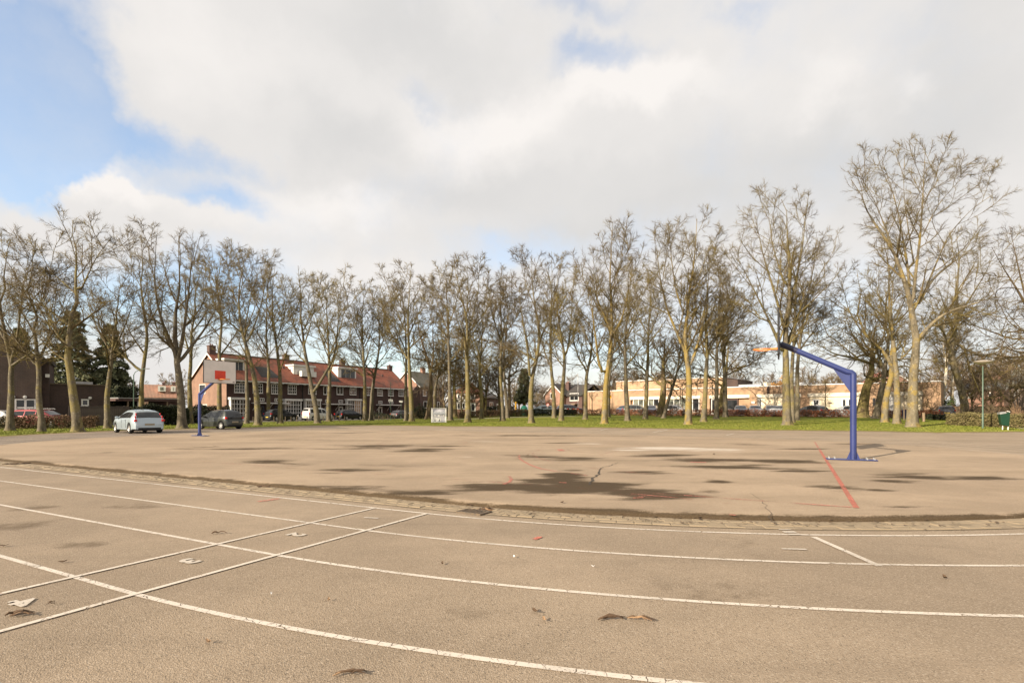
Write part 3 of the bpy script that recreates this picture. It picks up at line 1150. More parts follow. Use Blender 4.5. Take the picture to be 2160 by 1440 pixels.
# ------------------------------------------------------------------ basketball hoops
def make_hoop():
    t = thing('basketball_hoop', '', 'basketball hoop')
    b = MB()
    b.box(-.52, .62, -.16, .16, .006, .03)
    pl = b.build('base_plate', M['blue'], t, bevel=.004)
    for x in (-.46, -.30, .42, .55):
        for y in (-.11, .11):
            b = MB()
            b.tube([(x, y, .02), (x, y, .075)], .010, 6)
            b.lathe([(.0001, .046), (.02, .046), (.02, .031), (.0001, .031)], 6, (x, y, 0))
            b.build('bolt', M['galv'], pl)
    b = MB()
    b.tube([(0, 0, .028), (0, 0, 2.24)], .077, 20)
    post = b.build('post', M['blue'], t, smooth=True)
    for a in range(4):
        b = MB()
        ca, sa = cos(a * pi / 2), sin(a * pi / 2)
        b.add([(ca * .078, sa * .078, .03), (ca * .15, sa * .15, .03), (ca * .078, sa * .078, .22),
               (ca * .078 - sa * .008, sa * .078 + ca * .008, .03), (ca * .15 - sa * .008, sa * .15 + ca * .008, .03), (ca * .078 - sa * .008, sa * .078 + ca * .008, .22)],
              [(0, 1, 2), (5, 4, 3), (0, 3, 4, 1), (1, 4, 5, 2), (2, 5, 3, 0)])
        b.build('foot_gusset', M['blue'], post)
    # the elbow is a mitred joint
    b = MB()
    e0, e1 = Vector((0, 0, 2.24)), Vector((1.68, 0, 3.12))
    d = (e1 - e0).normalized()
    b.tube([(-.002, 0, 2.18), (0, 0, 2.25), (.05, 0, 2.295), tuple(e0 + d * .16), tuple(e1)], .073, 20)
    arm = b.build('arm', M['blue'], t, smooth=True)
    b = MB()
    b.tube([tuple(e1 - d * .42), tuple(e1 + d * .03)], .079, 20)
    b.build('arm_sleeve', M['navy'], arm, smooth=True)
    b = MB()
    b.prism([(.07, 1.78), (.07, 2.22), tuple(((e0 + d * .50).x, (e0 + d * .50).z - .085))], 'y', -.007, .007)
    b.build('gusset_plate', M['blue'], t)
    bx = 1.76
    b = MB()
    b.box(bx - .018, bx + .012, -.90, .90, 2.80, 3.98)
    bd = b.build('backboard', M['board'], t)
    b = MB()
    for y0, y1, z0, z1 in ((-.912, -.885, 2.788, 3.992), (.885, .912, 2.788, 3.992), (-.885, .885, 2.788, 2.813), (-.885, .885, 3.967, 3.992)):
        b.box(bx - .024, bx + .017, y0, y1, z0, z1)
    b.build('board_edge', M['black'], bd)
    b = MB()
    b.box(bx + .010, bx + .0145, -.30, .30, 3.01, 3.46)
    b.build('target_square', M['red'], bd)
    b = MB()
    b.lathe([(.045, .0), (.06, .0), (.06, .003), (.045, .003), (.045, 0)], 20, (0, 0, 0), 'y')
    b.box(-.035, .035, 0, .003, -.012, .012)
    em = b.build('maker_emblem', M['black'], bd)
    em.location = (bx + .012, .76, 2.89)
    em.rotation_euler = (0, 0, -pi / 2)
    em.scale = (1, 1, .6)
    b = MB()
    for y in (-.5, 0, .5):
        b.box(bx - .035, bx - .019, y - .025, y + .025, 2.87, 3.92)
    b.box(bx - .06, bx - .02, -.2, .2, 3.06, 3.18)
    b.build('board_bracket', M['navy'], t)
    rc = (bx + .40, 0, 3.0)
    b = MB()
    b.lathe([(.225, -.015), (.243, -.015), (.243, .015), (.225, .015), (.225, -.015)], 36, rc)
    rim = b.build('rim', M['orange'], t, smooth=True)
    b = MB()
    b.add([(bx + .0, -.12, 2.97), (bx + .20, -.13, 2.985), (bx + .20, .13, 2.985), (bx + .0, .12, 2.97),
           (bx + .0, -.12, 3.03), (bx + .20, -.13, 3.02), (bx + .20, .13, 3.02), (bx + .0, .12, 3.03)],
          [(0, 3, 2, 1), (4, 5, 6, 7), (0, 1, 5, 4), (1, 2, 6, 5), (2, 3, 7, 6), (3, 0, 4, 7)])
    b.build('rim_bracket', M['orange'], rim)
    return t


hoop = make_hoop()
ha = atan2(.4475, -.8943)
q = gp(1800, 970, LIFT)
hoop.location = q
hoop.rotation_euler = (0, 0, ha)
tag(hoop, 'blue basketball post seen side-on at the right, its backboard edge towards us', 'basketball hoop', 'basketball hoops on the court')
h2 = copy_tree(hoop)
q = gp(421, 919, LIFT)
h2.location = q
h2.scale = (.965, .965, .965)
h2.rotation_euler = (0, 0, atan2(UU.y, UU.x) + pi)
tag(h2, 'basketball hoop at the left with white board showing a red square', 'basketball hoop')

# ------------------------------------------------------------------ trees
def resample(pts, n):
    pts = np.array(pts, float)
    d = np.r_[0, np.cumsum(np.linalg.norm(np.diff(pts, axis=0), axis=1))]
    t = np.linspace(0, d[-1], n)
    out = np.stack([np.interp(t, d, pts[:, k]) for k in range(3)], -1)
    for _ in range(2):
        out[1:-1] = out[1:-1] * .5 + (out[:-2] + out[2:]) * .25
    return out


def tubes(P, Rd, sides):
    """P (N,n,3), Rd (N,n) -> verts, quads"""
    N, n, _ = P.shape
    T = np.empty_like(P)
    T[:, 1:-1] = P[:, 2:] - P[:, :-2]
    T[:, 0] = P[:, 1] - P[:, 0]
    T[:, -1] = P[:, -1] - P[:, -2]
    T /= np.linalg.norm(T, axis=2, keepdims=True) + 1e-9
    mean = T.mean(1)
    ref = np.where(np.abs(mean[:, :1]) < .75, np.array([[1., 0, 0]]), np.array([[0, 1., 0]]))[:, None, :]
    A = np.cross(T, np.broadcast_to(ref, T.shape))
    A /= np.linalg.norm(A, axis=2, keepdims=True) + 1e-9
    B = np.cross(T, A)
    q = np.arange(sides) * 2 * pi / sides
    V = P[:, :, None, :] + Rd[:, :, None, None] * (A[:, :, None, :] * np.cos(q)[:, None] + B[:, :, None, :] * np.sin(q)[:, None])
    i = np.arange(N * n * sides).reshape(N, n, sides)
    j = np.roll(i, -1, axis=2)
    F = np.stack([i[:, :-1], j[:, :-1], j[:, 1:], i[:, 1:]], -1).reshape(-1, 4)
    return V.reshape(-1, 3), F


def spawn(rng, P, Rd, n, t0, t1, a0, a1, lens, npts, up, wig, rr, rmin, flat=1.0):
    """n shoots from each parent polyline; lens(parent index array, t array) -> lengths"""
    N, m, _ = P.shape
    t = (np.arange(n)[None] + rng.uniform(0, 1, (N, n))) / n
    t0 = np.broadcast_to(np.asarray(t0, float).reshape(-1, 1), (N, 1))
    t = t0 + (t1 - t0) * t
    x = t * (m - 1)
    i0 = np.minimum(x.astype(int), m - 2)
    f = (x - i0)[..., None]
    r_ = np.arange(N)[:, None]
    pos = P[r_, i0] * (1 - f) + P[r_, i0 + 1] * f
    tan = P[r_, i0 + 1] - P[r_, i0]
    tan /= np.linalg.norm(tan, axis=-1, keepdims=True) + 1e-9
    rad = Rd[r_, i0] * (1 - f[..., 0]) + Rd[r_, i0 + 1] * f[..., 0]
    ref = np.where(np.abs(tan[..., :1]) < .8, np.array([1., 0, 0]), np.array([0, 1., 0]))
    A = np.cross(tan, ref)
    A /= np.linalg.norm(A, axis=-1, keepdims=True)
    B = np.cross(tan, A)
    phi = np.arange(n)[None] * 2.399 + rng.uniform(0, 6.28, (N, 1)) + rng.normal(0, .45, (N, n))
    ang = a0 + (a1 - a0) * t + rng.normal(0, .12, (N, n))
    d = np.cos(ang)[..., None] * tan + np.sin(ang)[..., None] * (np.cos(phi)[..., None] * A + np.sin(phi)[..., None] * B)
    if flat != 1.0:
        d[..., 2] *= flat
        d /= np.linalg.norm(d, axis=-1, keepdims=True)
    L = lens(r_ + np.zeros_like(i0), t)
    pos, d, L, rad = pos.reshape(-1, 3), d.reshape(-1, 3), L.reshape(-1), rad.reshape(-1)
    C = len(pos)
    Q = np.zeros((C, npts, 3))
    Q[:, 0] = pos
    st = (L / (npts - 1))[:, None]
    for k in range(1, npts):
        Q[:, k] = Q[:, k - 1] + d * st
        d = d + np.array([0, 0, up / (npts - 1)]) + rng.normal(0, wig / sqrt(npts - 1), (C, 3))
        d /= np.linalg.norm(d, axis=-1, keepdims=True)
    rb = np.maximum(np.minimum(rad * rr, L * .022 + .004), rmin)
    s = np.linspace(0, 1, npts)[None]
    RR = rb[:, None] * (1 - s) ** .8 + np.minimum(rmin * .7, rb)[:, None] * s
    return Q, RR, L


def cones(P, Rd):
    """pointed three-sided twigs, P (N,2,3)"""
    N = len(P)
    T = P[:, 1] - P[:, 0]
    T /= np.linalg.norm(T, axis=1, keepdims=True) + 1e-9
    ref = np.where(np.abs(T[:, :1]) < .75, np.array([[1., 0, 0]]), np.array([[0, 1., 0]]))
    A = np.cross(T, ref)
    A /= np.linalg.norm(A, axis=1, keepdims=True) + 1e-9
    B = np.cross(T, A)
    V = np.zeros((N, 4, 3))
    for k in range(3):
        q = k * 2.0944
        V[:, k] = P[:, 0] + Rd[:, :1] * (A * cos(q) + B * sin(q))
    V[:, 3] = P[:, 1]
    i = np.arange(N)[:, None] * 4
    F = np.concatenate([i + np.array([[0, 1, 3]]), i + np.array([[1, 2, 3]]), i + np.array([[2, 0, 3]])])
    return V.reshape(-1, 3), F


KIND = {
    'lime': dict(a1=(.92, .66), up1=.34, wig1=.20, a2=(.85, .70), up2=.14, wig2=.20, wig3=.18, up3=.05, flat=1.0, sp=1.0),
    'oak': dict(a1=(1.15, .8), up1=.30, wig1=.95, a2=(.95, .8), up2=.15, wig2=.8, wig3=.8, up3=.05, flat=.8, sp=1.15),
    'birch': dict(a1=(.7, .5), up1=.25, wig1=.3, a2=(.7, .6), up2=-.5, wig2=.4, wig3=.3, up3=-.8, flat=1.0, sp=.8),
}


def tree_meshes(rng, stems, rads, kind='lime', cw=3.0, zc=4.0, n1=15, n2=7, n3=5, tips=(.020, .0105, .0068), fine=True, trunk_sides=10, lead=16, squash=True):
    """stems: list of (P,3) arrays of equal length, rads: equal list; returns two (V,F)"""
    k = KIND[kind]
    SP, SR = np.stack(stems), np.stack(rads)
    TV, TF = tubes(SP, SR, trunk_sides)
    ztop = SP[:, -1, 2].max()
    L0 = np.linalg.norm(np.diff(SP, axis=1), axis=2).sum(1)
    t0 = []
    for s in SP:
        zz = s[:, 2]
        i = np.argmax(zz > zc)
        t0.append(max(.10, i / len(zz)))

    def len1(pi_, t):
        x = t * (SP.shape[1] - 1)
        i0 = np.minimum(x.astype(int), SP.shape[1] - 2)
        z = SP[pi_, i0, 2]
        rel = np.clip((z - zc) / (ztop - zc), 0, 1)
        return cw * k['sp'] * (.42 + .40 * (1 - rel) ** .8) * rng.uniform(.7, 1.35, t.shape) * np.clip((1 - t) * 1.8 + .3, .3, 1)
    # ascending co-leaders fan out from every stem
    m = SP.shape[1]
    nl = max(3, int(lead / len(SP)))

    def lenl(pi_, t):
        x = t * (m - 1)
        i0 = np.minimum(x.astype(int), m - 2)
        rel = np.clip((SP[pi_, i0, 2] - zc) / (ztop - zc), 0, 1)
        room = np.maximum(ztop - SP[pi_, i0, 2], .8)
        return np.minimum(cw * (1.12 + .62 * (1 - rel)) * rng.uniform(.75, 1.25, t.shape), room * 1.15)
    al = (.88, .50) if kind != 'oak' else (1.05, .85)
    PL, RL, LL = spawn(rng, SP, SR, nl, t0, .93, al[0], al[1], lenl, m, .50 if kind != 'oak' else .2, k['wig1'] * .8, .60, tips[0] * 1.15, k['flat'])
    lead_tube = tubes(PL, RL, 5)
    SP, SR = np.concatenate([SP, PL]), np.concatenate([SR, RL])
    t0 = np.r_[t0, np.full(len(PL), .15)]
    L0 = np.linalg.norm(np.diff(SP, axis=1), axis=2).sum(1)
    P1, R1, L1 = spawn(rng, SP, SR, n1, t0, .985, k['a1'][0], k['a1'][1], len1, 6, k['up1'], k['wig1'], .62, tips[0], k['flat'])
    P2, R2, L2 = spawn(rng, P1, R1, n2, .12, .97, k['a2'][0], k['a2'][1],
                       lambda p, t: np.clip(L1[p] * .62 * (1.15 - t * .6) * rng.uniform(.55, 1.25, t.shape), .35, 2.8), 4, k['up2'], k['wig2'], .7, tips[1])
    parts = [lead_tube, tubes(P1, R1, 4), tubes(P2, R2, 3)]
    # fine end shoots of the stems themselves
    if fine:
        P3, R3, _ = spawn(rng, P2, R2, n3, .12, 1.0, .80, .55,
                          lambda p, t: np.clip(L2[p] * .6, .35, 1.0) * rng.uniform(.5, 1.25, t.shape), 2, 0, 0, .85, tips[2])
        P4, R4, _ = spawn(rng, P1, R1, 6, .25, 1.0, .80, .55,
                          lambda p, t: np.clip(L1[p] * .3, .35, 1.0) * rng.uniform(.5, 1.25, t.shape), 2, 0, 0, .85, tips[2])
        P5, R5, _ = spawn(rng, SP, SR, 9, np.maximum(.4, t0), 1.0, .7, .5, lambda p, t: rng.uniform(.3, .9, t.shape), 2, 0, 0, .8, tips[2])
        twigs = [cones(P3, R3), cones(P4, R4), cones(P5, R5)]
    V, F, o = [], [], 0
    for v, f in parts:
        V.append(v)
        F.append(f + o)
        o += len(v)
    for v, f in (twigs if fine else []):
        V.append(v)
        F.append(np.concatenate([f, f[:, 2:]], 1) + o)      # triangles marked by a doubled last corner
        o += len(v)
    CV = np.concatenate(V)
    zm = np.quantile(CV[:, 2], .998)
    if squash and zm > ztop:
        for A in (TV, CV):
            hi = A[:, 2] > zc
            A[hi, 2] = zc + (A[hi, 2] - zc) * (ztop - zc) / (zm - zc)
    return (TV, TF), (CV, np.concatenate(F))


def put_tree(name, label, cat, group, base, tm, cm, bark, twig, rz=0.0, scale=1.0):
    t = thing(name, label, cat, base, rz, group)
    t.scale = (scale,) * 3
    m1 = np_mesh('trunk', *tm, smooth=True)
    m1.materials.append(bark)
    link_mesh('trunk', m1, t)
    m2 = np_mesh('crown', *cm, smooth=True)
    m2.materials.append(twig)
    link_mesh('crown', m2, t)
    return t


def tree(seed, label, stems, rpx, cw, Yo=None, kind='lime', zc=.30, n1=None, n2=5, n3=10, lead=21, bark='bark', twig='twig', name='bare_tree',
         cat='tree', group='bare trees on the lawn', P=16):
    """stems drawn in photo pixels; everything is turned into metres at the tree's own distance"""
    rng = np.random.default_rng(seed)
    bx, by = stems[0][0]
    if Yo is None:
        base = gp(bx, by)
    else:
        base = Vector((X_(bx, Yo), Yo, gz(X_(bx, Yo), Yo)))
    Y = base.y
    S, Rr = [], []
    main = None
    r0 = rpx / K * Y
    for i, st in enumerate(stems):
        loc = [((px - bx) / K * Y, 0.0, Z_(py, Y) - base.z) for px, py in st]
        a = resample(loc, P)
        if i == 0:
            a[0, 2] = -.15
            s = np.linspace(0, 1, P)
            a[:, 1] = np.convolve(rng.normal(0, 1, P + 6), np.ones(7) / 7, 'valid') * 1.2 * s
            ztop = a[-1, 2]
            r = np.maximum(r0 * (.97 * (1 - s) ** 1.2 + .03), .02)
            r[0] *= 1.10
            main, mr = a, r
        else:
            # the limb springs from whichever stem passes closest to its root
            near = [np.min(np.hypot(q_[2:-1, 2] - a[0, 2], q_[2:-1, 0] - a[0, 0])) for q_ in S]
            w_ = int(np.argmin(near))
            main, mr = S[w_], Rr[w_]
            j = 2 + int(np.argmin(np.hypot(main[2:-1, 2] - a[0, 2], main[2:-1, 0] - a[0, 0])))
            a[:, 1] = main[j, 1] + rng.choice([-1, 1]) * np.linspace(0, 1, P) ** 1.1 * rng.uniform(.15, .42) * np.linalg.norm(a[-1] - a[0])
            a[0] = main[j]
            f_ = 1 + a[:, 1] / Y
            a[:, 0] = (a[:, 0] + base.x) * f_ - base.x
            a[:, 2] = (a[:, 2] + base.z - H) * f_ + H - base.z
            a[0] = main[j]
            s = np.linspace(0, 1, P)
            r = np.maximum(mr[j] * .70 * (.97 * (1 - s) ** 1.1 + .03), .018)
        S.append(a)
        Rr.append(r)
    n1 = n1 or 5
    big = Y / 45.0
    tm, cm = tree_meshes(rng, S, Rr, kind, cw / K * Y, ztop * zc, n1, n2, n3, tips=(.0148 * max(1, big), .0090 * max(1, big), .0070 * max(1, big)), lead=lead)
    # root flare round the foot of the trunk
    k = 14
    q = np.arange(k) * 2 * pi / k
    lob = 1 + .16 * np.sin(q * 5 + seed) + rng.normal(0, .05, k)
    prof = [(1.62, -.1), (1.45, .02), (1.20, .16), (1.06, .42), (.99, .75)]
    FV = np.array([[(r0 * f * (1 + (lob[j] - 1) * max(0, f - .99) / .5) * cos(q[j]), r0 * f * (1 + (lob[j] - 1) * max(0, f - .99) / .5) * sin(q[j]), z) for j in range(k)] for f, z in prof])
    j0 = np.interp(FV[:, :, 2], S[0][:, 2], S[0][:, 0])
    j1 = np.interp(FV[:, :, 2], S[0][:, 2], S[0][:, 1])
    FV[:, :, 0] += j0
    FV[:, :, 1] += j1
    ii = np.arange(5 * k).reshape(5, k)
    jj = np.roll(ii, -1, axis=1)
    FF = np.stack([ii[:-1], jj[:-1], jj[1:], ii[1:]], -1).reshape(-1, 4)
    tm = (np.concatenate([tm[0], FV.reshape(-1, 3)]), np.concatenate([tm[1], FF + len(tm[0])]))
    return put_tree(name, label, cat, group, base, tm, cm, M[bark], M[twig])


G1 = 'bare trees along the left drive'
G2 = 'bare trees on the lawn'
G3 = 'old oaks behind the lawn'
TREES = [
    # --- along the drive at the left
    (1, 'bare tree at the left edge of the photo in front of the steep brick gable', [[(22, 909), (18, 840), (20, 775), (9, 720), (12, 640), (22, 560), (28, 490)], [(20, 772), (35, 720), (42, 660), (48, 600), (62, 520)], [(22, 773), (60, 745), (112, 700)], [(10, 715), (-20, 650), (-45, 560)]], 7, 60, {}),
    (2, 'slim bare tree standing beside the white four-pane window of the gabled house', [[(89, 911), (83, 850), (77, 790), (75, 740), (72, 660), (68, 580), (62, 485)], [(77, 770), (52, 735), (20, 690), (-5, 650)], [(77, 765), (100, 715), (125, 660), (140, 600)], [(73, 650), (95, 600), (108, 550)]], 6.5, 62, {}),
    (3, 'tall bare tree with lopped forks nearest the tall cedar left of the silver car', [[(165, 911), (160, 850), (152, 790), (153, 745), (156, 700), (163, 640), (170, 602), (155, 555), (152, 520), (152, 447)], [(170, 605), (185, 570), (203, 530), (236, 485)], [(168, 618), (140, 592), (105, 560), (78, 500)], [(157, 690), (120, 660), (70, 620), (40, 580)], [(154, 740), (120, 700), (92, 650)]], 9.5, 66, {}),
    (4, 'bare tree with a bent trunk just left of the silver hatchback', [[(228, 904), (224, 850), (226, 800), (234, 760), (238, 700), (240, 640), (238, 550)], [(236, 742), (258, 690), (276, 640), (290, 585)], [(234, 735), (208, 690), (190, 640), (180, 590)]], 6.5, 55, {}),
    (5, 'bare tree forking low right behind the roof of the silver hatchback', [[(297, 896), (297, 830), (294, 780), (308, 748), (308, 700), (305, 650), (300, 600), (312, 560), (318, 477)], [(294, 782), (268, 755), (243, 735), (212, 690), (190, 650)], [(300, 602), (283, 565), (272, 510)], [(306, 690), (335, 640), (350, 580)]], 5.8, 58, {}),
    (6, 'thick many-limbed bare tree between the silver and the dark hatchback', [[(384, 904), (382, 830), (378, 770), (375, 745), (370, 690), (375, 630), (378, 560), (380, 488)], [(380, 762), (402, 730), (432, 690), (458, 640), (480, 600)], [(376, 757), (350, 700), (335, 650), (325, 590), (330, 485)], [(378, 752), (388, 690), (397, 620), (402, 560), (412, 495)], [(377, 745), (345, 715), (300, 670)]], 9, 58, {}),
    (7, 'slimmer bare tree just behind the thick many-limbed one by the left hoop', [[(402, 894), (399, 800), (400, 740), (407, 690), (417, 610), (432, 530)], [(400, 745), (388, 700), (380, 640)], [(404, 700), (430, 660), (455, 610)]], 5.5, 45, {}),
    (8, 'straight bare tree rising behind the white backboard with the red square', [[(463, 890), (462, 800), (462, 720), (461, 650), (455, 600), (450, 515)], [(462, 645), (476, 590), (492, 540)], [(461, 660), (440, 610), (428, 560)]], 5.5, 48, {}),
    (9, 'leaning curved bare tree right of the dark hatchback', [[(545, 897), (542, 830), (534, 780), (522, 735), (513, 700), (505, 640), (505, 580), (512, 513)], [(520, 722), (537, 680), (552, 630), (562, 570), (560, 530)], [(508, 652), (490, 600), (478, 535)], [(513, 700), (480, 670), (455, 630)], [(506, 600), (525, 560), (535, 520)]], 6.8, 50, {}),
    (10, 'pale thin bare trunk close behind the dark hatchback tail', [[(521, 894), (521, 820), (518, 760), (515, 700), (528, 650), (535, 600), (540, 560)], [(516, 720), (500, 680), (492, 640)]], 4.5, 36, {}),
    (11, 'bare tree with patchy bark in front of the first front door', [[(567, 888), (565, 830), (567, 780), (564, 730), (562, 690), (565, 620), (570, 560)], [(566, 760), (545, 730), (530, 700)], [(565, 750), (590, 715), (602, 670)]], 4.6, 40, {}),
    (12, 'straight bare tree in front of the black hatchback under the red roof', [[(591, 893), (591, 820), (588, 760), (582, 720), (578, 660), (580, 600), (582, 553)], [(583, 717), (600, 660), (610, 600)], [(580, 690), (562, 640), (552, 600)]], 5.2, 42, {}),
    (13, 'bare tree with a low elbow fork in front of the white van', [[(670, 893), (666, 850), (655, 822), (651, 790), (645, 755), (640, 720), (637, 660), (635, 600), (633, 563)], [(661, 830), (680, 797), (706, 755), (712, 700), (716, 640), (712, 600)], [(642, 735), (622, 690), (610, 640)], [(640, 700), (660, 650), (668, 600)]], 6.0, 42, {}),
    (14, 'straight bare tree just right of the white van', [[(694, 889), (692, 840), (698, 800), (693, 760), (693, 700), (690, 640), (690, 588)], [(695, 750), (715, 700), (728, 650)], [(693, 730), (672, 690), (660, 640)]], 5.2, 42, {}),
    (15, 'bare tree in front of the orange roof left of its close twin', [[(770, 888), (770, 800), (768, 750), (766, 700), (766, 650), (770, 588)], [(768, 727), (750, 690), (735, 640), (728, 610)], [(768, 732), (785, 690), (797, 640)]], 4.8, 42, {}),
    (16, 'bare tree in front of the orange roof right of its close twin', [[(783, 887), (784, 830), (790, 790), (800, 740), (800, 690), (798, 640), (800, 603)], [(790, 790), (765, 760), (750, 735)], [(800, 735), (815, 690), (825, 640)]], 4.5, 40, {}),
    # --- the middle of the lawn
    (17, 'thin bare tree leaning against the taller one at the right end of the terrace', [[(857, 888), (856, 800), (857, 740), (855, 680), (850, 620), (845, 570)], [(856, 740), (835, 690), (815, 640)]], 4.2, 40, {}),
    (18, 'tall bare tree at the right-hand end of the red terrace roof', [[(869, 889), (866, 820), (862, 740), (862, 680), (862, 610), (868, 548)], [(862, 712), (840, 660), (818, 600)], [(863, 702), (885, 650), (902, 590)], [(862, 760), (838, 720), (815, 690)]], 5.6, 46, {}),
    (20, 'thin bare tree rising behind the grey recycling container', [[(918, 886), (916, 820), (925, 790), (935, 740), (931, 690), (925, 640)], [(920, 800), (940, 765), (958, 740)]], 4.2, 36, {}),
    (21, 'yellowish bare tree immediately right of the grey recycling container', [[(950, 887), (948, 800), (946, 720), (945, 660), (943, 600), (940, 550)], [(946, 700), (925, 650), (912, 600)], [(945, 690), (962, 640), (970, 600)]], 5.0, 42, {}),
    (23, 'tall double-stemmed bare tree in front of the white and brick house', [[(987, 891), (987, 820), (985, 760), (985, 722), (988, 690), (985, 660), (975, 620), (965, 580), (958, 543)], [(988, 692), (1001, 640), (1011, 590), (1006, 537)], [(985, 768), (981, 720), (975, 680), (960, 640)], [(986, 715), (1020, 660), (1035, 600)], [(985, 650), (988, 600), (985, 545)]], 6.6, 50, {}),
    (24, 'bare tree standing at the right edge of the white and brick house', [[(1016, 884), (1016, 830), (1010, 780), (1015, 740), (1018, 680), (1022, 615)], [(1013, 750), (1000, 710), (992, 670)]], 4.8, 38, {}),
    (25, 'straight bare tree left of the yellow post, the larger of the pair', [[(1061, 888), (1058, 830), (1054, 790), (1058, 740), (1058, 680), (1055, 620), (1055, 558)], [(1057, 720), (1040, 660), (1032, 610)], [(1058, 710), (1072, 650), (1082, 600)]], 5.2, 42, {}),
    (26, 'thin bare tree left of the yellow post, the smaller of the pair', [[(1071, 882), (1067, 830), (1062, 790), (1064, 730), (1070, 670), (1080, 600)]], 4.0, 36, {}),
    (28, 'bare tree with a crooked fork beside the green bottle bank', [[(1121, 893), (1118, 840), (1122, 790), (1132, 755), (1140, 720), (1137, 680), (1128, 630), (1120, 580), (1122, 523)], [(1118, 805), (1115, 750), (1108, 700), (1098, 640), (1095, 590)], [(1132, 760), (1110, 745), (1078, 722)], [(1139, 710), (1160, 660), (1165, 590)], [(1130, 640), (1110, 590), (1098, 530)]], 6.2, 48, {}),
    (29, 'dark-footed bare tree between the red round sign and the pink houses', [[(1169, 882), (1168, 830), (1166, 800), (1160, 770), (1162, 720), (1163, 660), (1165, 600), (1163, 532)], [(1161, 775), (1150, 745), (1140, 715), (1130, 680)], [(1162, 730), (1178, 690), (1185, 640)]], 4.7, 40, {}),
    (30, 'pale straight bare tree in front of the pink gabled houses', [[(1184, 888), (1185, 830), (1191, 780), (1193, 752), (1185, 720), (1176, 670), (1172, 600), (1180, 545)], [(1193, 753), (1203, 700), (1206, 640), (1211, 555)], [(1185, 720), (1165, 680), (1150, 640)]], 5.4, 44, {}),
    (31, 'bare tree next to the curved street lamp left of the school wall', [[(1235, 885), (1236, 800), (1238, 775), (1248, 745), (1250, 700), (1252, 650), (1252, 588)], [(1237, 777), (1222, 755), (1212, 720), (1205, 665)]], 5.0, 42, {}),
    (32, 'tall yellow-trunked bare tree in front of the blank school wall', [[(1275, 894), (1276, 820), (1280, 785), (1285, 750), (1290, 720), (1290, 670), (1285, 610), (1285, 550), (1290, 475)], [(1276, 795), (1262, 768), (1258, 720), (1250, 660), (1245, 600)], [(1288, 712), (1312, 670), (1328, 600), (1335, 540)], [(1288, 692), (1265, 640), (1245, 575)], [(1286, 620), (1305, 560), (1315, 500)]], 6.8, 54, {'bark': 'bark_gold'}),
    (33, 'thin bare tree half hidden behind the tall yellow-trunked one', [[(1283, 880), (1284, 800), (1294, 740), (1302, 690), (1310, 620)]], 4.0, 36, {}),
    (34, 'pale smooth-trunked bare tree left of the wide school windows', [[(1324, 888), (1320, 820), (1318, 765), (1316, 740), (1318, 700), (1325, 650), (1335, 558)], [(1316, 747), (1300, 710), (1288, 660)], [(1318, 720), (1340, 680), (1350, 620)]], 5.6, 44, {}),
    (35, 'bare tree standing in front of the wide school windows', [[(1361, 884), (1364, 830), (1366, 790), (1368, 740), (1368, 680), (1370, 620), (1368, 555)], [(1366, 787), (1345, 765), (1325, 738)], [(1368, 710), (1388, 660), (1395, 600)]], 5.0, 42, {}),
    (37, 'slanting dark bare tree leaning right across the old oak by the school', [[(1399, 882), (1410, 840), (1425, 800), (1430, 775), (1435, 740), (1440, 700), (1448, 640)], [(1428, 785), (1440, 760), (1446, 730)]], 3.9, 36, {}),
    (38, 'tall golden-trunked bare tree in the middle of the school front', [[(1452, 896), (1451, 830), (1456, 780), (1450, 755), (1441, 735), (1446, 690), (1450, 630), (1460, 560), (1468, 442)], [(1455, 777), (1470, 730), (1481, 690), (1492, 600), (1500, 520)], [(1443, 737), (1425, 690), (1405, 640), (1390, 560), (1385, 500)], [(1447, 670), (1425, 600), (1415, 520), (1412, 470)], [(1452, 620), (1478, 560), (1500, 490)]], 7.4, 62, {'bark': 'bark_gold'}),
    (39, 'smooth bare trunk right of the golden one, near the entrance recess', [[(1484, 890), (1487, 830), (1488, 780), (1494, 740), (1488, 720), (1490, 670), (1500, 620), (1490, 530)], [(1493, 742), (1515, 700), (1530, 640)], [(1488, 720), (1470, 680), (1465, 620)]], 5.8, 50, {}),
    (40, 'bare tree at the left side of the dark entrance recess', [[(1511, 884), (1511, 800), (1509, 740), (1512, 690), (1520, 620), (1520, 518)], [(1510, 735), (1530, 690), (1545, 630)]], 5.0, 44, {}),
    (41, 'bare tree standing across the dark entrance recess', [[(1530, 880), (1529, 800), (1526, 740), (1525, 690), (1532, 640), (1542, 555)], [(1526, 735), (1548, 690), (1565, 640)]], 5.2, 44, {}),
    (43, 'great bare tree behind the orange rim with a wide fan of limbs', [[(1661, 897), (1658, 820), (1656, 770), (1655, 740), (1655, 700), (1655, 640), (1660, 580), (1655, 500), (1650, 418)], [(1655, 752), (1640, 715), (1615, 660), (1590, 610), (1560, 550)], [(1657, 747), (1672, 700), (1692, 640), (1716, 600), (1742, 555)], [(1656, 702), (1672, 620), (1690, 540), (1706, 405)], [(1655, 692), (1635, 620), (1610, 540), (1592, 450)], [(1655, 600), (1630, 520), (1620, 440)]], 9.0, 66, {}),
    (44, 'first of two slimmer trunks crowding behind the great bare tree by the rim', [[(1672, 892), (1670, 800), (1673, 740), (1681, 680), (1680, 600), (1690, 500), (1700, 420)], [(1675, 720), (1700, 660), (1722, 600)]], 5.0, 46, {}),
    (45, 'rearmost slim trunk crowding behind the great bare tree by the rim', [[(1681, 887), (1681, 800), (1682, 760), (1688, 710), (1696, 650), (1712, 560), (1722, 480)], [(1685, 740), (1712, 700), (1740, 660)]], 5.0, 44, {}),
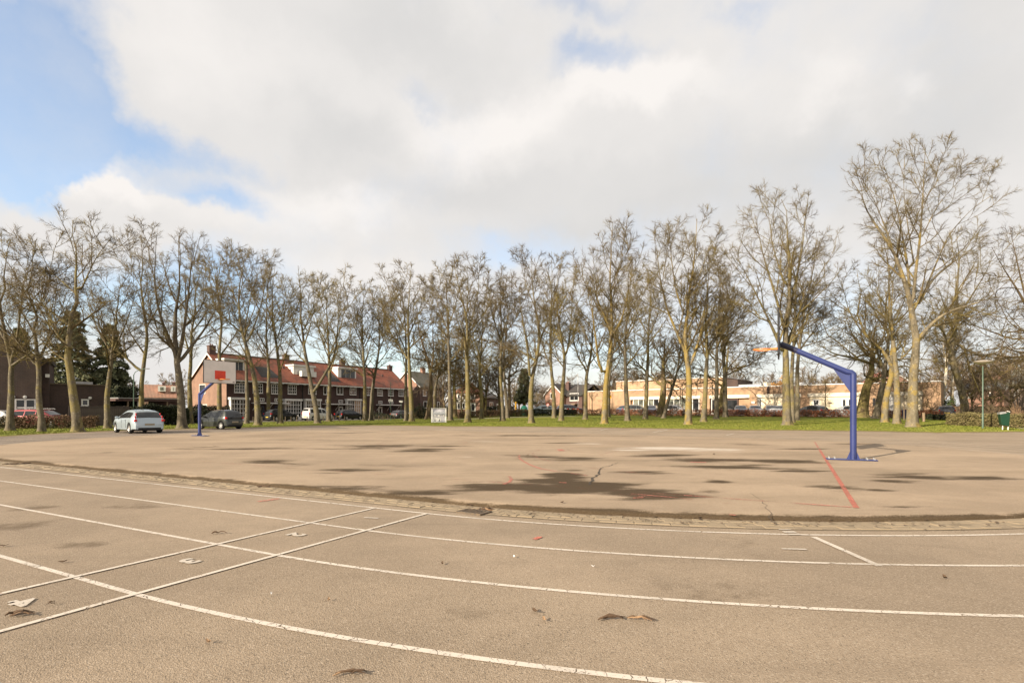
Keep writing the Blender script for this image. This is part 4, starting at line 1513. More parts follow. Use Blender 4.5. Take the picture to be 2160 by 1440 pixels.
    (47, 'mossy leaning bare trunk right of the blue post', [[(1847, 883), (1855, 840), (1865, 790), (1869, 760), (1872, 720), (1868, 650), (1862, 580)], [(1866, 780), (1850, 740), (1835, 690)]], 7.0, 50, {}),
    (48, 'yellow bare tree whose limb swings left above the blue post', [[(1866, 891), (1866, 830), (1881, 775), (1871, 742), (1840, 713), (1816, 685), (1806, 620), (1800, 550)], [(1878, 765), (1884, 700), (1880, 640), (1885, 560)], [(1818, 690), (1790, 640), (1775, 570)]], 6.8, 54, {'bark': 'bark_gold'}),
    (49, 'speckled yellow bare tree directly left of the tallest tree', [[(1891, 894), (1894, 830), (1893, 770), (1887, 700), (1881, 620), (1875, 550), (1870, 475)], [(1895, 762), (1922, 733), (1940, 700)], [(1886, 690), (1860, 640), (1845, 580)]], 7.0, 52, {'bark': 'bark_gold'}),
    (50, 'tallest bare tree at the right with carved marks down its pale trunk', [[(1924, 901), (1925, 840), (1930, 770), (1932, 720), (1926, 650), (1918, 620), (1905, 580), (1880, 530), (1850, 480), (1820, 420), (1790, 375)], [(1926, 645), (1931, 570), (1941, 500), (1946, 420), (1952, 303)], [(1920, 622), (1915, 560), (1905, 500), (1890, 420), (1860, 328)], [(1936, 717), (1965, 680), (2000, 655), (2050, 640), (2104, 622)], [(1931, 650), (1962, 590), (2000, 555), (2040, 530), (2082, 490)], [(1940, 505), (1975, 430), (2012, 385), (2056, 345)], [(1944, 440), (1972, 370), (1990, 312)], [(1890, 545), (1870, 480), (1842, 410), (1815, 365)], [(1930, 565), (1916, 480), (1906, 400), (1908, 318)], [(1955, 600), (2000, 490), (2048, 435), (2092, 405)]], 11, 66, {'bark': 'bark_gold'}),
    (51, 'dark S-curved bare tree left of the green lamp post', [[(2037, 880), (2033, 825), (2020, 800), (2008, 775), (2006, 740), (2012, 700), (2020, 650), (2025, 600), (2030, 540), (2030, 468)], [(2007, 742), (1990, 700), (1982, 655)], [(2020, 722), (2035, 738), (2080, 752), (2120, 757), (2164, 752)], [(2018, 670), (2050, 620), (2080, 570), (2100, 520)]], 8.0, 66, {'Yo': 58}),
    # --- oaks further back
    (19, 'rough dark-barked oak just left of the grey recycling container', [[(902, 884), (908, 840), (910, 790), (905, 760), (893, 730), (885, 690), (880, 640)], [(909, 792), (915, 740), (912, 690), (918, 640)], [(910, 787), (930, 765), (948, 748)]], 6.0, 46, {'kind': 'oak'}),
    (22, 'gnarled oak rising behind the white and brick house front', [[(960, 880), (958, 820), (958, 785), (965, 750), (960, 710)], [(958, 790), (930, 765), (905, 755)], [(958, 785), (990, 755), (1020, 740)], [(960, 760), (985, 720), (995, 690)]], 5.5, 58, {'kind': 'oak', 'Yo': 82}),
    (27, 'gnarled oak behind the yellow post with a dark evergreen beside it', [[(1075, 876), (1075, 830), (1073, 795), (1078, 760), (1072, 715)], [(1074, 800), (1045, 770), (1020, 755)], [(1074, 795), (1100, 765), (1130, 748)], [(1075, 770), (1055, 730), (1045, 700)]], 5.0, 60, {'kind': 'oak', 'Yo': 86}),
    (36, 'old gnarled oak with a knobbly trunk in front of the school windows', [[(1393, 874), (1400, 830), (1400, 790), (1400, 740), (1403, 690)], [(1400, 815), (1370, 790), (1335, 785)], [(1400, 800), (1430, 815), (1450, 830)], [(1400, 760), (1380, 720), (1360, 690)], [(1401, 750), (1425, 710), (1440, 680)]], 8.5, 56, {'kind': 'oak', 'Yo': 70}),
    (42, 'gnarled oak beside the entrance recess with long low limbs to the right', [[(1521, 872), (1523, 820), (1533, 780), (1535, 740), (1540, 690)], [(1530, 790), (1565, 770), (1605, 755), (1640, 762)], [(1533, 775), (1560, 740), (1585, 700)], [(1524, 815), (1490, 790), (1460, 780)]], 6.5, 60, {'kind': 'oak', 'Yo': 74}),
    (46, 'massive old oak with spreading twisted limbs right behind the blue post', [[(1818, 878), (1822, 830), (1832, 790), (1838, 760), (1832, 715), (1840, 660)], [(1836, 762), (1800, 748), (1760, 740), (1712, 708)], [(1836, 762), (1862, 742), (1892, 738)], [(1834, 750), (1800, 700), (1780, 640)], [(1836, 740), (1870, 690), (1890, 650)], [(1830, 800), (1860, 795), (1885, 780)]], 12, 74, {'kind': 'oak', 'Yo': 66}),
    (54, 'big oak whose crooked limbs reach in from beyond the right edge', [[(2220, 893), (2214, 800), (2206, 720), (2200, 640), (2190, 560)], [(2208, 740), (2182, 680), (2152, 615), (2122, 570), (2092, 515)], [(2206, 720), (2166, 695), (2110, 698)], [(2203, 700), (2170, 650), (2148, 560), (2130, 470)], [(2207, 745), (2150, 742), (2105, 728)]], 13, 84, {'kind': 'oak'}),
    (52, 'white-stemmed birch at the right-hand corner of the school', [[(1985, 862), (1993, 800), (1997, 770), (1993, 740), (1990, 700), (1988, 630)], [(1996, 770), (2004, 720), (2006, 670)]], 4.0, 40, {'kind': 'birch', 'bark': 'birch', 'Yo': 74, 'name': 'birch_tree'}),
    (53, 'second birch with a mottled stem just right of the white one', [[(2009, 864), (2008, 800), (2012, 750), (2010, 700), (2016, 640)]], 3.8, 36, {'kind': 'birch', 'bark': 'birch', 'Yo': 76, 'name': 'birch_tree'}),
]
for (sd, lab, st, rp, cw, opt) in TREES:
    opt = dict(opt)
    if sd in (32, 38, 39, 43, 50):
        opt['lead'] = 30
    if sd == 50:
        opt['lead'] = 48
    if sd in (7, 10, 11, 17, 20, 26, 33, 37, 44, 45, 47, 48, 49):
        opt['lead'] = 16
    if opt.get('kind') == 'oak':
        opt.setdefault('bark', 'bark_old')
        opt.setdefault('twig', 'oak_twig')
        opt.setdefault('name', 'oak_tree')
        opt.setdefault('group', G3)
        opt.setdefault('zc', .34)
    elif 'name' in opt:
        opt.setdefault('group', 'birches by the school')
    else:
        opt.setdefault('group', G1 if sd <= 16 else G2)
    tree(sd + 100, lab, st, rp, cw, **opt)


# ---- background trees: three shapes, copied
def far_proto(seed, kind, h, cw):
    rng = np.random.default_rng(seed)
    P = 10
    s = np.linspace(0, 1, P)
    st, rd = [], []
    main = np.stack([np.cumsum(rng.normal(0, .12, P)), np.cumsum(rng.normal(0, .12, P)), s * h], -1)
    main[0, 2] = -.4
    st.append(main)
    rd.append(np.maximum(.26 * (1 - .9 * s), .03))
    for k in range(4):
        j = int(rng.integers(2, 5))
        a = rng.uniform(0, 6.28)
        e = main[j] + np.array([cos(a) * cw * .8, sin(a) * cw * .8, h * rng.uniform(.35, .55)])
        st.append(resample([main[j], main[j] * .5 + e * .5 + np.array([0, 0, -.3]), e], P))
        rd.append(np.maximum(.15 * (1 - .9 * s), .03))
    return tree_meshes(rng, st, rd, kind, cw, h * .22, 4, 5, 5, tips=(.04, .028, .022), trunk_sides=6, lead=14)


FP = []
for i, (kd, h, cw) in enumerate((('lime', 13, 3.6), ('oak', 11, 4.2), ('birch', 12, 3.0))):
    tm, cm = far_proto(900 + i, kd, h, cw)
    a = np_mesh('trunk', *tm, smooth=True)
    b = np_mesh('crown', *cm, smooth=True)
    a.materials.append(M['bark_old'])
    b.materials.append(M['far_twig'])
    FP.append((a, b))
rng = random.Random(31)
FAR = []
for px in range(944, 1114, 38):
    FAR.append((px + rng.uniform(-8, 8), rng.uniform(86, 97), rng.choice((1, 1, 0)), rng.uniform(.72, 1.0), 'oaks'))
for px in (2046, 2094, 2136):
    FAR.append((px + rng.uniform(-8, 8), rng.uniform(58, 68), rng.choice((1, 2)), rng.uniform(.5, .72), 'near right'))
for px in range(-40, 330, 46):
    FAR.append((px + rng.uniform(-14, 14), rng.uniform(125, 170), rng.choice((0, 1, 2)), rng.uniform(.6, .9), 'left'))
for px in range(360, 1000, 44):
    FAR.append((px + rng.uniform(-14, 14), rng.uniform(128, 175), rng.choice((0, 1, 2)), rng.uniform(.75, 1.1), 'terrace'))
for px in range(1080, 1300, 24):
    FAR.append((px + rng.uniform(-8, 8), rng.uniform(150, 200), rng.choice((0, 1, 2)), rng.uniform(.75, 1.05), 'pink'))
for px in range(1270, 2000, 17):
    FAR.append((px + rng.uniform(-8, 8), rng.uniform(112, 150), rng.choice((0, 1, 2)), rng.uniform(.62, .92), 'school'))
for px in range(1990, 2260, 25):
    FAR.append((px + rng.uniform(-8, 8), rng.uniform(82, 118), rng.choice((0, 1, 2)), rng.uniform(.75, 1.05), 'right'))
FL = {'oaks': 'bare brown tree in the thicket around the white and brick house', 'near right': 'small bare tree between the right hedge and the low brick house', 'left': 'distant bare brown tree behind the dark brick gabled house and the cedars', 'terrace': 'distant bare brown tree rising behind the red-roofed terrace',
      'pink': 'distant bare brown tree behind the pink gabled houses', 'school': 'distant bare brown tree rising behind the flat school roof',
      'right': 'bare brown tree in the thicket among the low houses at the right'}
FS_ = {'oaks': 'bare brown tree in the thicket round the white and brick house', 'near right': 'small bare tree before the low brick house at right',
       'left': 'distant bare tree behind the dark gabled house and cedars', 'terrace': 'distant bare tree behind the red-roofed terrace',
       'pink': 'distant bare tree behind the pink gabled houses', 'right': 'bare tree in the thicket round the low houses at right'}
FAR.sort()
CNT = {}
for px, Y, k, s, w in FAR:
    X = X_(px, Y)
    CNT[w] = CNT.get(w, -1) + 1
    lab_ = FL[w] if w == 'school' else FS_[w] + ', ' + nth(CNT[w])
    t = thing('bare_tree', lab_, 'tree', (X, Y, gz(X, Y)), rng.uniform(0, 6.28), 'distant bare trees, %s' % {'oaks': 'among the oaks', 'near right': 'before the low brick house', 'left': 'far left', 'terrace': 'behind the terrace', 'pink': 'behind the pink houses', 'school': 'behind the school', 'right': 'at the right'}[w])
    t.scale = (s, s, s * rng.uniform(.85, 1.1))
    link_mesh('trunk', FP[k][0], t)
    link_mesh('crown', FP[k][1], t)


# ---- leaves: many small faces in a volume
def leaf_quads(rng, C, size, stretch=1.6, nrm=None, droop=0.0):
    n = len(C)
    a = rng.normal(0, 1, (n, 3))
    a[:, 2] -= droop
    a /= np.linalg.norm(a, axis=1, keepdims=True)
    b = np.cross(a, rng.normal(0, 1, (n, 3)))
    b /= np.linalg.norm(b, axis=1, keepdims=True)
    s = size * rng.uniform(.6, 1.35, (n, 1))
    V = np.stack([C - a * s * stretch, C + b * s * .55, C + a * s * stretch, C - b * s * .55], 1).reshape(-1, 3)
    return V, np.arange(4 * n).reshape(-1, 4)


def hedge(label, p0, p1, w, h, mat, n, size=.05, seed=1, name='hedge', gap=.0, twigs=True, wob=.12):
    """clipped hedge from ground point p0 to p1"""
    rng = np.random.default_rng(seed)
    p0, p1 = Vector(p0), Vector(p1)
    d = (p1 - p0)
    L = d.to_2d().length
    base = (p0 + p1) / 2
    rz = atan2(d.y, d.x)
    t = thing(name, label, 'hedge', base, rz, None)
    x = rng.uniform(-L / 2, L / 2, n)
    # points crowd the outer skin
    y = rng.uniform(-1, 1, n)
    y = np.sign(y) * np.abs(y) ** .6 * w / 2
    z = rng.uniform(0, 1, n) ** .8
    wv = 1 + wob * (np.sin(x * 1.3 + seed) + np.sin(x * 3.1 + 2 * seed)) * .5 + rng.normal(0, .04, n)
    zs = z * h * wv
    ground = np.array([gz(base.x + cos(rz) * q, base.y + sin(rz) * q) for q in np.linspace(-L / 2, L / 2, 24)]) - base.z
    zs = zs + np.interp(x, np.linspace(-L / 2, L / 2, 24), ground)
    V, F = leaf_quads(rng, np.stack([x, y * (1 - .15 * z), zs], -1), size)
    me = np_mesh('foliage', V, F)
    me.materials.append(M[mat])
    link_mesh('foliage', me, t)
    if twigs:
        m = max(10, int(L * 5))
        X0 = rng.uniform(-L / 2, L / 2, m)
        Pt = np.zeros((m, 3, 3))
        g0 = np.interp(X0, np.linspace(-L / 2, L / 2, 24), ground)
        Pt[:, 0] = np.stack([X0, rng.uniform(-.12, .12, m), g0 - .05], -1)
        Pt[:, 1] = Pt[:, 0] + np.stack([rng.normal(0, .08, m), rng.normal(0, .1, m), np.full(m, h * .5)], -1)
        Pt[:, 2] = Pt[:, 1] + np.stack([rng.normal(0, .14, m), rng.normal(0, .14, m), np.full(m, h * .48)], -1)
        TV, TF = tubes(Pt, np.tile(np.array([[.018, .012, .005]]), (m, 1)), 3)
        mt = np_mesh('stems', TV, TF)
        mt.materials.append(M['oak_twig'])
        link_mesh('stems', mt, t)
    return t


def conifer(label, px, Y, py_top, wpx, mat, seed, name='cedar_tree', n_wh=26, droop=.25, skirt=.08, gap=0.0, per=11):
    rng = np.random.default_rng(seed)
    X = X_(px, Y)
    g_ = gz(X, Y)
    h = Z_(py_top, Y) - g_
    rw = wpx / K * Y
    t = thing(name, label, 'tree', (X, Y, g_), 0, 'evergreens behind the left houses' if px < 500 else None)
    s = np.linspace(0, 1, 8)
    tr = np.stack([rng.normal(0, .06, 8), rng.normal(0, .06, 8), s * h * .98], -1)[None]
    V, F = tubes(tr, np.maximum(.32 * (1 - s), .03)[None], 8)
    me = np_mesh('trunk', V, F, True)
    me.materials.append(M['bark_old'])
    link_mesh('trunk', me, t)
    BP, BR, LC = [], [], []
    for w in range(n_wh):
        f = skirt + (1 - skirt) * (w + rng.uniform(0, .8)) / n_wh
        for q in range(per):
            if rng.random() < gap:
                continue
            a = rng.uniform(0, 6.28)
            L = rw * (1.0 - f) ** .72 * rng.uniform(.55, 1.15) + .35
            k = np.linspace(0, 1, 6)
            p = np.stack([np.cos(a) * L * k, np.sin(a) * L * k, f * h + L * (.22 * k - (droop + .25) * k ** 2 * .8)], -1)
            p[1:] += rng.normal(0, .07, (5, 3))
            BP.append(p)
            BR.append(np.maximum(.05 * (1 - k) * L / rw + .008, .008))
            m = int(30 + 40 * L / rw)
            u = rng.uniform(.18, 1.02, m) ** .75
            c = np.stack([np.interp(u, k, p[:, j]) for j in range(3)], -1)
            side = np.array([-sin(a), cos(a), 0])
            c += side * (rng.uniform(-1, 1, m) * .34 * L * (1.1 - u))[:, None]
            c[:, 2] += rng.normal(0, .07, m) - .03
            LC.append(c)
    BV, BF = tubes(np.array(BP), np.array(BR), 3)
    me = np_mesh('branches', BV, BF)
    me.materials.append(M['oak_twig'])
    link_mesh('branches', me, t)
    V, F = leaf_quads(rng, np.concatenate(LC), .15, 1.9, droop=.3)
    V.reshape(-1, 4, 3)
    me = np_mesh('crown', V, F)
    me.materials.append(M[mat])
    link_mesh('crown', me, t)
    return t


conifer('tall dark cedar behind the flat-roofed brick wing, left of the pair', 152, 62, 652, 58, 'conifer', 41)
conifer('broader dark cedar behind the flat-roofed brick wing, right of the pair', 232, 64, 683, 50, 'conifer', 42)
conifer('green pine showing beside the steep brick gable', 42, 72, 688, 36, 'pine', 43, name='pine_tree', n_wh=14, skirt=.4)
conifer('dark evergreen among the oaks near the green bottle bank', 1106, 96, 776, 24, 'conifer', 44, name='pine_tree', n_wh=14, skirt=.25)


def bush(label, px, py_b, Y, w, h, mat, n, seed, twiggy=False, name='bush', size=.09):
    rng = np.random.default_rng(seed)
    X = X_(px, Y)
    g_ = gz(X, Y)
    t = thing(name, label, 'bush', (X, Y, g_), 0)
    d = rng.normal(0, 1, (n, 3))
    d /= np.linalg.norm(d, axis=1, keepdims=True)
    d[:, 2] = np.abs(d[:, 2])
    r = rng.uniform(.55, 1.0, (n, 1)) ** .6
    lump = 1 + .22 * np.sin(d[:, :1] * 5 + seed) * np.cos(d[:, 1:2] * 4)
    C = d * r * lump * np.array([w / 2, w / 2, h])
    if not twiggy:
        V, F = leaf_quads(rng, C, size)
        me = np_mesh('foliage', V, F)
        me.materials.append(M[mat])
        link_mesh('foliage', me, t)
    m = 90 if not twiggy else 260
    k = rng.integers(0, n, m)
    P = np.zeros((m, 3, 3))
    P[:, 0] = rng.normal(0, .12, (m, 3)) * np.array([1, 1, 0])
    P[:, 2] = C[k]
    P[:, 1] = P[:, 0] * .45 + P[:, 2] * .55 + np.array([0, 0, h * .12])
    V, F = tubes(P, np.tile(np.array([[.022, .014, .007]]), (m, 1)), 3)
    me = np_mesh('stems', V, F)
    me.materials.append(M['oak_twig' if not twiggy else mat])
    link_mesh('stems', me, t)
    return t

# ------------------------------------------------------------------ buildings
class Fac:
    """a straight facade seen between two photo columns at two distances; x runs along it, y into the house"""
    def __init__(s, px0, Y0, px1, Y1):
        s.p0 = Vector((X_(px0, Y0), Y0))
        s.p1 = Vector((X_(px1, Y1), Y1))
        s.d = (s.p1 - s.p0).normalized()
        s.L = (s.p1 - s.p0).length
        s.a = atan2(s.d.y, s.d.x)
        m = (s.p0 + s.p1) / 2
        s.g = gz(m.x, m.y)

    def s(s, px, off=0.0):
        """metres along the facade seen at column px (off = metres in front of it)"""
        b = (px - 1080) / K
        n = Vector((s.d.y, -s.d.x))            # towards the camera
        q = s.p0 + n * off
        # q + d*t = Y*(b,1)
        return (b * q.y - q.x) / (s.d.x - b * s.d.y)

    def Y(s, px, off=0.0):
        n = Vector((s.d.y, -s.d.x))
        return (s.p0 + n * off + s.d * s.s(px, off)).y

    def z(s, px, py, off=0.0):
        return Z_(py, s.Y(px, off)) - s.g

    def world(s, x, y):
        p = s.p0 + s.d * x + Vector((-s.d.y, s.d.x)) * y
        return p.x, p.y

    def thing(s, name, label, cat, group=None):
        return thing(name, label, cat, (s.p0.x, s.p0.y, s.g), s.a, group)


def window(par, x0, x1, z0, z1, nx, ny, frame='white', glass='glass', y=0.0, t=.06, bar=.035, sill=True, name='window', proud=.05):
    b = MB()
    f = y - proud
    b.box(x0, x0 + t, f, y + .02, z0, z1).box(x1 - t, x1, f, y + .02, z0, z1)
    b.box(x0 + t, x1 - t, f, y + .02, z0, z0 + t).box(x0 + t, x1 - t, f, y + .02, z1 - t, z1)
    for i in range(1, nx):
        x = x0 + (x1 - x0) * i / nx
        w = bar * (1.6 if nx % 2 == 0 and i == nx // 2 else 1)
        b.box(x - w / 2, x + w / 2, f + .004, y + .018, z0 + t, z1 - t)
    for j in range(1, ny):
        z = z0 + (z1 - z0) * j / ny
        xs = [x0 + t] + [x0 + (x1 - x0) * i / nx for i in range(1, nx)] + [x1 - t]
        for i in range(len(xs) - 1):
            b.box(xs[i] + bar * .5, xs[i + 1] - bar * .5, f + .008, y + .016, z - bar / 2, z + bar / 2)
    o = b.build(name, M[frame], par)
    p = MB()
    p.box(x0 + t * .8, x1 - t * .8, y - .012, y + .004, z0 + t * .8, z1 - t * .8)
    p.build('pane', M[glass], o)
    if sill:
        q = MB()
        q.box(x0 - .05, x1 + .05, f - .06, y + .01, z0 - .06, z0 - .004)
        q.build('sill', M[frame], o)
    return o


def door(par, x0, x1, z1, mat='white', y=0.0, glass=True, z0=0.05):
    b = MB()
    b.box(x0, x0 + .07, y - .05, y + .02, z0, z1).box(x1 - .07, x1, y - .05, y + .02, z0, z1).box(x0 + .07, x1 - .07, y - .05, y + .02, z1 - .07, z1)
    b.box(x0 + .07, x1 - .07, y - .03, y + .01, z0, z1 - .07)
    o = b.build('door', M[mat], par)
    if glass:
        p = MB()
        p.box(x0 + .22, x1 - .22, y - .036, y - .024, z0 + .95, z1 - .25)
        p.build('pane', M['glass'], o)
    h = MB()
    h.box(x1 - .2, x1 - .13, y - .085, y - .03, z0 + 1.0, z0 + 1.04)
    h.build('handle', M['galv'], o)
    return o


def chimney(par, x, y, z0, z1, w=.55, d=.45, mat='brick_brown'):
    b = MB()
    b.box(x - w / 2, x + w / 2, y - d / 2, y + d / 2, z0, z1 - .12)
    b.box(x - w / 2 - .05, x + w / 2 + .05, y - d / 2 - .05, y + d / 2 + .05, z1 - .12, z1)
    o = b.build('chimney', M[mat], par)
    for k in (-.13, .13):
        p = MB()
        p.lathe([(.07, 0), (.09, .0), (.075, .25), (.055, .25)], 8, (x + k, y, z1 - .01))
        p.build('chimney_pot', M['tile_red'], o)


def gable_house(par, L, D, eave, ridge, wall, roof, over=.35, gmat=None, barge='white', axis='x'):
    """ridge along x ('x') or gable facing the front ('y')"""
    b = MB()
    if axis == 'x':
        b.box(0, L, 0, D, -.3, eave)
        b.build('wall', M[wall], par)
        for x in (0, L):
            g_ = MB()
            g_.prism([(0, eave), (D, eave), (D / 2, ridge)], 'x', x + (.0 if x == 0 else -.25), x + (.25 if x == 0 else .0))
            g_.build('gable', M[gmat or wall], par)
        sl = (ridge - eave) / (D / 2)
        r = MB()
        e = over
        r.prism([(-e, eave - e * sl + .05), (D / 2, ridge + .05), (D + e, eave - e * sl + .05), (D + e, eave - e * sl + .22), (D / 2, ridge + .24), (-e, eave - e * sl + .22)], 'x', -.25, L + .25)
        ro = r.build('roof', M[roof], par)
        for x in (-.29, L + .252):
            q = MB()
            q.prism([(-e, eave - e * sl - .04), (D / 2, ridge - .04), (D + e, eave - e * sl - .04), (D + e, eave - e * sl + .2), (D / 2, ridge + .21), (-e, eave - e * sl + .2)], 'x', x, x + .038)
            q.build('barge_board', M[barge], ro)
    else:
        b.box(0, L, 0, D, -.3, eave)
        b.build('wall', M[wall], par)
        g_ = MB()
        g_.prism([(0, eave), (L, eave), (L / 2, ridge)], 'y', 0, .25)
        g_.build('gable', M[gmat or wall], par)
        sl = (ridge - eave) / (L / 2)
        r = MB()
        e = over
        r.prism([(-e, eave - e * sl + .05), (L / 2, ridge + .05), (L + e, eave - e * sl + .05), (L + e, eave - e * sl + .22), (L / 2, ridge + .24), (-e, eave - e * sl + .22)], 'y', -.25, D)
        ro = r.build('roof', M[roof], par)
        q = MB()
        q.prism([(-e, eave - e * sl - .04), (L / 2, ridge - .04), (L + e, eave - e * sl - .04), (L + e, eave - e * sl + .2), (L / 2, ridge + .21), (-e, eave - e * sl + .2)], 'y', -.292, -.254)
        q.build('barge_board', M[barge], ro)
    return ro


# --- terrace with the red pantiled roof
def build_terrace():
    F = Fac(478, 75, 858, 107)
    t = F.thing('terraced_house', 'long dark brick terrace under a red pantiled roof with white dormers', 'house')
    L, D, E, Rg = F.L, 8.6, 6.05, 9.55
    ro = gable_house(t, L, D, E, Rg, 'brick_shaded', 'tile_red', .45, 'brick_lit')
    # sunlight on the end wall is put into a paler brick skin
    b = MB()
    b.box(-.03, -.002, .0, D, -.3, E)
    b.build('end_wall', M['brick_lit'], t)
    # gutter and brackets
    g_ = MB()
    g_.box(-.1, L + .1, -.62, -.46, E - .42, E - .26)
    g_.box(-.1, L + .1, -.455, -.004, E - .36, E - .30)
    go = g_.build('roof_gutter', M['white'], t)
    for i in range(int(L / 1.35)):
        q = MB()
        q.box(.6 + i * 1.35, .72 + i * 1.35, -.45, -.01, E - .52, E - .362)
        q.build('bracket', M['white'], go)
    for x in (L * .338, L * .665):
        q = MB()
        q.box(x - .05, x + .05, -.09, -.01, 0, E - .4)
        q.build('downpipe', M['black'], t)

    def rect(px0, py0, px1, py1, off=0.0):
        m = (px0 + px1) / 2
        return F.s(px0, off), F.s(px1, off), F.z(m, py1, off), F.z(m, py0, off)
    for i, (a, c, y0, y1) in enumerate(((494, 516, 807, 828), (533, 554, 808.5, 829), (572, 589, 810, 830.5), (607, 625, 811, 831), (650, 667, 813, 831), (682, 695, 813.5, 832),
                                        (710, 723.5, 814.5, 832), (737.5, 751, 815.5, 832.5), (771, 783, 816.5, 833.5), (795.5, 807, 817.5, 834.5), (818.5, 830, 818.5, 835), (840.5, 851, 819, 835.5))):
        x0, x1, z0, z1 = rect(a, y0, c, y1)
        window(t, x0, x1, z0, z1, 4 if i not in (5, 6) else 2, 3 if i not in (5, 6) else 1, t=.09, bar=.055)
    # white ground floor bay windows
    for i, (a, c, y0, y1) in enumerate(((487, 526, 838, 873), (602, 636, 841, 870), (645, 677, 841, 869), (733, 762, 841, 867))):
        o = .55
        x0, x1, z0, z1 = rect(a, y0, c, y1, o)
        z0 = .55
        bay = MB()
        bay.box(x0 - .12, x1 + .12, -o - .12, -.004, z1 - .32, z1)
        bay.box(x0, x1, -o + .12, -.004, z0 - .12, z0)
        bay.box(x0, x1, -o + .02, -.004, .02, z0 - .122)
        for xx in (x0, x1 - .16):
            bay.box(xx, xx + .16, -o + .0, -.004, z0, z1 - .321)
        bo = bay.build('bay_window', M['white'], t)
        xm = (x0 + x1) / 2
        for j, (p, q) in enumerate(((x0 + .17, xm - .06), (xm + .06, x1 - .17))):
            bay_pane(bo, p, q, z0 + .02, z1 - .34, -o + .06, 'blind' if (i == 3 and j == 1) else 'glass')
        q = MB()
        q.box(xm - .055, xm + .055, -o + .01, -o + .1, z0, z1 - .33)
        q.build('mullion', M['white'], bo)
    # doors with fanlights under flat canopies
    for a, c in ((545, 554), (579, 588), (686, 694), (714, 722), (798, 806), (821, 829)):
        x0, x1 = F.s(a), F.s(c)
        x1 = max(x1, x0 + .95)
        door(t, x0, x1, 2.25, 'white' if a in (714, 798, 686) else 'navy')
        window(t, x0, x1, 2.85, 3.35, 3, 1, t=.08, bar=.06, sill=False, name='fanlight')
    for a, c in ((530, 601), (680, 733), (793, 838)):
        x0, x1 = F.s(a), F.s(c)
        q = MB()
        q.box(x0, x1, -1.15, -.01, 2.52, 2.68)
        co = q.build('canopy', M['white'], t)
        for xx in (x0 + .2, (x0 + x1) / 2, x1 - .3):
            r = MB()
            r.prism([(-.95, 2.515), (-.82, 2.515), (-.02, 1.5), (-.02, 1.68)], 'x', xx, xx + .09)
            r.build('canopy_bracket', M['white'], co)
    # dormers
    sl = (Rg - E) / (D / 2)
    for a, c, y0, y1, front in ((473, 516, 757, 781, 'glass'), (619, 662, 770, 789, 'white'), (713, 751, 775, 794, 'glass')):
        yy = 1.3
        off = -yy
        x0, x1 = F.s(a, off), F.s(c, off)
        m = (a + c) / 2
        z1 = F.z(m, y0, off)
        z0 = E + yy * sl
        z1 = min(max(z1, z0 + 1.3), Rg - .1)
        q = MB()
        q.box(x0, x1, yy, yy + 2.6, z0 - .3, z1 - .25)
        do = q.build('dormer', M['white'], ro)
        q = MB()
        q.box(x0 - .2, x1 + .2, yy - .3, yy + 2.9, z1 - .248, z1)
        q.build('dormer_roof', M['white'], do)
        if front == 'glass':
            w_ = MB()
            n = 3
            for k in range(n):
                xa = x0 + .75 + (x1 - x0 - .95) * k / n
                xb = x0 + .75 + (x1 - x0 - .95) * (k + 1) / n - .1
                w_.box(xa, xb, yy - .03, yy - .004, z0 + .2, z1 - .4)
            w_.build('pane', M['glass'], do)
        else:
            w_ = MB()
            w_.box(x0 + .9, x1 - .2, yy - .9, yy - .004, z0 - .1, z0 + .75)
            w_.build('balcony_panel', M['white'], do)
    # dark repair patch, skylight, vents
    for px, w in ((545, 3.2), (690, 2.4)):
        x = F.s(px, -1)
        q = MB()
        for k in range(1):
            y0, y1 = .2, 2.3
            q.add([(x, y0, E + y0 * sl + .26), (x + w, y0, E + y0 * sl + .26), (x + w * .8, y1, E + y1 * sl + .26), (x + .2, y1, E + y1 * sl + .26),
                   (x, y0, E + y0 * sl + .2), (x + w, y0, E + y0 * sl + .2), (x + w * .8, y1, E + y1 * sl + .2), (x + .2, y1, E + y1 * sl + .2)],
                  [(0, 1, 2, 3), (7, 6, 5, 4), (0, 4, 5, 1), (1, 5, 6, 2), (2, 6, 7, 3), (3, 7, 4, 0)])
        q.build('roof_patch', M['tile_dark'], ro)
    for px, py in ((597, 776), (778, 772), (785, 772), (806, 792)):
        x = F.s(px, -2.5)
        y = 2.4
        q = MB()
        q.box(x - .15, x + .15, y - .1, y + .2, E + y * sl, E + y * sl + .55)
        q.build('roof_vent', M['brick_brown'], ro)
    # ridge line of half-round tiles
    q = MB()
    q.tube([(-.25, D / 2, Rg + .22), (L + .25, D / 2, Rg + .22)], .13, 8)
    q.build('ridge', M['tile_dark'], ro)
    for px, h in ((446, 1.3), (603, 1.1), (722, 1.2), (822, 1.1)):
        x = F.s(px, -D / 2)
        chimney(ro, x, D / 2, Rg - .3, Rg + h, .95, .6)
    # gable end windows
    for ya, yb, za, zb in ((5.0, 6.6, 3.9, 5.3), (4.6, 6.6, .9, 2.4)):
        w_ = MB()
        w_.box(-.09, -.031, ya, yb, za, zb)
        w_o = w_.build('window', M['white'], t)
        p = MB()
        p.box(-.1, -.091, ya + .1, yb - .1, za + .1, zb - .1)
        p.build('pane', M['glass'], w_o)
    return F


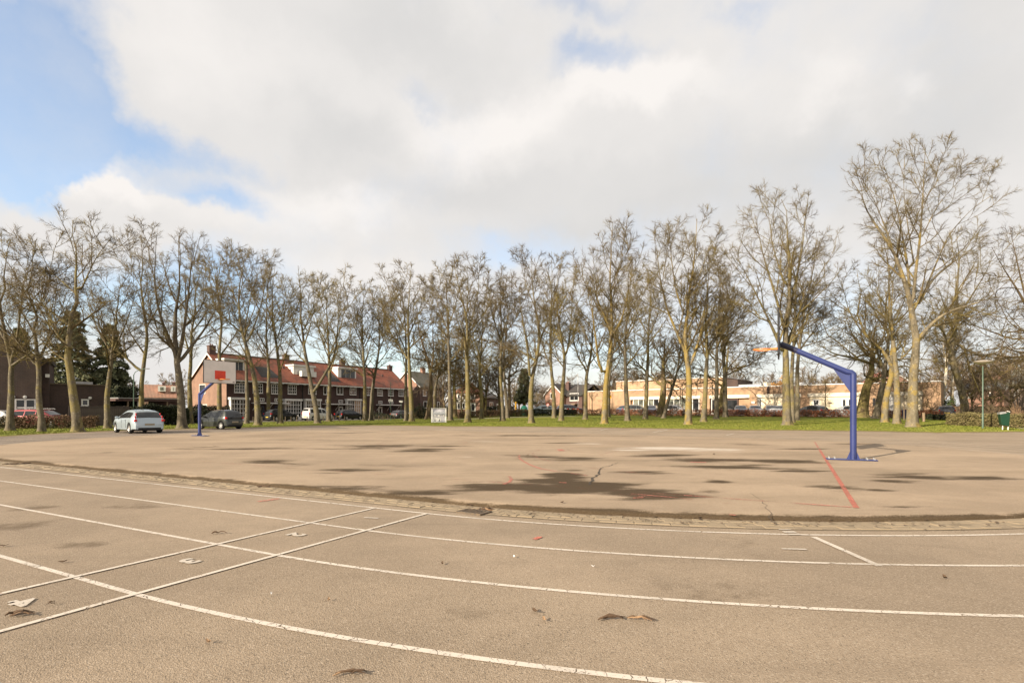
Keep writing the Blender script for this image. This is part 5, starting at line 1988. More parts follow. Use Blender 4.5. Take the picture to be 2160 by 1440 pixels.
def bay_pane(par, x0, x1, z0, z1, y, glass):
    """one light of a bay window: bars directly on the bay, pane behind them"""
    b = MB()
    nx, ny, w = 3, 4, .075
    for i in range(1, nx):
        x = x0 + (x1 - x0) * i / nx
        b.box(x - w / 2, x + w / 2, y - .04, y - .005, z0, z1)
    for j in range(1, ny):
        z = z0 + (z1 - z0) * j / ny
        b.box(x0, x1, y - .046, y - .006, z - w / 2, z + w / 2)
    b.build('glazing_bar', M['white'], par)
    p = MB()
    p.box(x0, x1, y, y + .02, z0, z1)
    p.build('pane', M[glass], par)


FT = build_terrace()


# --- the flat-roofed yellow brick school
def build_school():
    F = Fac(1238, 106, 1985, 70)
    t = F.thing('school_building', 'low yellow brick school with flat roof and cream panels', 'school')
    L = F.L
    top = 5.2 + 1.335 - 1.335 - F.g + .05
    top = (1.335 + 3.91) - F.g
    # wall pieces between openings keep real recesses
    S = F.s
    band = top - 1.18         # underside of the parapet, top of the lintel band
    b = MB()
    b.box(0, L, .0, 9, band, top)
    b.box(0, S(1330), 0, 9, -.6, band - .001)
    b.box(S(1476), S(1497), 0, 9, -.6, band - .001)
    b.box(S(1580), S(1597), 0, 9, -.6, band - .001)
    b.box(S(1688), S(1707), 0, 9, -.6, band - .001)
    b.box(S(1832), S(1866), 0, 9, -.6, band - .001)
    b.box(S(1946), L, 0, 9, -.6, band - .001)
    b.build('wall', M['brick_yellow'], t)
    b = MB()
    b.box(-.08, L + .08, -.08, 9.1, top + .002, top + .14)
    b.build('parapet_trim', M['white'], t)
    # recessed back wall behind the openings
    b = MB()
    b.box(S(1330), S(1946), .45, .7, -.6, band - .002)
    b.build('back_wall', M['brick_yellow'], t)
    for a, c in ((1329, 1477), (1496, 1581), (1596, 1690), (1704, 1834), (1865, 1947)):
        q = MB()
        q.box(S(a), S(c), -.07, .4, band - .52, band + .0)
        q.build('lintel', M['lintel'], t)
    zl = band - .523
    # strip windows
    for a, c, n in ((1336, 1389, 5), (1408, 1474, 5)):
        q = MB()
        x0, x1 = S(a), S(c)
        q.box(x0, x1, .10, .2, .35, .55)
        for k in range(n + 1):
            x = x0 + (x1 - x0) * k / n
            q.box(x - .06, x + .06, .08, .22, .551, zl)
        wo = q.build('window', M['white'], t)
        for k in range(n):
            xa = x0 + (x1 - x0) * k / n + .062
            xb = x0 + (x1 - x0) * (k + 1) / n - .062
            p = MB()
            p.box(xa, xb, .14, .16, .552, zl - .002)
            p.build('pane', M['glass_light' if k < 4 else 'glass'], wo)
        q = MB()
        q.box(x0, x1, .06, .3, -.4, .349)
        q.build('spandrel', M['brick_yellow'], t)
    q = MB()
    q.box(S(1389.5), S(1407.5), -.02, .4, -.6, zl)
    q.build('pier', M['brick_yellow'], t)
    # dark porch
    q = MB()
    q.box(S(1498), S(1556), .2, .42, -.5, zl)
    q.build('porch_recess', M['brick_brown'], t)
    window(t, S(1500), S(1509), .1, zl - .1, 1, 1, y=.18, t=.1, sill=False, glass='glass')
    window(t, S(1516), S(1554), .9, zl - .3, 3, 1, 'black', 'glass', y=.18, t=.08, sill=False)
    # cream panels
    for a, c in ((1606, 1687), (1707, 1832), (1866, 1946)):
        q = MB()
        q.box(S(a), S(c), .12, .35, -.5, zl)
        q.build('panel', M['cream'], t)
    window(t, S(1597.5), S(1605.5), .2, zl - .1, 2, 1, y=.3, t=.08, sill=False)
    x0, x1 = S(1714), S(1728.5)
    window(t, x0, x1, .25, 2.3, 1, 2, y=.12, t=.16, sill=False, name='glazed_door')
    # paper shapes stuck on the door glass
    for dx, dz in ((.35, 1.9), (.7, 1.55), (.5, 1.4), (.85, 1.8), (.9, 1.45)):
        q = MB()
        q.box(x0 + dx, x0 + dx + .13, .098, .106, dz, dz + .13)
        q.build('paper_shape', M['paper'], t)
    window(t, S(1775), S(1786), 1.0, 2.35, 1, 1, y=.12, t=.15)
    window(t, S(1787.5), S(1799), 1.0, 2.35, 1, 1, y=.12, t=.15)
    window(t, S(1840), S(1848), 1.2, 2.4, 1, 2, y=.0, t=.08, frame='wood')
    # garage door
    q = MB()
    x0, x1 = S(1870), S(1886)
    for k in range(5):
        q.box(x0, x1, .06, .118, .1 + k * .5, .1 + k * .5 + .485)
    q.build('garage_door', M['white'], t)
    q = MB()
    x0, x1 = S(1746), S(1758)
    q.box(x0, x1, .05, .115, 1.62, 1.72)
    q.box(x0 + .2, x1 - .2, .05, .115, 1.722, 1.80)
    q.build('wall_lamp', M['iron'], t)
    q = MB()
    q.box(S(1585), S(1592), -.05, -.003, 1.75, 2.1)
    q.build('wall_plaque', M['white'], t)
    # the taller hall behind the left half
    x0, x1 = F.s(1300, -5), F.s(1526, -5)
    zt = F.z(1410, 800.5, -5)
    q = MB()
    q.box(x0, x1, 5, 16, top + .15, zt)
    ho = q.build('upper_hall', M['brick_yellow'], t)
    q = MB()
    q.box(x0 - .1, x1 + .1, 4.9, 16.1, zt + .002, zt + .14)
    q.build('hall_trim', M['white'], ho)
    x0, x1 = F.s(1522, -6), F.s(1556, -6)
    q = MB()
    q.box(x0 + .4, x1, 6, 14, top + .15, zt - .35)
    q.build('plant_room', M['brick_dark'], t)
    # roof lights and vents
    for a, c, y0, y1, m in ((1558, 1606, 810.5, 814, 'roof_grey'), (1686, 1706, 806, 811, 'roof_grey'), (1611, 1618, 806, 809, 'cream')):
        o = -2.5
        q = MB()
        q.box(F.s(a, o), F.s(c, o), 2.5, 4.5, top + .145, F.z((a + c) / 2, y0, o))
        q.build('roof_light', M[m], t)
    q = MB()
    q.box(S(1618), S(1623), -.10, -.004, band + .01, top - .05)
    q.build('wall_vent', M['brick_dark'], t)
    return F


FS = build_school()


# red gabled building behind the right half of the school
F = Fac(1838, 92, 1926, 90)
t = F.thing('gabled_house', 'reddish brick gable with white barge boards rising behind the school roof', 'house')
gable_house(t, F.L, 10, F.z(1838, 811), F.z(1885, 783), 'brick_pink', 'tile_red', .3, 'brick_pink', axis='y')


# --- left: dark brick house with steep gable and flat-roofed wing
def build_left_house():
    F = Fac(-90, 46, 103, 49.6)
    t = F.thing('gabled_house', 'dark brown brick house with a steep gable at the left edge', 'house')
    ze = F.z(85, 757)
    ap = F.z(-20, 678)
    b = MB()
    x85, xa = F.s(87), F.s(-18)
    b.prism([(0, -.2), (x85, -.2), (x85, ze), (xa, ap), (0, ze + (ap - ze) * .45)], 'y', 0, 1.2)
    b.build('wall', M['brick_dark'], t)
    b = MB()
    sl = (ap - ze) / (xa - x85)
    b.prism([(x85 + .12, ze - .12 * sl * 0 + .0), (xa, ap + .02), (xa, ap + .28), (x85 + .2, ze + .22)], 'y', -.15, 1.25)
    ro = b.build('roof', M['tile_dark'], t)
    b = MB()
    b.box(x85 + .002, F.L, .6, 7, -.2, F.z(100, 764))
    b.build('side_wall', M['brick_dark'], t)
    b = MB()
    b.box(x85 - .1, F.L + .15, .5, 7.1, F.z(100, 764) + .002, F.z(100, 755))
    b.build('side_roof', M['tile_dark'], t)
    b = MB()
    b.box(x85 + .25, F.L + .02, .4, .596, F.z(95, 795), F.z(95, 788))
    b.build('white_beam', M['white'], t)
    window(t, F.s(31), F.s(76), F.z(50, 877), F.z(50, 841), 2, 2, t=.12, bar=.1, proud=.08)
    for px in (28, 53):
        q = MB()
        q.lathe([(.0001, -.12), (.14, -.1), (.14, .1), (.0001, .12)], 10, (F.s(px), -.1, F.z(50, 837)), 'y')
        q.build('wall_lamp', M['white'], t)
    # paper fish shapes on the glass
    F2 = Fac(96, 50.4, 222, 54.2)
    t2 = F2.thing('brick_extension', 'flat-roofed dark brick wing with one small white window', 'house')
    b = MB()
    z = F2.z(160, 812)
    b.box(0, F2.L, 0, 7, -.2, z)
    b.build('wall', M['brick_dark'], t2)
    b = MB()
    b.box(-.1, F2.L + .1, -.1, 7.1, z + .002, z + .12)
    b.build('flat_roof', M['iron'], t2)
    window(t2, F2.s(171), F2.s(187), F2.z(179, 856), F2.z(179, 841.5), 1, 1, t=.12, proud=.08)
    q = MB()
    q.lathe([(.0001, -.1), (.13, -.09), (.13, .09), (.0001, .1)], 10, (F2.s(189), -.1, F2.z(189, 839)), 'y')
    q.build('wall_lamp', M['white'], t2)
    x = F2.s(198)
    b = MB()
    b.box(x - .9, x + .5, 2, 3.2, z + .121, z + .45)
    b.build('roof_box', M['galv'], t2)


build_left_house()


def plank_fence(label, px0, Y0, px1, Y1, h, mat='fence', bw=.15):
    F = Fac(px0, Y0, px1, Y1)
    t = F.thing('wooden_fence', label, 'fence')
    rng = random.Random(5)
    n = int(F.L / bw)
    b = MB()
    b.box(0, bw - .014, -.012, .012, 0.02, h)
    me = b.mesh('board')
    me.materials.append(M[mat])
    for i in range(n):
        o = link_mesh('board', me, t)
        o.location = (i * bw, rng.uniform(-.012, .012), rng.uniform(-.03, .03))
    for z in (.4, h - .4):
        b = MB()
        b.box(0, F.L, .026, .07, z, z + .08)
        b.build('rail', M[mat], t)
    for i in range(int(F.L / 2) + 1):
        b = MB()
        b.box(i * 2, i * 2 + .1, .072, .17, 0, h + .05)
        b.build('post', M[mat], t)


plank_fence('weathered brown board fence beside the flat-roofed brick wing', 145, 47.8, 278, 51, 1.85)

# carport and low garden buildings behind the fence
F = Fac(250, 60, 385, 66)
t = F.thing('carport', 'low flat-roofed carport behind the dark hedge left of the terrace', 'carport')
zt = F.z(320, 841)
b = MB()
b.box(0, F.L, 0, 5, zt - .28, zt)
b.build('flat_roof', M['brick_brown'], t)
b = MB()
b.box(-.05, F.L + .05, -.06, 5.05, zt + .002, zt + .09)
b.build('roof_trim', M['galv'], t)
for px in (270, 292, 353):
    b = MB()
    b.box(F.s(px), F.s(px) + .14, .1, .24, -.1, zt - .282)
    b.build('post', M['white' if px == 292 else 'wood'], t)
b = MB()
b.box(F.s(355), F.L, .3, 4.5, -.1, zt - .283)
b.build('wall', M['brick_brown'], t)

F = Fac(296, 118, 384, 122)
t = F.thing('row_house', 'distant pink-roofed houses with white dormers behind the carport', 'house')
gable_house(t, F.L, 8, F.z(340, 838), F.z(340, 812), 'brick_pink', 'tile_pink', .3)
for a, c in ((333, 349), (360, 370)):
    x0, x1 = F.s(a), F.s(c)
    b = MB()
    b.box(x0, x1, .6, 3, F.z(340, 825), F.z(340, 813.5))
    d_ = b.build('dormer', M['white'], t)
    b = MB()
    b.box(x0 + .4, x1 - .4, .57, .598, F.z(340, 823), F.z(340, 816))
    b.build('pane', M['glass_light'], d_)
chimney(t, F.s(344), 4, F.z(340, 813), F.z(340, 805))
chimney(t, F.s(366), 4, F.z(340, 813), F.z(340, 804))

# --- grey-roofed brown house right of the terrace
F = Fac(886, 113, 936, 119)
t = F.thing('detached_house', 'brown brick house with a mossy grey roof at the right end of the terrace', 'house')
E_, R_ = F.z(890, 815.5), F.z(890, 783)
ro = gable_house(t, F.L, 8, E_, R_, 'brick_brown', 'tile_grey', .3, 'brick_pink')  # sunlight on the gables is put into their paler brick
for a, c, y0, y1, n in ((892, 899, 821, 835, 1), (909, 914, 822, 835, 1), (922, 927, 822, 836, 1), (922, 927, 847, 862, 1), (893, 907, 846, 860, 2)):
    window(t, F.s(a), F.s(c), F.z(a, y1), F.z(a, y0), n, 1, t=.1, glass='blind' if a == 892 else 'glass')
chimney(ro, F.s(892, -4), 4, R_ - .2, F.z(892, 771), 1.0, .7, 'brick_pink')
b = MB()
b.box(-.06, -.004, 3.2, 5.0, .2, 2.2)
b.build('side_door', M['navy'], t)

# --- white and brick house with orange hipped roof
F = Fac(962, 98, 1013, 98)
t = F.thing('detached_house', 'brick house with white window bands under an orange hipped roof', 'house')
E_ = F.z(990, 827)
Rg = F.z(990, 806)
b = MB()
b.box(0, F.L, 0, 7, -.3, E_)
b.build('wall', M['brick_pink'], t)
b = MB()
o_ = .4
L_ = F.L
b.add([(-o_, -o_, E_), (L_ + o_, -o_, E_), (L_ + o_, 7 + o_, E_), (-o_, 7 + o_, E_), (L_ / 2 - .5, 3.5, Rg), (L_ / 2 + .5, 3.5, Rg),
       (-o_, -o_, E_ - .12), (L_ + o_, -o_, E_ - .12), (L_ + o_, 7 + o_, E_ - .12), (-o_, 7 + o_, E_ - .12)],
      [(0, 1, 5, 4), (1, 2, 5), (2, 3, 4, 5), (3, 0, 4), (9, 8, 7, 6), (0, 6, 7, 1), (1, 7, 8, 2), (2, 8, 9, 3), (3, 9, 6, 0)])
ro = b.build('roof', M['tile_orange'], t)
b = MB()
b.box(F.s(963.5), F.s(982), -.06, -.004, F.z(970, 863), F.z(970, 829.5))
b.build('white_panel', M['white'], t)
window(t, F.s(965), F.s(981.5), F.z(970, 841), F.z(970, 831), 3, 1, y=-.062, t=.09, bar=.1)
window(t, F.s(965), F.s(981.5), F.z(970, 862), F.z(970, 850), 3, 1, y=-.062, t=.09, bar=.1)
window(t, F.s(992.5), F.s(1002), F.z(997, 841), F.z(997, 828.5), 2, 1, t=.09, bar=.1)
door(t, F.s(992.5), F.s(1003.5), F.z(998, 849), 'white')
b = MB()
b.box(F.s(969), F.s(978), 1.6, 1.9, E_ + .9, E_ + 1.0)
q = b.build('solar_panel', M['solar'], ro)

# --- brown brick house half hidden by oaks
F = Fac(1024, 104, 1056, 112)
t = F.thing('detached_house', 'brown brick house half hidden behind the oaks left of the yellow post', 'house')
gable_house(t, F.L, 8, F.z(1040, 840), F.z(1040, 822), 'brick_brown', 'tile_dark', .3, 'brick_pink')
window(t, F.s(1032), F.s(1040), F.z(1036, 858), F.z(1036, 848), 2, 1, t=.12)
door(t, F.s(1047), F.s(1052), 2.2, 'white')
chimney(t, F.s(1028, -4), 4, F.z(1040, 824), F.z(1040, 808))

# --- pink gabled houses
for (pa, ya, pb, yb, pe, pr, lab, extra) in (
        (1150, 118, 1186, 114.5, 832, 811, 'pink brick house with white-edged gable, nearest the red round sign', True),
        (1196, 134, 1228, 130.5, 830, 812, 'pink brick gabled house behind the white flag pole', True),
        (1244, 151, 1262, 149, 828, 815, 'small pale gable peeping over the left end of the school wall', False)):
    F = Fac(pa, ya, pb, yb)
    t = F.thing('gabled_house', lab, 'house', 'pink gabled houses')
    m = (pa + pb) / 2
    ro = gable_house(t, F.L, 12, F.z(m, pe), F.z(m, pr), 'brick_pink', 'tile_dark', .35, axis='y')
    if extra:
        chimney(ro, F.L * .82, 3.0, F.z(m, pe) + .6, F.z(m, pr) + .5, .9, .7)
        # cross wing to the right, its shade put into a darker brick
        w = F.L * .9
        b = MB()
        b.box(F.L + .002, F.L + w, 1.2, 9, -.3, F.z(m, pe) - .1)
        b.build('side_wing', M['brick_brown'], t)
        e0, r0 = F.z(m, pe), F.z(m, pr) - .15
        b = MB()
        b.prism([(.8, e0 - .4), (5.1, r0), (9.4, e0 - .4), (9.4, e0 - .2), (5.1, r0 + .2), (.8, e0 - .2)], 'x', F.L * .5, F.L + w + .2)
        b.build('side_roof', M['tile_dark'], t)
        window(t, F.L + w * .25, F.L + w * .8, 2.7, 4.3, 2, 1, y=1.2, t=.12)
        b = MB()
        b.box(F.L + w * .5, F.L + w * .75, .2, 1.19, 1.9, 2.05)
        b.build('porch', M['wood'], t)
    window(t, F.L * .3, F.L * .62, 3.2, 4.4, 2, 1, t=.1)

# --- low houses at the right
F = Fac(2030, 80, 2118, 76)
t = F.thing('bungalow', 'low brick house with solar panels and a glazed roof at the right', 'house')
E_, R_ = F.z(2070, 822), F.z(2070, 801)
ro = gable_house(t, F.L, 8, E_, R_, 'brick_pink', 'tile_grey', .35, 'brick_pink')
sl = (R_ - E_) / 4


def on_roof(par, name, x0, x1, y0, y1, mat, lift=.28):
    b = MB()
    b.add([(x0, y0, E_ + y0 * sl + lift), (x1, y0, E_ + y0 * sl + lift), (x1, y1, E_ + y1 * sl + lift), (x0, y1, E_ + y1 * sl + lift),
           (x0, y0, E_ + y0 * sl + lift - .06), (x1, y0, E_ + y0 * sl + lift - .06), (x1, y1, E_ + y1 * sl + lift - .06), (x0, y1, E_ + y1 * sl + lift - .06)],
          [(0, 1, 2, 3), (7, 6, 5, 4), (0, 4, 5, 1), (1, 5, 6, 2), (2, 6, 7, 3), (3, 7, 4, 0)])
    b.build(name, M[mat], par)


x0, x1 = F.s(2037, -1), F.s(2055, -1)
for k in range(2):
    on_roof(ro, 'solar_panel', x0 + (x1 - x0) / 2 * k + .02, x0 + (x1 - x0) / 2 * (k + 1) - .02, .2, 3.2, 'solar')
x0, x1 = F.s(2082, -1), F.s(2112, -1)
for k in range(3):
    on_roof(ro, 'roof_pane', x0 + (x1 - x0) / 3 * k + .03, x0 + (x1 - x0) / 3 * (k + 1) - .03, .1, 3.0, 'glass_light')
window(t, F.s(2042), F.s(2054), F.z(2048, 839), F.z(2048, 828), 1, 1, t=.25)
window(t, F.s(2085), F.s(2093), F.z(2090, 838), F.z(2090, 827), 2, 1, t=.12)
door(t, F.s(2038), F.s(2042), 2.2, 'white')
chimney(ro, F.s(2109, -4), 4, R_ - .2, F.z(2109, 790), 1.5, .8, 'brick_pink')
F = Fac(2128, 68, 2230, 64.5)
t = F.thing('wooden_barn', 'dark timber-clad house with a steep roof at the right edge', 'house')
E_, R_ = F.z(2150, 812), F.z(2150, 780)
gable_house(t, F.L, 7, E_, R_, 'barn_board', 'tile_grey', .5, 'barn_board', barge='wood')
n = int(F.L / .2)
b = MB()
b.box(0, .185, -.03, -.002, 0, E_ - .05)
me = b.mesh('board')
me.materials.append(M['barn_board'])
for i in range(n):
    o = link_mesh('board', me, t)
    o.location = (i * .2, 0, 0)
for a, c in ((2131, 2133), (2139, 2142), (2147, 2149)):
    b = MB()
    b.box(F.s(a), F.s(c), -.09, -.032, F.z(a, 835), F.z(a, 822))
    b.build('white_post', M['white'], t)

# --- low brick garden walls
for (pa, ya, pb, yb, y0, lab) in ((2004, 66, 2030, 66, 857, 'short orange brick garden wall beside the birches'), (2056, 70, 2140, 68, 857, 'long low orange brick garden wall behind the green lamp post')):
    F = Fac(pa, ya, pb, yb)
    t = F.thing('garden_wall', lab, 'wall')
    zt = F.z((pa + pb) / 2, y0)
    b = MB()
    b.box(0, F.L, 0, .22, -.4, zt)
    b.build('brickwork', M['brick_yellow'], t)
    b = MB()
    b.box(-.04, F.L + .04, -.04, .26, zt + .002, zt + .06)
    b.build('coping', M['tile_orange'], t)

# ------------------------------------------------------------------ hedges and bushes
P = lambda px, py: gp(px, py)
A_ = lambda px, Y: Vector((X_(px, Y), Y, gz(X_(px, Y), Y)))
hedge('clipped brown hedge along the grass in front of the parked red cars', A_(-60, 40.5), A_(206, 42.5), .9, 1.0, 'hedge_brown', 11000, .045, 1)
hedge('tall black-green hedge between the silver and the dark hatchback', A_(276, 50), A_(398, 53), 1.0, 1.85, 'hedge_dark', 9000, .07, 2)
hedge('dark garden hedge against the lit end wall of the terrace', A_(400, 66), A_(482, 71), 1.0, 2.0, 'hedge_dark', 5000, .08, 3)
hedge('low brown-green hedge crossing behind the trees near the green bottle bank', A_(966, 70), A_(1120, 74), .8, .95, 'hedge_brown', 7000, .06, 4)
hedge('low dark hedge in front of the cars by the pink houses', A_(1116, 74), A_(1214, 79), .8, .95, 'hedge_dark', 4500, .06, 5)
hedge('long rust-red beech hedge in front of the parked cars at the school', A_(1210, 80), A_(1800, 66), .8, .95, 'hedge_red', 15000, .055, 6)
hedge('rust-red beech hedge right of the massive oak', A_(1840, 66), A_(1990, 63), .8, .95, 'hedge_red', 4500, .055, 7)
hedge('dark hedge before the brown brick house among the oaks', A_(1026, 92), A_(1092, 98), .8, 1.6, 'hedge_dark', 2500, .08, 8)
hedge('thin green and brown hedge beside the lamp post and green bin', A_(2002, 44.5), A_(2160, 38.5), .8, 1.0, 'hedge_green', 9500, .05, 9)
hedge('dark low hedge in the shade of the trees near the small bollard', A_(1952, 58), A_(2012, 55), 1.2, .6, 'hedge_dark', 2000, .06, 10)
bush('brown twiggy bush left of the terrace beneath the street lamp', 272, 850, 66, 5.0, 2.6, 'hedge_brown', 2600, 3)
bush('dark round evergreen bush below the cedars', 256, 850, 64, 4.4, 5.0, 'hedge_dark', 5200, 4, size=.12)
bush('brown bush in front of the distant pink roofs', 318, 850, 74, 6.0, 2.9, 'hedge_brown', 2500, 5)
bush('orange willow shrub glowing above the school roof', 1643, 815, 102, 7.0, 6.6, 'rust_leaf', 5200, 6, size=.13)
bush('bare brown thicket left of the pink houses', 1140, 850, 104, 8.0, 5.2, 'far_twig', 900, 7, True)
bush('bare brown shrub close to the red round sign', 1162, 850, 100, 5.5, 3.9, 'far_twig', 700, 8, True)
bush('tall dry reed-like shrub behind the green bin', 2148, 870, 46, 3.0, 1.9, 'straw', 300, 9, True)
bush('bare twiggy shrub behind the green lamp post', 2100, 870, 52, 3.6, 2.2, 'far_twig', 500, 10, True)
bush('bare twiggy shrub left of the green lamp post', 2046, 870, 54, 2.8, 2.0, 'far_twig', 400, 11, True)
bush('ivy-green bush at the foot of the second birch', 2004, 866, 72, 1.7, 2.6, 'pine', 900, 12, size=.09)
bush('brown leafless thicket between the grey-roofed house and the orange-roofed house', 948, 860, 104, 7.0, 5.2, 'far_twig', 900, 16, True)
bush('dark evergreen shrub at the foot of the thicket right of the recycling container', 942, 860, 100, 4.5, 2.2, 'hedge_dark', 1500, 17)
bush('dark shrub by the front garden under the red roof', 420, 866, 62, 3.2, 1.9, 'hedge_dark', 1800, 13)
bush('low evergreen in front of the brown house with the grey roof', 886, 866, 82, 3.8, 2.0, 'hedge_dark', 1500, 14)
bush('low dark planting in front of the right half of the terrace', 800, 866, 92, 7.0, 1.1, 'hedge_dark', 1500, 15)

# ------------------------------------------------------------------ streets
FTn = Vector((FT.d.y, -FT.d.x))
road = [tuple(FT.p0 + FT.d * s + FTn * 6.5) for s in np.linspace(-34, 44, 60)]
strip('street', road, 7.4, M['road'], .05)
strip('pavement', [tuple(FT.p0 + FT.d * s + FTn * 1.6) for s in np.linspace(-20, 42, 60)], 2.2, M['path'], .06)
strip('footpath', [tuple(A_(px, Y))[:2] for px, Y in np.stack([np.linspace(955, 1215, 30), np.linspace(64, 72, 30)], -1)], 1.7, M['path'], .05)
strip('footpath', [tuple(A_(px, Y))[:2] for px, Y in np.stack([np.linspace(2144, 2420, 20), np.linspace(38.5, 35, 20)], -1)], 3.0, M['path'], .05)
FSn = Vector((FS.d.y, -FS.d.x))
strip('car_park', [tuple(FS.p0 + FS.d * s + FSn * 5.5) for s in np.linspace(-6, FS.L + 4, 60)], 9.5, M['road'], .05)

# ------------------------------------------------------------------ vehicles
def car(label, loc, heading, paint, top, W, wb, wheels_x0, belt=(.92, .86), sill=.21, r=.30, rear=(.06, .55), wind=None, side=None,
        tails=(), plate='plate', cat='car', name='parked_car', group=None, roof_rails=False, black_hatch=False, lights=True, low=False, tumble=.21):
    """top: (x, z) silhouette from the rear bumper top over the roof to the front bumper; heading: unit vector the nose points at"""
    t = thing(name, label, cat, loc, atan2(heading[1], heading[0]), group)
    L = top[-1][0]
    tx = np.array([p[0] for p in top])
    tz = np.array([p[1] for p in top])
    # smooth the silhouette
    fx = np.linspace(0, L, 400)
    fz = np.interp(fx, tx, tz)
    ker = np.ones(13) / 13
    pad = np.r_[np.full(6, fz[0]), fz, np.full(6, fz[-1])]
    fz = np.where((fx > .12) & (fx < L - .06), np.convolve(pad, ker, 'valid'), fz)
    Zt = lambda x: np.interp(x, fx, fz)
    wx = (wheels_x0, wheels_x0 + wb)
    ra = r + .055
    xs = set(np.round(np.linspace(0, .12, 7), 3)) | set(np.round(np.linspace(.12, L - .1, 26 if low else 44), 3)) | set(np.round(np.linspace(L - .1, L, 5), 3))
    for w_ in wx:
        xs |= set(np.round(w_ + ra * np.cos(np.linspace(0, pi, 15)), 3)) | {round(w_ - ra - .012, 3), round(w_ + ra + .012, 3)}
    xs = np.array(sorted(x for x in xs if 0 <= x <= L))
    zmax = tz.max()

    def wid(x):
        e = max(0, 1 - x / .55) ** 2.2 * .17 + max(0, 1 - (L - x) / .9) ** 2.2 * .26
        return W / 2 * (1 - e)

    def sec(x):
        w = wid(x)
        zt = float(Zt(x))
        zb0 = sill + .05 * (x < .35) + .02 * (x > L - .4)
        for w_ in wx:
            d = abs(x - w_)
            if d < ra:
                zb0 = max(zb0, r + sqrt(max(0, ra * ra - d * d)))
        bl = belt[0] + (belt[1] - belt[0]) * x / L
        zbelt = min(bl, zt - .03)
        zbelt = max(zbelt, zb0 + .05)
        g_ = min(1, max(0, (zt - bl) / (zmax - bl)))
        wr = w * (.95 - tumble * g_)
        z5 = max(zbelt + .006, zt - .10 * g_ - .015)
        return [(w * .93, zb0), (w * .985, zb0 + .025), (w, zb0 + (zbelt - zb0) * .5), (w * .988, zbelt - .07 * min(1, (zbelt - zb0) / .3)), (w * .955, zbelt),
                (wr, z5), (wr * .93, max(z5 + .002, zt - .03 * g_)), (wr * .62, zt + .004), (0, zt + .016)], g_
    S = [sec(x) for x in xs]
    V, F = [], []
    for x, (h, g_) in zip(xs, S):
        for y, z in h:
            V.append((x - L / 2, -y, z))
        for y, z in h[-2::-1]:
            V.append((x - L / 2, y, z))
    n = 17
    for i in range(len(xs) - 1):
        for k in range(n - 1):
            F.append((i * n + k, i * n + k + 1, (i + 1) * n + k + 1, (i + 1) * n + k))
    F.append(tuple(range(n)))
    F.append(tuple(range((len(xs) - 1) * n, len(xs) * n))[::-1])
    b = MB()
    b.add(V, F)
    body = b.build('body', paint, t, smooth=True)
    b = MB()
    b.box(-L / 2 + .12, L / 2 - .15, -W / 2 + .27, W / 2 - .27, .17, .62)
    b.box(-L / 2 + .05, L / 2 - .08, -W / 2 * .72, W / 2 * .72, .24, .42)
    b.build('underbody', M['black'], t)

    def patch(nm, x0, x1, s, v0=.06, v1=.9):
        xx = np.linspace(x0, x1, 9)
        V, F = [], []
        for x in xx:
            h, g_ = sec(x)
            a, c = h[4], h[5]
            for v in (v0, v1):
                y = a[0] + (c[0] - a[0]) * v
                z = a[1] + (c[1] - a[1]) * v
                V.append((x - L / 2, s * (y + .012), z + .002))
                V.append((x - L / 2, s * (y - .004), z))
        for i in range(len(xx) - 1):
            k, m_ = 4 * i, 4 * i + 4
            F += [(k, k + 2, m_ + 2, m_), (k + 1, m_ + 1, m_ + 3, k + 3), (k, m_, m_ + 1, k + 1), (k + 2, k + 3, m_ + 3, m_ + 2)]
        b = MB()
        b.add(V, F)
        return b.build(nm, M['glass'], t, smooth=False)

    def screen(nm, x0, x1, mat='glass', wf=.86, off=.014):
        xx = np.linspace(x0, x1, 10)
        V, F = [], []
        for x in xx:
            h, g_ = sec(x)
            dz = float(Zt(x + .01) - Zt(x - .01)) / .02
            nn = Vector((-dz, 1)).normalized()
            row = []
            for f in (-1, -.66, 0, .66, 1):
                y = h[5][0] * wf * f
                ay = abs(y)
                z = float(np.interp(ay, [h[8][0], h[7][0], h[6][0], h[5][0]], [h[8][1], h[7][1], h[6][1], h[5][1]]))
                V.append((x - L / 2 + nn.x * off, y, z + nn.y * off))
        for i in range(len(xx) - 1):
            for k in range(4):
                F.append((i * 5 + k, i * 5 + k + 1, (i + 1) * 5 + k + 1, (i + 1) * 5 + k))
        me = bpy.data.meshes.new(nm)
        me.from_pydata(V, [], F)
        me.materials.append(M[mat])
        if sum(p.normal.z for p in me.polygons) < 0:
            me.flip_normals()
        return link_mesh(nm, me, t)
    screen('rear_window', rear[0], rear[1])
    if wind:
        screen('windscreen', wind[0], wind[1])
    for s in (-1, 1):
        for (a, c) in (side or ()):
            patch('side_window', a, c, s)
        # door mirror
        if wind:
            h, _ = sec(wind[1] - .25)
            b = MB()
            b.lathe([(.001, -.10), (.06, -.09), (.085, 0), (.06, .09), (.001, .10)], 8, (wind[1] - .3 - L / 2, s * (h[4][0] + .10), h[4][1] + .06), 'y')
            b.build('wing_mirror', paint, t, smooth=True)
        if side and not low:
            for k, (a, c) in enumerate(side[:2]):
                h, _ = sec(a + .15)
                b = MB()
                b.box(a + .05 - L / 2, a + .24 - L / 2, s * (h[3][0] + .005) - .015, s * (h[3][0] + .005) + .015, h[3][1] - .06, h[3][1] - .03)
                b.build('door_handle', paint, t)
                b = MB()
                hx, _ = sec(c + .03)
                b.box(c + .02 - L / 2, c + .032 - L / 2, s * hx[2][0] - .004, s * hx[2][0] + .006, .34, hx[3][1] - .02)
                b.build('door_seam', M['black'], body)
        b = MB()
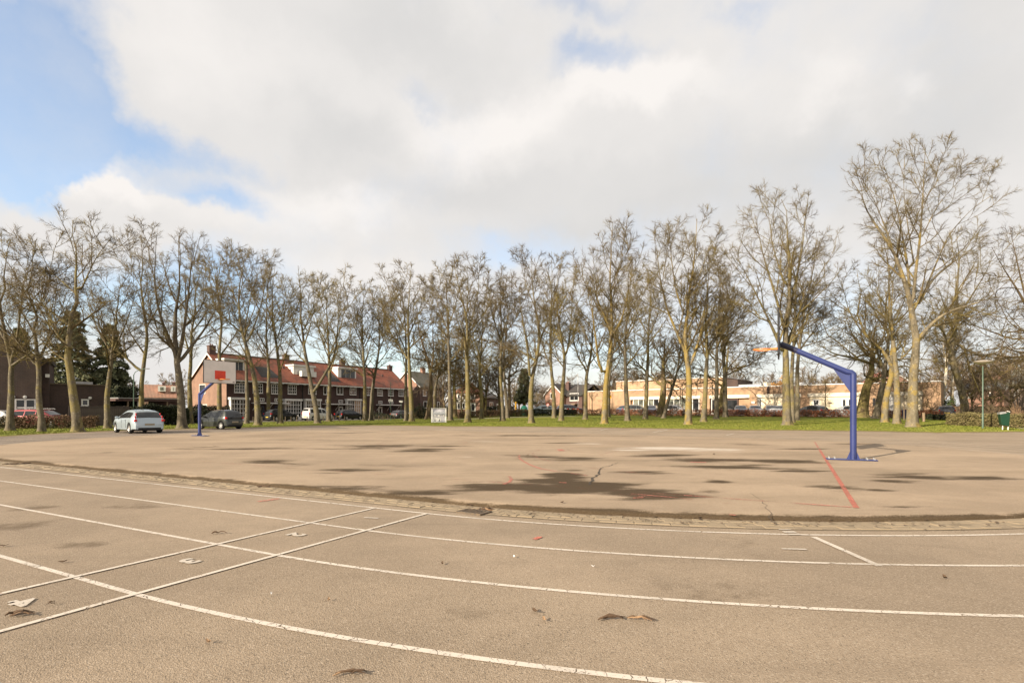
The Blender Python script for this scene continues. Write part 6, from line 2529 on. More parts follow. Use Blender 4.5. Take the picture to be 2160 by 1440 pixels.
        for (x, y, z, sx, sy, sz) in tails:
            b.box(x - L / 2 - sx / 2, x - L / 2 + sx / 2, s * y - sy / 2, s * y + sy / 2, z - sz / 2, z + sz / 2)
        if tails:
            b.build('tail_light', M['taillight'], t, bevel=.012)
        if lights:
            h, _ = sec(L - .22)
            b = MB()
            b.lathe([(.001, -.05), (.07, -.04), (.09, .0), (.07, .05), (.001, .06)], 10, (L / 2 - .24, s * h[3][0] * .86, h[4][1] - .06), 'y')
            b.build('headlight', M['headlight'], t, smooth=True)
        for w_ in wx:
            y = s * (W / 2 - .115)
            wh = thing('wheel', None, None, (w_ - L / 2, y, r))
            wh.parent = t
            b = MB()
            b.lathe([(r * .62, -.095), (r * .93, -.10), (r, -.06), (r, .06), (r * .93, .10), (r * .62, .095)], 22, (0, 0, 0), 'y')
            b.build('tyre', M['tyre'], wh, smooth=True)
            b = MB()
            b.lathe([(.001, s * .075), (r * .16, s * .085), (r * .2, s * .07)], 12, (0, 0, 0), 'y')
            b.lathe([(r * .56, s * .075), (r * .64, s * .092), (r * .655, s * .07)], 20, (0, 0, 0), 'y')
            for k in range(5):
                q = 2 * pi * k / 5 + .3
                ca, sa = cos(q), sin(q)
                pa, pb, wd = r * .14, r * .6, r * .13
                b.add([(pa * ca - wd * sa, s * .08, pa * sa + wd * ca), (pa * ca + wd * sa, s * .08, pa * sa - wd * ca),
                       (pb * ca + wd * 1.2 * sa, s * .072, pb * sa - wd * 1.2 * ca), (pb * ca - wd * 1.2 * sa, s * .072, pb * sa + wd * 1.2 * ca)], [(0, 1, 2, 3)])
            b.build('rim', M['rimm'], wh)
            b = MB()
            b.lathe([(.001, s * .03), (r * .63, s * .03)], 16, (0, 0, 0), 'y')
            b.build('hub', M['black'], wh)
    if plate:
        b = MB()
        b.box(-L / 2 - .022, -L / 2 - .004, -.26, .26, .50, .61)
        b.build('number_plate', M[plate], t)
    b = MB()
    b.box(-L / 2 - .012, -L / 2 + .05, -W * .34, W * .34, .25, .36)
    b.build('rear_valance', M['black'], t)
    if roof_rails:
        for s in (-1, 1):
            y = W / 2 * .68
            b = MB()
            b.tube([(-L / 2 + .7, s * y, zmax + .0), (-L / 2 + .8, s * y, zmax + .05), (L * .08, s * y, zmax + .05), (L * .08 + .1, s * y, zmax)], .016, 6)
            b.build('roof_rail', M['galv'], t)
    return t, L


def nose(cx, cy, h, L, back):
    """centre of the car from the ground point under its rear bumper"""
    return (cx + h[0] * L / 2, cy + h[1] * L / 2)


HATCH = [(0, .58), (.03, .66), (.10, .92), (.32, 1.22), (.55, 1.34), (.9, 1.42), (1.5, 1.465), (2.0, 1.43), (2.45, 1.30), (2.9, 1.10), (3.25, .97), (3.7, .83), (4.1, .68), (4.26, .50)]
SMALL = [(0, .58), (.03, .66), (.09, .92), (.24, 1.25), (.40, 1.40), (.8, 1.46), (1.4, 1.465), (1.9, 1.42), (2.4, 1.16), (2.72, .96), (3.1, .84), (3.3, .70), (3.41, .50)]
SUV = [(0, .70), (.04, .80), (.12, 1.1), (.42, 1.52), (.7, 1.60), (1.4, 1.65), (2.1, 1.62), (2.5, 1.52), (3.1, 1.12), (3.5, 1.02), (4.1, .93), (4.35, .80), (4.45, .55)]
ESTATE = [(0, .68), (.04, .76), (.14, 1.05), (.46, 1.44), (.8, 1.51), (1.8, 1.54), (2.5, 1.50), (2.9, 1.38), (3.5, 1.04), (4.0, .94), (4.5, .84), (4.72, .70), (4.8, .50)]
VAN = [(0, .60), (.03, .95), (.08, 1.30), (.18, 1.72), (.34, 1.80), (1.2, 1.84), (2.4, 1.83), (2.75, 1.74), (3.35, 1.18), (3.6, 1.06), (4.1, .93), (4.3, .76), (4.38, .52)]

h = Vector((-.78, .626))
q = gp(316, 914)
hc = q.xy + h * 2.13
car('silver blue hatchback with red tail lights climbing beside the rear window', (hc.x, hc.y, .005), h, car_paint('silver_blue_paint', (.37, .435, .475)), HATCH, 1.77, 2.61, .78, belt=(.95, .88),
    r=.305, rear=(.13, .46), wind=(2.25, 3.05), tumble=.28, side=((.62, 1.3), (1.36, 2.1), (2.14, 2.75)), plate='plate_dull', group='cars on the asphalt drive',
    tails=((.05, .735, .80, .16, .14, .13), (.14, .71, .96, .09, .06, .22), (.27, .645, 1.14, .09, .05, .2)))
h = Vector((-.90, .436))
q = gp(496, 905)
hc = q.xy + h * 1.7
car('dark grey-green small hatchback with black glass tailgate', (hc.x, hc.y, .005), h, car_paint('dark_grey_paint', (.040, .044, .040)), SMALL, 1.63, 2.34, .55, belt=(.93, .86),
    r=.29, rear=(.05, .38), wind=(1.95, 2.62), side=((.58, 1.15), (1.2, 1.85), (1.88, 2.35)), plate='plate_dull', group='cars on the asphalt drive',
    tails=((.10, .69, .86, .20, .12, .15),))


def park(lab, px, off, shape, W, wb, x0, paint, **kw):
    s = FT.s(px, off)
    p = FT.p0 + FT.d * s + FTn * off
    return car(lab, (p.x, p.y, gz(p.x, p.y) + .055), FT.d, paint, shape, W, wb, x0, group='cars parked along the terrace', **kw)


BLACK = car_paint('black_car_paint', (.006, .006, .007), .25)
WHITE = car_paint('white_car_paint', (.70, .69, .66))
park('black crossover parked in front of the terrace at the end nearest the hoop', 594, 7.5, SUV, 1.82, 2.65, .85, BLACK, belt=(1.05, .98), r=.34, rear=(.14, .50), wind=(2.55, 3.1),
     side=((.75, 1.35), (1.42, 2.15), (2.2, 2.75)), tails=((.10, .78, 1.0, .22, .16, .14),))
park('white delivery van parked in front of the red-roofed terrace', 670, 7.5, VAN, 1.81, 2.73, .75, WHITE, belt=(1.08, 1.0), r=.31, rear=(.10, .19), wind=(2.75, 3.4),
     side=((.35, 1.25), (1.4, 2.25), (2.35, 3.0)), tails=((.05, .83, 1.02, .1, .1, .34),), cat='van', name='delivery_van')
park('black estate car with roof rails parked right of the white van', 738, 7.5, ESTATE, 1.84, 2.76, .95, BLACK, belt=(1.0, .92), r=.33, rear=(.16, .50), wind=(2.9, 3.5),
     side=((.6, 1.4), (1.48, 2.3), (2.38, 3.0)), tails=((.10, .78, .92, .2, .16, .2),), roof_rails=True)
park('dark hatchback with a silver tail half hidden behind the tree at the terrace end', 848, 7.5, HATCH, 1.77, 2.6, .8, car_paint('dusky_paint', (.10, .09, .095)), rear=(.13, .46), wind=(2.25, 3.05),
     side=((.62, 1.3), (1.36, 2.1)), tails=((.05, .735, .82, .16, .14, .16),))
# red cars and a white one behind the brown hedge
RED = car_paint('red_car_paint', (.17, .010, .014))
dx = Vector((1, .05)).normalized()
p = A_(92, 46)
car('red estate car behind the brown hedge below the four-pane window', (p.x, p.y, .01), dx, RED, ESTATE, 1.8, 2.7, .95, belt=(.98, .92), r=.32, rear=(.16, .5), wind=(2.9, 3.5), roof_rails=True,
    side=((.6, 1.4), (1.48, 2.3), (2.38, 3.0)), tails=((.10, .78, .9, .16, .16, .2),), group='cars behind the brown hedge')
p = A_(62, 48.3)
car('dark red hatchback almost hidden behind the red estate car', (p.x, p.y, .01), dx, car_paint('dark_red_paint', (.14, .010, .014)), HATCH, 1.75, 2.6, .8, rear=(.13, .46), wind=(2.25, 3.05), side=((.62, 1.3), (1.36, 2.1)),
    tails=((.05, .735, .82, .16, .14, .16),), group='cars behind the brown hedge', low=True)
p = A_(-22, 45)
car('white car cut by the left edge of the photo behind the brown hedge', (p.x, p.y, .01), -dx, WHITE, HATCH, 1.75, 2.6, .8, rear=(.13, .46), wind=(2.25, 3.05), side=((.62, 1.3), (1.36, 2.1)),
    tails=((.05, .735, .82, .16, .14, .16),), group='cars behind the brown hedge', low=True)


def far_car(lab, px, Y, heading, c, shape=HATCH, grp='cars in front of the school'):
    p = A_(px, Y)
    kw = dict(rear=(.13, .46), wind=(2.25, 3.05), side=((.62, 1.3), (1.36, 2.1))) if shape is HATCH else dict(rear=(.16, .5), wind=(2.9, 3.5), side=((.6, 1.4), (1.48, 2.3), (2.38, 3.0)), roof_rails=True)
    car(lab, (p.x, p.y, p.z + .055), Vector(heading).normalized(), car_paint('far_car_paint', c), shape, 1.78, 2.62, .82, tails=((.07, .735, .86, .16, .14, .16),), group=grp, low=True, **kw)


far_car('grey-blue hatchback behind the low dark hedge near the red round sign', 1142, 84, (-1, .1), (.12, .15, .16), grp='cars by the pink houses')
far_car('dark car behind the striped barrier by the pink houses', 1204, 90, (1, .15), (.02, .02, .03), ESTATE, 'cars by the pink houses')
far_car('dark blue car farthest left in front of the school wall', 1316, 91, (-.5, -.85), (.06, .08, .12))
far_car('dark grey-green car before the left school windows', 1345, 89, (.9, -.4), (.05, .06, .055), ESTATE)
far_car('dark blue car with a bright headlight beside the old oak', 1374, 81, (-.4, -.9), (.03, .04, .07))
far_car('silver estate car between the slanting tree and the golden trunk', 1424, 81, (.8, -.6), (.30, .30, .30), ESTATE)
far_car('black car parked before the entrance recess', 1562, 76, (-.35, -.93), (.02, .02, .03))
far_car('pale silver hatchback right of the entrance recess', 1593, 75, (-.35, -.93), (.42, .40, .38))
far_car('dark car between two pale ones left of the great tree', 1627, 74.5, (-.3, -.95), (.04, .04, .05))
far_car('white car whose nose shows left of the great tree', 1645, 71.5, (-.8, -.6), (.66, .65, .62))
far_car('dark grey car right of the great tree by the brick pier', 1710, 71, (-.4, .92), (.06, .065, .07))
far_car('silver car in front of the twin school windows', 1786, 69.5, (-.5, .87), (.40, .42, .43))
far_car('dark grey car parked beside the white birch', 1991, 66, (.5, .86), (.05, .055, .065), grp='cars by the birches')


# ------------------------------------------------------------------ street furniture
def pole_lamp(name, label, px, Y, zt, arm, mat, group=None, r=.05, armr=.03, head=True):
    p = A_(px, Y)
    t = thing(name, label, 'street lamp', p, 0, group)
    b = MB()
    b.tube([(0, 0, -.1), (0, 0, 1.0), (0, 0, 1.01), (0, 0, zt)], [r * 1.5, r * 1.5, r, r * .8], 8)
    b.build('pole', M[mat], t, smooth=True)
    if arm:
        b = MB()
        b.tube([(0, 0, zt - .02), (arm * .12, 0, zt + abs(arm) * .2), (arm * .45, 0, zt + abs(arm) * .38), (arm, 0, zt + abs(arm) * .45)], armr, 6)
        b.build('arm', M[mat], t, smooth=True)
        b = MB()
        b.lathe([(.001, -.08), (.10, -.06), (.13, 0), (.09, .06), (.001, .08)], 8, (0, 0, 0))
        o = b.build('lamp_head', M['galv'], t, smooth=True)
        o.location = (arm, 0, zt + abs(arm) * .45)
        o.scale = (2.2, 1, .6)
    return t


def zat(px, Y, py):
    return Z_(py, Y) - gz(X_(px, Y), Y)


# green park lamp with a dish shade
p = gp(2073, 904)
t = thing('park_lamp', 'green lamp post with a shallow dish shade beside the right hedge', 'street lamp', p)
zt = Z_(772, p.y) - p.z
b = MB()
b.tube([(0, 0, -.1), (0, 0, 1.1), (0, 0, 1.12), (0, 0, zt)], [.062, .062, .048, .042], 10)
b.build('pole', M['green_steel'], t, smooth=True)
b = MB()
b.tube([(0, 0, zt), (0, 0, zt + .12)], [.06, .10], 10)
b.build('collar', M['iron'], t)
b = MB()
b.lathe([(.09, zt + .10), (.30, zt + .17), (.56, zt + .30), (.575, zt + .325), (.50, zt + .36), (.2, zt + .42), (.001, zt + .43)], 28)
b.build('lamp_shade', M['shade_glass'], t, smooth=True)

# litter bin on a white post
p = gp(2120, 908)
sc_h = (Z_(868, p.y) - p.z)
t = thing('litter_bin', 'dark green litter bin hung on a slanting white post by the hedge', 'litter bin', p, -.35)
b = MB()
hh = sc_h
b.add([(-.24, -.16, .38), (.16, -.16, .30), (.16, .16, .30), (-.24, .16, .38), (-.34, -.2, hh * .88), (.2, -.2, hh * .98), (.2, .2, hh * .98), (-.34, .2, hh * .88)],
      [(0, 3, 2, 1), (4, 5, 6, 7), (0, 1, 5, 4), (1, 2, 6, 5), (2, 3, 7, 6), (3, 0, 4, 7)])
b.build('bin_body', M['bin_green'], t, bevel=.02)
b = MB()
b.add([(-.345, -.205, hh * .86), (.0, -.205, hh * .92), (.0, .205, hh * .92), (-.345, .205, hh * .86), (-.35, -.21, hh * .95), (-.05, -.21, hh * 1.0), (-.05, .21, hh * 1.0), (-.35, .21, hh * .95)],
      [(0, 3, 2, 1), (4, 5, 6, 7), (0, 1, 5, 4), (1, 2, 6, 5), (2, 3, 7, 6), (3, 0, 4, 7)])
b.build('bin_hood', M['galv'], t)
b = MB()
b.tube([(.14, 0, -.1), (.24, 0, hh * 1.0), (.10, 0, hh * 1.03)], .035, 8)
b.build('post', M['white'], t)
b = MB()
b.tube([(-.14, 0, -.05), (-.12, 0, .42)], .03, 8)
b.build('leg', M['white'], t)

pole_lamp('street_lamp', 'thin green street lamp rising behind the silver hatchback', 282, 52, zat(282, 52, 790), 1.3, 'green_steel')
pole_lamp('street_lamp', 'dark street lamp with a curved neck left of the school wall', 1230, 84, zat(1230, 84, 800), -1.1, 'iron')
pole_lamp('street_lamp', 'dark street lamp in front of the school windows right of the leaning tree', 1440, 74, zat(1440, 74, 808), .9, 'iron')
pole_lamp('street_lamp', 'black street lamp directly left of the tallest tree', 1907, 56, zat(1907, 56, 766), .55, 'iron')
pole_lamp('flag_pole', 'white flag pole by the pink houses', 1219, 96, zat(1219, 96, 789), 0, 'white')['category'] = 'flag pole'


def disc_sign(label, px, py, Y, r_px, ring, face, name='road_sign', bar=False):
    p = A_(px, Y)
    t = thing(name, label, 'road sign', p)
    z = zat(px, Y, py)
    r = r_px / K * Y
    b = MB()
    b.tube([(0, .03, -.1), (0, .03, z + r)], .035, 6)
    b.build('pole', M['galv'], t)
    b = MB()
    b.lathe([(.001, -.02), (r, -.02), (r, 0), (.001, 0)], 20, (0, 0, z), 'y')
    f = b.build('sign_face', M[face], t)
    b = MB()
    b.lathe([(r * .72, -.026), (r, -.026), (r, -.021), (r * .72, -.021)], 20, (0, 0, z), 'y')
    b.build('sign_ring', M[ring], f)
    b = MB()
    b.box(-r * .5, r * .5, -.026, -.021, -r * .1, r * .1)
    o = b.build('sign_bar', M['red' if not bar else 'black'], f)
    o.location = (0, 0, z)
    o.rotation_euler = (0, .8, 0)
    return t


disc_sign('round red-ringed road sign beside the bare brown shrub', 1155.5, 853, 80, 3.4, 'red', 'white')


def board_sign(label, px, Y, y0, y1, w_px, post_top, mat='white', group=None, pole='green_steel'):
    p = A_(px, Y)
    t = thing('street_sign', label, 'street sign', p, FT.a * .0, group)
    b = MB()
    b.tube([(0, .04, -.1), (0, .04, zat(px, Y, post_top))], .035, 6)
    b.build('pole', M[pole], t)
    w = w_px / K * Y
    b = MB()
    b.box(-w / 2, w / 2, -.012, .0, zat(px, Y, y1), zat(px, Y, y0))
    f = b.build('sign_face', M[mat], t)
    return t, f, w


t, f, w = board_sign('tall green pole with a small white sign in front of the terrace', 824, 72, 842, 847, 9, 806)
z = zat(824, 72, 844.5)
for dx_, ww in ((-.12, .13), (.03, .08), (.17, .12)):
    b = MB()
    b.box(dx_ - ww / 2, dx_ + ww / 2, -.018, -.0125, z - .05, z + .05)
    b.build('sign_text', M['black'], f)
board_sign('short green pole with a white street name board near the terrace end', 846, 70, 844.5, 848, 8, 844)
board_sign('small yellow warning plate on the left part of the school wall', 1287, 82, 833, 840, 5, 832, 'yellow')

# yellow post and green bottle bank
p = A_(1088, 78)
t = thing('yellow_post', 'yellow cylindrical post with a domed top left of the green bottle bank', 'marker post', p)
zt = zat(1088, 78, 847)
b = MB()
b.lathe([(.13, -.1), (.13, zt - .25), (.14, zt - .24), (.14, zt - .05), (.08, zt), (.001, zt)], 12)
b.build('post_body', M['yellow'], t, smooth=True)
b = MB()
b.lathe([(.134, zt * .55), (.134, zt * .6)], 12)
b.build('band', M['black'], t)
p = A_(1105.5, 80)
t = thing('bottle_bank', 'green dome-shaped bottle bank behind the brown hedge', 'bottle bank', p)
zt = zat(1105.5, 80, 855)
b = MB()
b.lathe([(.42, -.05), (.52, .15), (.56, zt * .55), (.48, zt * .8), (.28, zt * .96), (.001, zt)], 14)
b.build('dome', M['teal'], t, smooth=True)
for a in (-2.2, -1.2):
    b = MB()
    b.lathe([(.001, -.03), (.09, -.03), (.09, .0), (.001, .0)], 10, (0, 0, 0), 'y')
    o = b.build('bottle_hole', M['black'], t)
    o.location = (.55 * cos(a), .55 * sin(a), zt * .62)
    o.rotation_euler = (0, 0, a + pi / 2)

# grey recycling container with hatch, clips and pictograms
def container():
    p = gp(925.5, 891.5)
    Y = p.y
    t = thing('recycling_container', 'light grey metal recycling container with black pictograms on the grass', 'recycling container', p, .14)
    s = Y / K
    w, hgt, d = 31 * s, 30 * s, 16 * s
    b = MB()
    b.box(-w / 2, w / 2, 0, d, .04, hgt * .72)
    b.prism([(-w / 2, hgt * .72), (w / 2, hgt * .72), (w / 2, hgt), (-w / 2, hgt)], 'y', d * .28, d)
    b.add([(-w / 2, 0, hgt * .72), (w / 2, 0, hgt * .72), (w / 2, d * .279, hgt * .985), (-w / 2, d * .279, hgt * .985), (-w / 2, d * .279, hgt * .72), (w / 2, d * .279, hgt * .72)],
          [(0, 1, 2, 3), (0, 3, 4), (1, 5, 2)])
    b.build('body', M['container'], t)
    b = MB()
    b.box(-w / 2 - .03, w / 2 + .03, d * .2, d + .04, hgt + .002, hgt + .05)
    b.build('lid', M['white'], t)
    for x0, x1 in ((-w / 2 - .02, -w / 2 + .14), (w / 2 - .10, w / 2 + .02)):
        b = MB()
        b.box(x0, x1, -.03, -.003, .03, hgt * .97)
        b.build('corner_post', M['white'], t)
    b = MB()
    b.add([(-w * .36, -.02, hgt * .60), (w * .42, -.02, hgt * .60), (w * .42, .06, hgt * .82), (-w * .36, .06, hgt * .82),
           (-w * .36, -.06, hgt * .60), (w * .42, -.06, hgt * .60), (w * .42, .02, hgt * .82), (-w * .36, .02, hgt * .82)],
          [(0, 1, 2, 3), (7, 6, 5, 4), (0, 4, 5, 1), (1, 5, 6, 2), (2, 6, 7, 3), (3, 7, 4, 0)])
    b.build('flap', M['galv'], t)
    for x in (-.28, -.02, .30):
        b = MB()
        b.box(x * w, x * w + .11, -.03, -.002, hgt * .46, hgt * .56)
        b.build('clip', M['white'], t)
    b = MB()
    b.box(-w * .36, w * .16, -.016, -.002, hgt * .06, hgt * .36)
    st = b.build('sticker', M['white'], t)
    for x0, x1 in ((-.34, -.20), (-.14, -.08), (-.02, .13)):
        b = MB()
        b.box(x0 * w, x1 * w, -.02, -.0165, hgt * .28, hgt * .32)
        b.build('lettering', M['black'], st)
    for xc in (-.26, .05):
        b = MB()
        b.prism([(xc * w - .10, hgt * .10), (xc * w - .04, hgt * .10), (xc * w, hgt * .16), (xc * w + .04, hgt * .10), (xc * w + .10, hgt * .10), (xc * w + .03, hgt * .23), (xc * w - .03, hgt * .23)], 'y', -.02, -.0165)
        b.build('pictogram', M['black'], st)


M['container'] = pm('container_grey', (.42, .41, .43), (.36, .35, .37), 4, .45)
container()

# bollards between grass and street
b = MB()
b.tube([(0, 0, -.1), (0, 0, .62), (0, 0, .63), (0, 0, .72)], [.05, .05, .065, .05], 8)
bm_ = b.mesh('bollard')
bm_.materials.append(M['iron'])
for i, px in enumerate((534, 553, 578, 602, 614, 626, 648, 682, 704, 716, 727, 789, 799, 808, 818, 832)):
    p = A_(px, 66 + (px - 534) * .028)
    o = link_mesh('bollard', bm_, None)
    o.location = p
    tag(o, 'short black bollard between grass and terrace street, ' + nth(i), 'bollard', 'bollards along the terrace street')
p = A_(1948, 52)
t = thing('bollard', 'pale wooden bollard on the grass right of the tallest tree', 'bollard', p)
b = MB()
b.tube([(0, 0, -.1), (0, 0, zat(1948, 52, 870))], .13, 10)
b.build('post_body', M['wood'], t)
# stakes of young trees by the red hedge
for i, (px, Y, y0, lab) in enumerate(((1741, 68, 798, 'staked young tree in front of the cream school panels'), (1249, 82, 824, 'thin young tree before the blank school wall, left of the pair'), (1243, 83, 826, 'thin stake beside the young tree at the blank school wall'))):
    p = A_(px, Y)
    rng_ = np.random.default_rng(70 + i)
    zt = zat(px, Y, y0)
    s = np.linspace(0, 1, 8)
    st = np.stack([rng_.normal(0, .02, 8), rng_.normal(0, .02, 8), s * zt], -1)
    if i == 2:
        t = thing('stake', lab, 'stake', p)
        b = MB()
        b.tube([(0, 0, -.1), (0, 0, zt)], .035, 6)
        b.build('post_body', M['wood'], t)
        continue
    tm, cm = tree_meshes(rng_, [st], [np.linspace(.09, .03, 8)], 'lime', .9, zt * .45, 3, 2, 1, tips=(.014, .010, .008), trunk_sides=6, lead=4)
    put_tree('young_tree', lab, 'tree', None, p, tm, cm, M['bark'], M['twig'])
# striped barrier
p = A_(1206, 84)
t = thing('road_barrier', 'red and white striped barrier bar near the dark car by the pink houses', 'barrier', p)
for k in range(6):
    b = MB()
    b.box(-1.1 + k * .37, -1.1 + k * .37 + .365, -.03, .03, .85, 1.0)
    b.build('stripe', M['red' if k % 2 else 'white'], t)
for x in (-1.0, 1.05):
    b = MB()
    b.box(x - .03, x + .03, -.02, .02, 0, .849)
    b.build('leg', M['galv'], t)
# low white gate rail on the street at the school
p = A_(1552, 78)
t = thing('handrail', 'white tubular handrail at the entrance recess of the school', 'railing', p, FS.a)
for z_ in (.5, 1.0):
    b = MB()
    b.tube([(-1.2, 0, z_), (1.2, 0, z_)], .03, 6)
    b.build('rail', M['white'], t)
for x in (-1.2, 0, 1.2):
    b = MB()
    b.tube([(x, 0, 0), (x, 0, 1.03)], .03, 6)
    b.build('post', M['white'], t)
# wheelie bin beside the black lamp
p = A_(1911.5, 60)
t = thing('wheelie_bin', 'blue-grey wheeled bin half hidden by the tallest tree', 'bin', p)
b = MB()
b.add([(-.22, -.25, .08), (.22, -.25, .08), (.22, .25, .08), (-.22, .25, .08), (-.28, -.32, 1.0), (.28, -.32, 1.0), (.28, .32, 1.0), (-.28, .32, 1.0)],
      [(0, 3, 2, 1), (4, 5, 6, 7), (0, 1, 5, 4), (1, 2, 6, 5), (2, 3, 7, 6), (3, 0, 4, 7)])
b.build('bin_body', M['bin_blue'] if 'bin_blue' in M else M['navy'], t)
b = MB()
b.box(-.3, .3, -.35, .35, 1.002, 1.07)
b.build('lid', M['navy'], t)


# ------------------------------------------------------------------ small things lying on the ground
def drain():
    p = gp(1000, 1081)
    u, v = to_uv(p.x, p.y)
    tdir = atan2(UU.y, UU.x) if u > UA else atan2(UU.y, UU.x) - .10
    t = thing('drain_grate', 'rusty iron drain grate set in the paved gutter', 'drain', (p.x, p.y, gz(p.x, p.y) + .012), tdir)
    b = MB()
    for x0, x1, y0, y1 in ((-.2, .2, -.13, -.105), (-.2, .2, .105, .13), (-.2, -.175, -.105, .105), (.175, .2, -.105, .105)):
        b.box(x0, x1, y0, y1, -.02, .012)
    b.build('frame', M['iron'], t)
    for k in range(7):
        b = MB()
        x = -.155 + k * .05
        b.box(x - .013, x + .013, -.104, .104, -.018, .010)
        b.build('bar', M['iron'], t)
    b = MB()
    b.box(-.19, .19, -.12, .12, -.03, -.021)
    b.build('pit', M['black'], t)


drain()


def debris(name, label, cat, px, py, n, spread, lng, seed, mats=('dead',), r=.004, extra=0.0, ang=None, curl=.25):
    """a few dry stalks and leaves: each stalk a bent tube"""
    rng = random.Random(seed)
    p = gp(px, py, extra)
    t = thing(name, label, cat, (p.x, p.y, p.z + .006), 0)
    for k in range(n):
        a = (ang + rng.uniform(-.35, .35)) if ang is not None else rng.uniform(0, 6.28)
        x, y = rng.uniform(-spread[0], spread[0]), rng.uniform(-spread[1], spread[1])
        L = lng * rng.uniform(.5, 1.1)
        pts = []
        for i in range(6):
            q = i / 5
            aa = a + curl * sin(q * 5 + k) * rng.uniform(.3, 1)
            pts.append((x + cos(aa) * L * (q - .5), y + sin(aa) * L * (q - .5), .006 + .022 * sin(pi * q) * rng.uniform(.2, 1) + rng.uniform(0, .004)))
        b = MB()
        w = r * rng.uniform(.7, 1.6)
        b.tube(pts, [w * .6, w, w * 1.1, w, w * .8, w * .4], 5)
        b.build('stalk', M[mats[k % len(mats)]], t)
    return t


def leaf_scrap(label, px, py, s, mat, seed, name='dead_leaf', cat='leaf', group=None, extra=0.0, curl=.015):
    rng = random.Random(seed)
    p = gp(px, py, extra)
    b = MB()
    n = 9
    V = []
    for i in range(n):
        a = 2 * pi * i / n
        rr = s * (1 + .35 * cos(2 * a)) * rng.uniform(.75, 1.1)
        V.append((cos(a) * rr, sin(a) * rr * .62, curl * abs(cos(a)) + rng.uniform(0, .006)))
    V.append((0, 0, .002))
    W = [(x, y, z + .0025) for x, y, z in V]
    F = [(i, (i + 1) % n, n) for i in range(n)] + [(10 + (i + 1) % n, 10 + i, 10 + n) for i in range(n)] + [(i, 10 + i, 10 + (i + 1) % n, (i + 1) % n) for i in range(n)]
    b.add(V + W, F)
    o = b.build(name, M[mat], None)
    o.location = (p.x, p.y, p.z + .007)
    o.rotation_euler = (rng.uniform(-.1, .1), rng.uniform(-.1, .1), rng.uniform(0, 6.28))
    return tag(o, label, cat, group)


debris('dry_twig', 'dry twig lying like a low arrowhead on the near asphalt at right', 'twig', 1290, 1306, 3, (.03, .01), .17, 3, ('dead',), .006, ang=.12)
debris('dry_twig', 'straw-coloured stalk at the right end of the arrowhead twig', 'twig', 1345, 1308, 3, (.05, .012), .17, 5, ('dead', 'straw', 'straw'), .005, ang=-.22)
debris('dead_stalks', 'dark clump of dead stalks below the number 4 at lower left', 'debris', 44, 1297, 5, (.05, .02), .14, 8, ('dead', 'dead', 'straw'), .0055, ang=.45, curl=.5)
debris('dead_leaf_stalk', 'brown curled leaf stalk at the bottom edge', 'leaf', 745, 1422, 3, (.04, .008), .15, 9, ('dead', 'straw'), .006, ang=.15)
debris('leaf_clump', 'clump of dead leaves and rubbish on the iron drain grate', 'debris', 1022, 1077, 12, (.07, .05), .17, 12, ('dead', 'straw', 'dead', 'iron'), .010, curl=.9)
debris('dead_stalks', 'small dark scraps near the number 3 above the start line', 'debris', 463, 1126, 3, (.06, .02), .12, 14, ('dead',), .006, ang=.2)
debris('dry_twig', 'tiny dark twig by the number 4', 'twig', 113, 1276, 2, (.02, .02), .06, 15, ('dead',), .004, ang=.3)
debris('leaf_clump', 'damp leaf clump at the left end of the gutter', 'debris', 48, 979, 14, (.35, .12), .3, 16, ('dead',), .012, curl=.9)
debris('leaf_clump', 'damp leaf clump in the gutter left of the drain', 'debris', 570, 1027, 12, (.25, .08), .25, 17, ('dead',), .01, curl=.9)
leaf_scrap('dark leaf scrap by the line left of the number 3', 134, 1187, .03, 'dead', 1)
leaf_scrap('dark leaf lying at the far left end of the third lane line', 8, 1153, .035, 'dead', 2)
leaf_scrap('dark leaf on the asphalt right of the diagonal line', 1993, 1220, .028, 'dead', 3)
leaf_scrap('pale flat leaf scrap in the middle of the near asphalt', 1148, 1310, .022, 'straw', 4)
leaf_scrap('small dark leaf in the second lane near the middle', 933, 1191, .022, 'dead', 5)
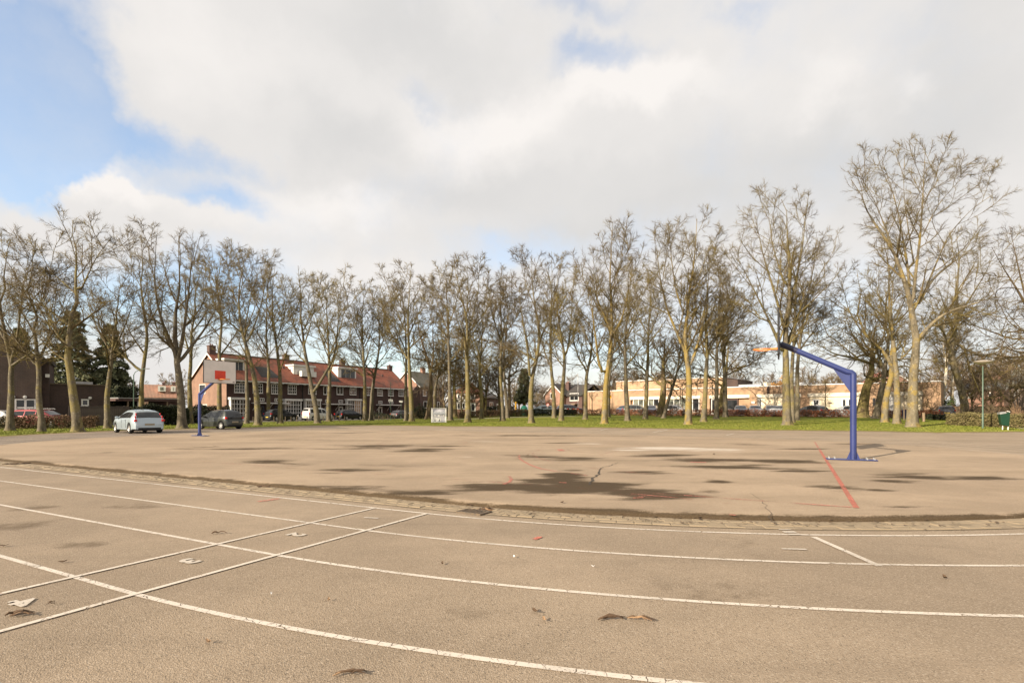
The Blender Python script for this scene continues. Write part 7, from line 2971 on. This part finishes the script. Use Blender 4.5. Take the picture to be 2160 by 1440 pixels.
leaf_scrap('white paper scrap in the second lane', 1085, 1177, .018, 'paper', 6, 'paper_scrap', 'paper scrap')
leaf_scrap('white paper scrap right of the first one', 1251, 1197, .014, 'paper', 7, 'paper_scrap', 'paper scrap')
leaf_scrap('white paper scrap in the near lane at left', 573, 1256, .012, 'paper', 8, 'paper_scrap', 'paper scrap')
leaf_scrap('dark leaf on the court near the crack', 1113, 960, .05, 'dead', 9, extra=.07)
leaf_scrap('dark leaf lying on the right part of the court', 1506, 958, .07, 'dead', 10, extra=.07)
leaf_scrap('dark leaf on the court left of the damp patch', 1185, 1061, .035, 'dead', 11, extra=.07)
leaf_scrap('brown leaf on the asphalt under the start lines', 1130, 1292, .028, 'dead', 12)
leaf_scrap('yellowish leaf at the edge of the second lane line', 693, 1268, .02, 'straw', 13)
leaf_scrap('dark leaf on the left half of the court', 454, 941, .09, 'dead', 14, extra=.07)
leaf_scrap('pale gum spot scrap near the bottom edge', 440, 1357, .018, 'straw', 15)

# loose chippings scattered over the nearest asphalt
def chippings():
    rng = np.random.default_rng(77)
    n = 9000
    px = rng.uniform(-20, 2180, n)
    py = 1440 - rng.uniform(0, 1, n) ** .8 * 380
    Y = K * H / (py - HZ)
    X = (px - 1080) / K * Y
    s = rng.uniform(.0015, .0042, n)
    a = rng.uniform(0, 6.28, n)
    c = np.stack([X, Y, np.full(n, .003)], -1)
    V = np.zeros((n, 4, 3))
    for k in range(3):
        q = a + k * 2.094
        V[:, k] = c + np.stack([np.cos(q) * s * 1.3, np.sin(q) * s, np.zeros(n)], -1)
    V[:, 3] = c + np.stack([np.zeros(n), np.zeros(n), s * 1.2], -1)
    i = np.arange(n)[:, None] * 4
    F = np.concatenate([i + np.array([0, 1, 3]), i + np.array([1, 2, 3]), i + np.array([2, 0, 3])])
    me = np_mesh('chippings', V.reshape(-1, 3), F)
    me.materials.append(M['chip'])
    tag(link_mesh('chippings', me), 'loose stone chippings scattered over the near asphalt', 'gravel', kind='stuff')


M['chip'] = leaf_mat('chipping', (.30, .25, .19), (.16, .12, .085), (.24, .2, .15), 40)
chippings()
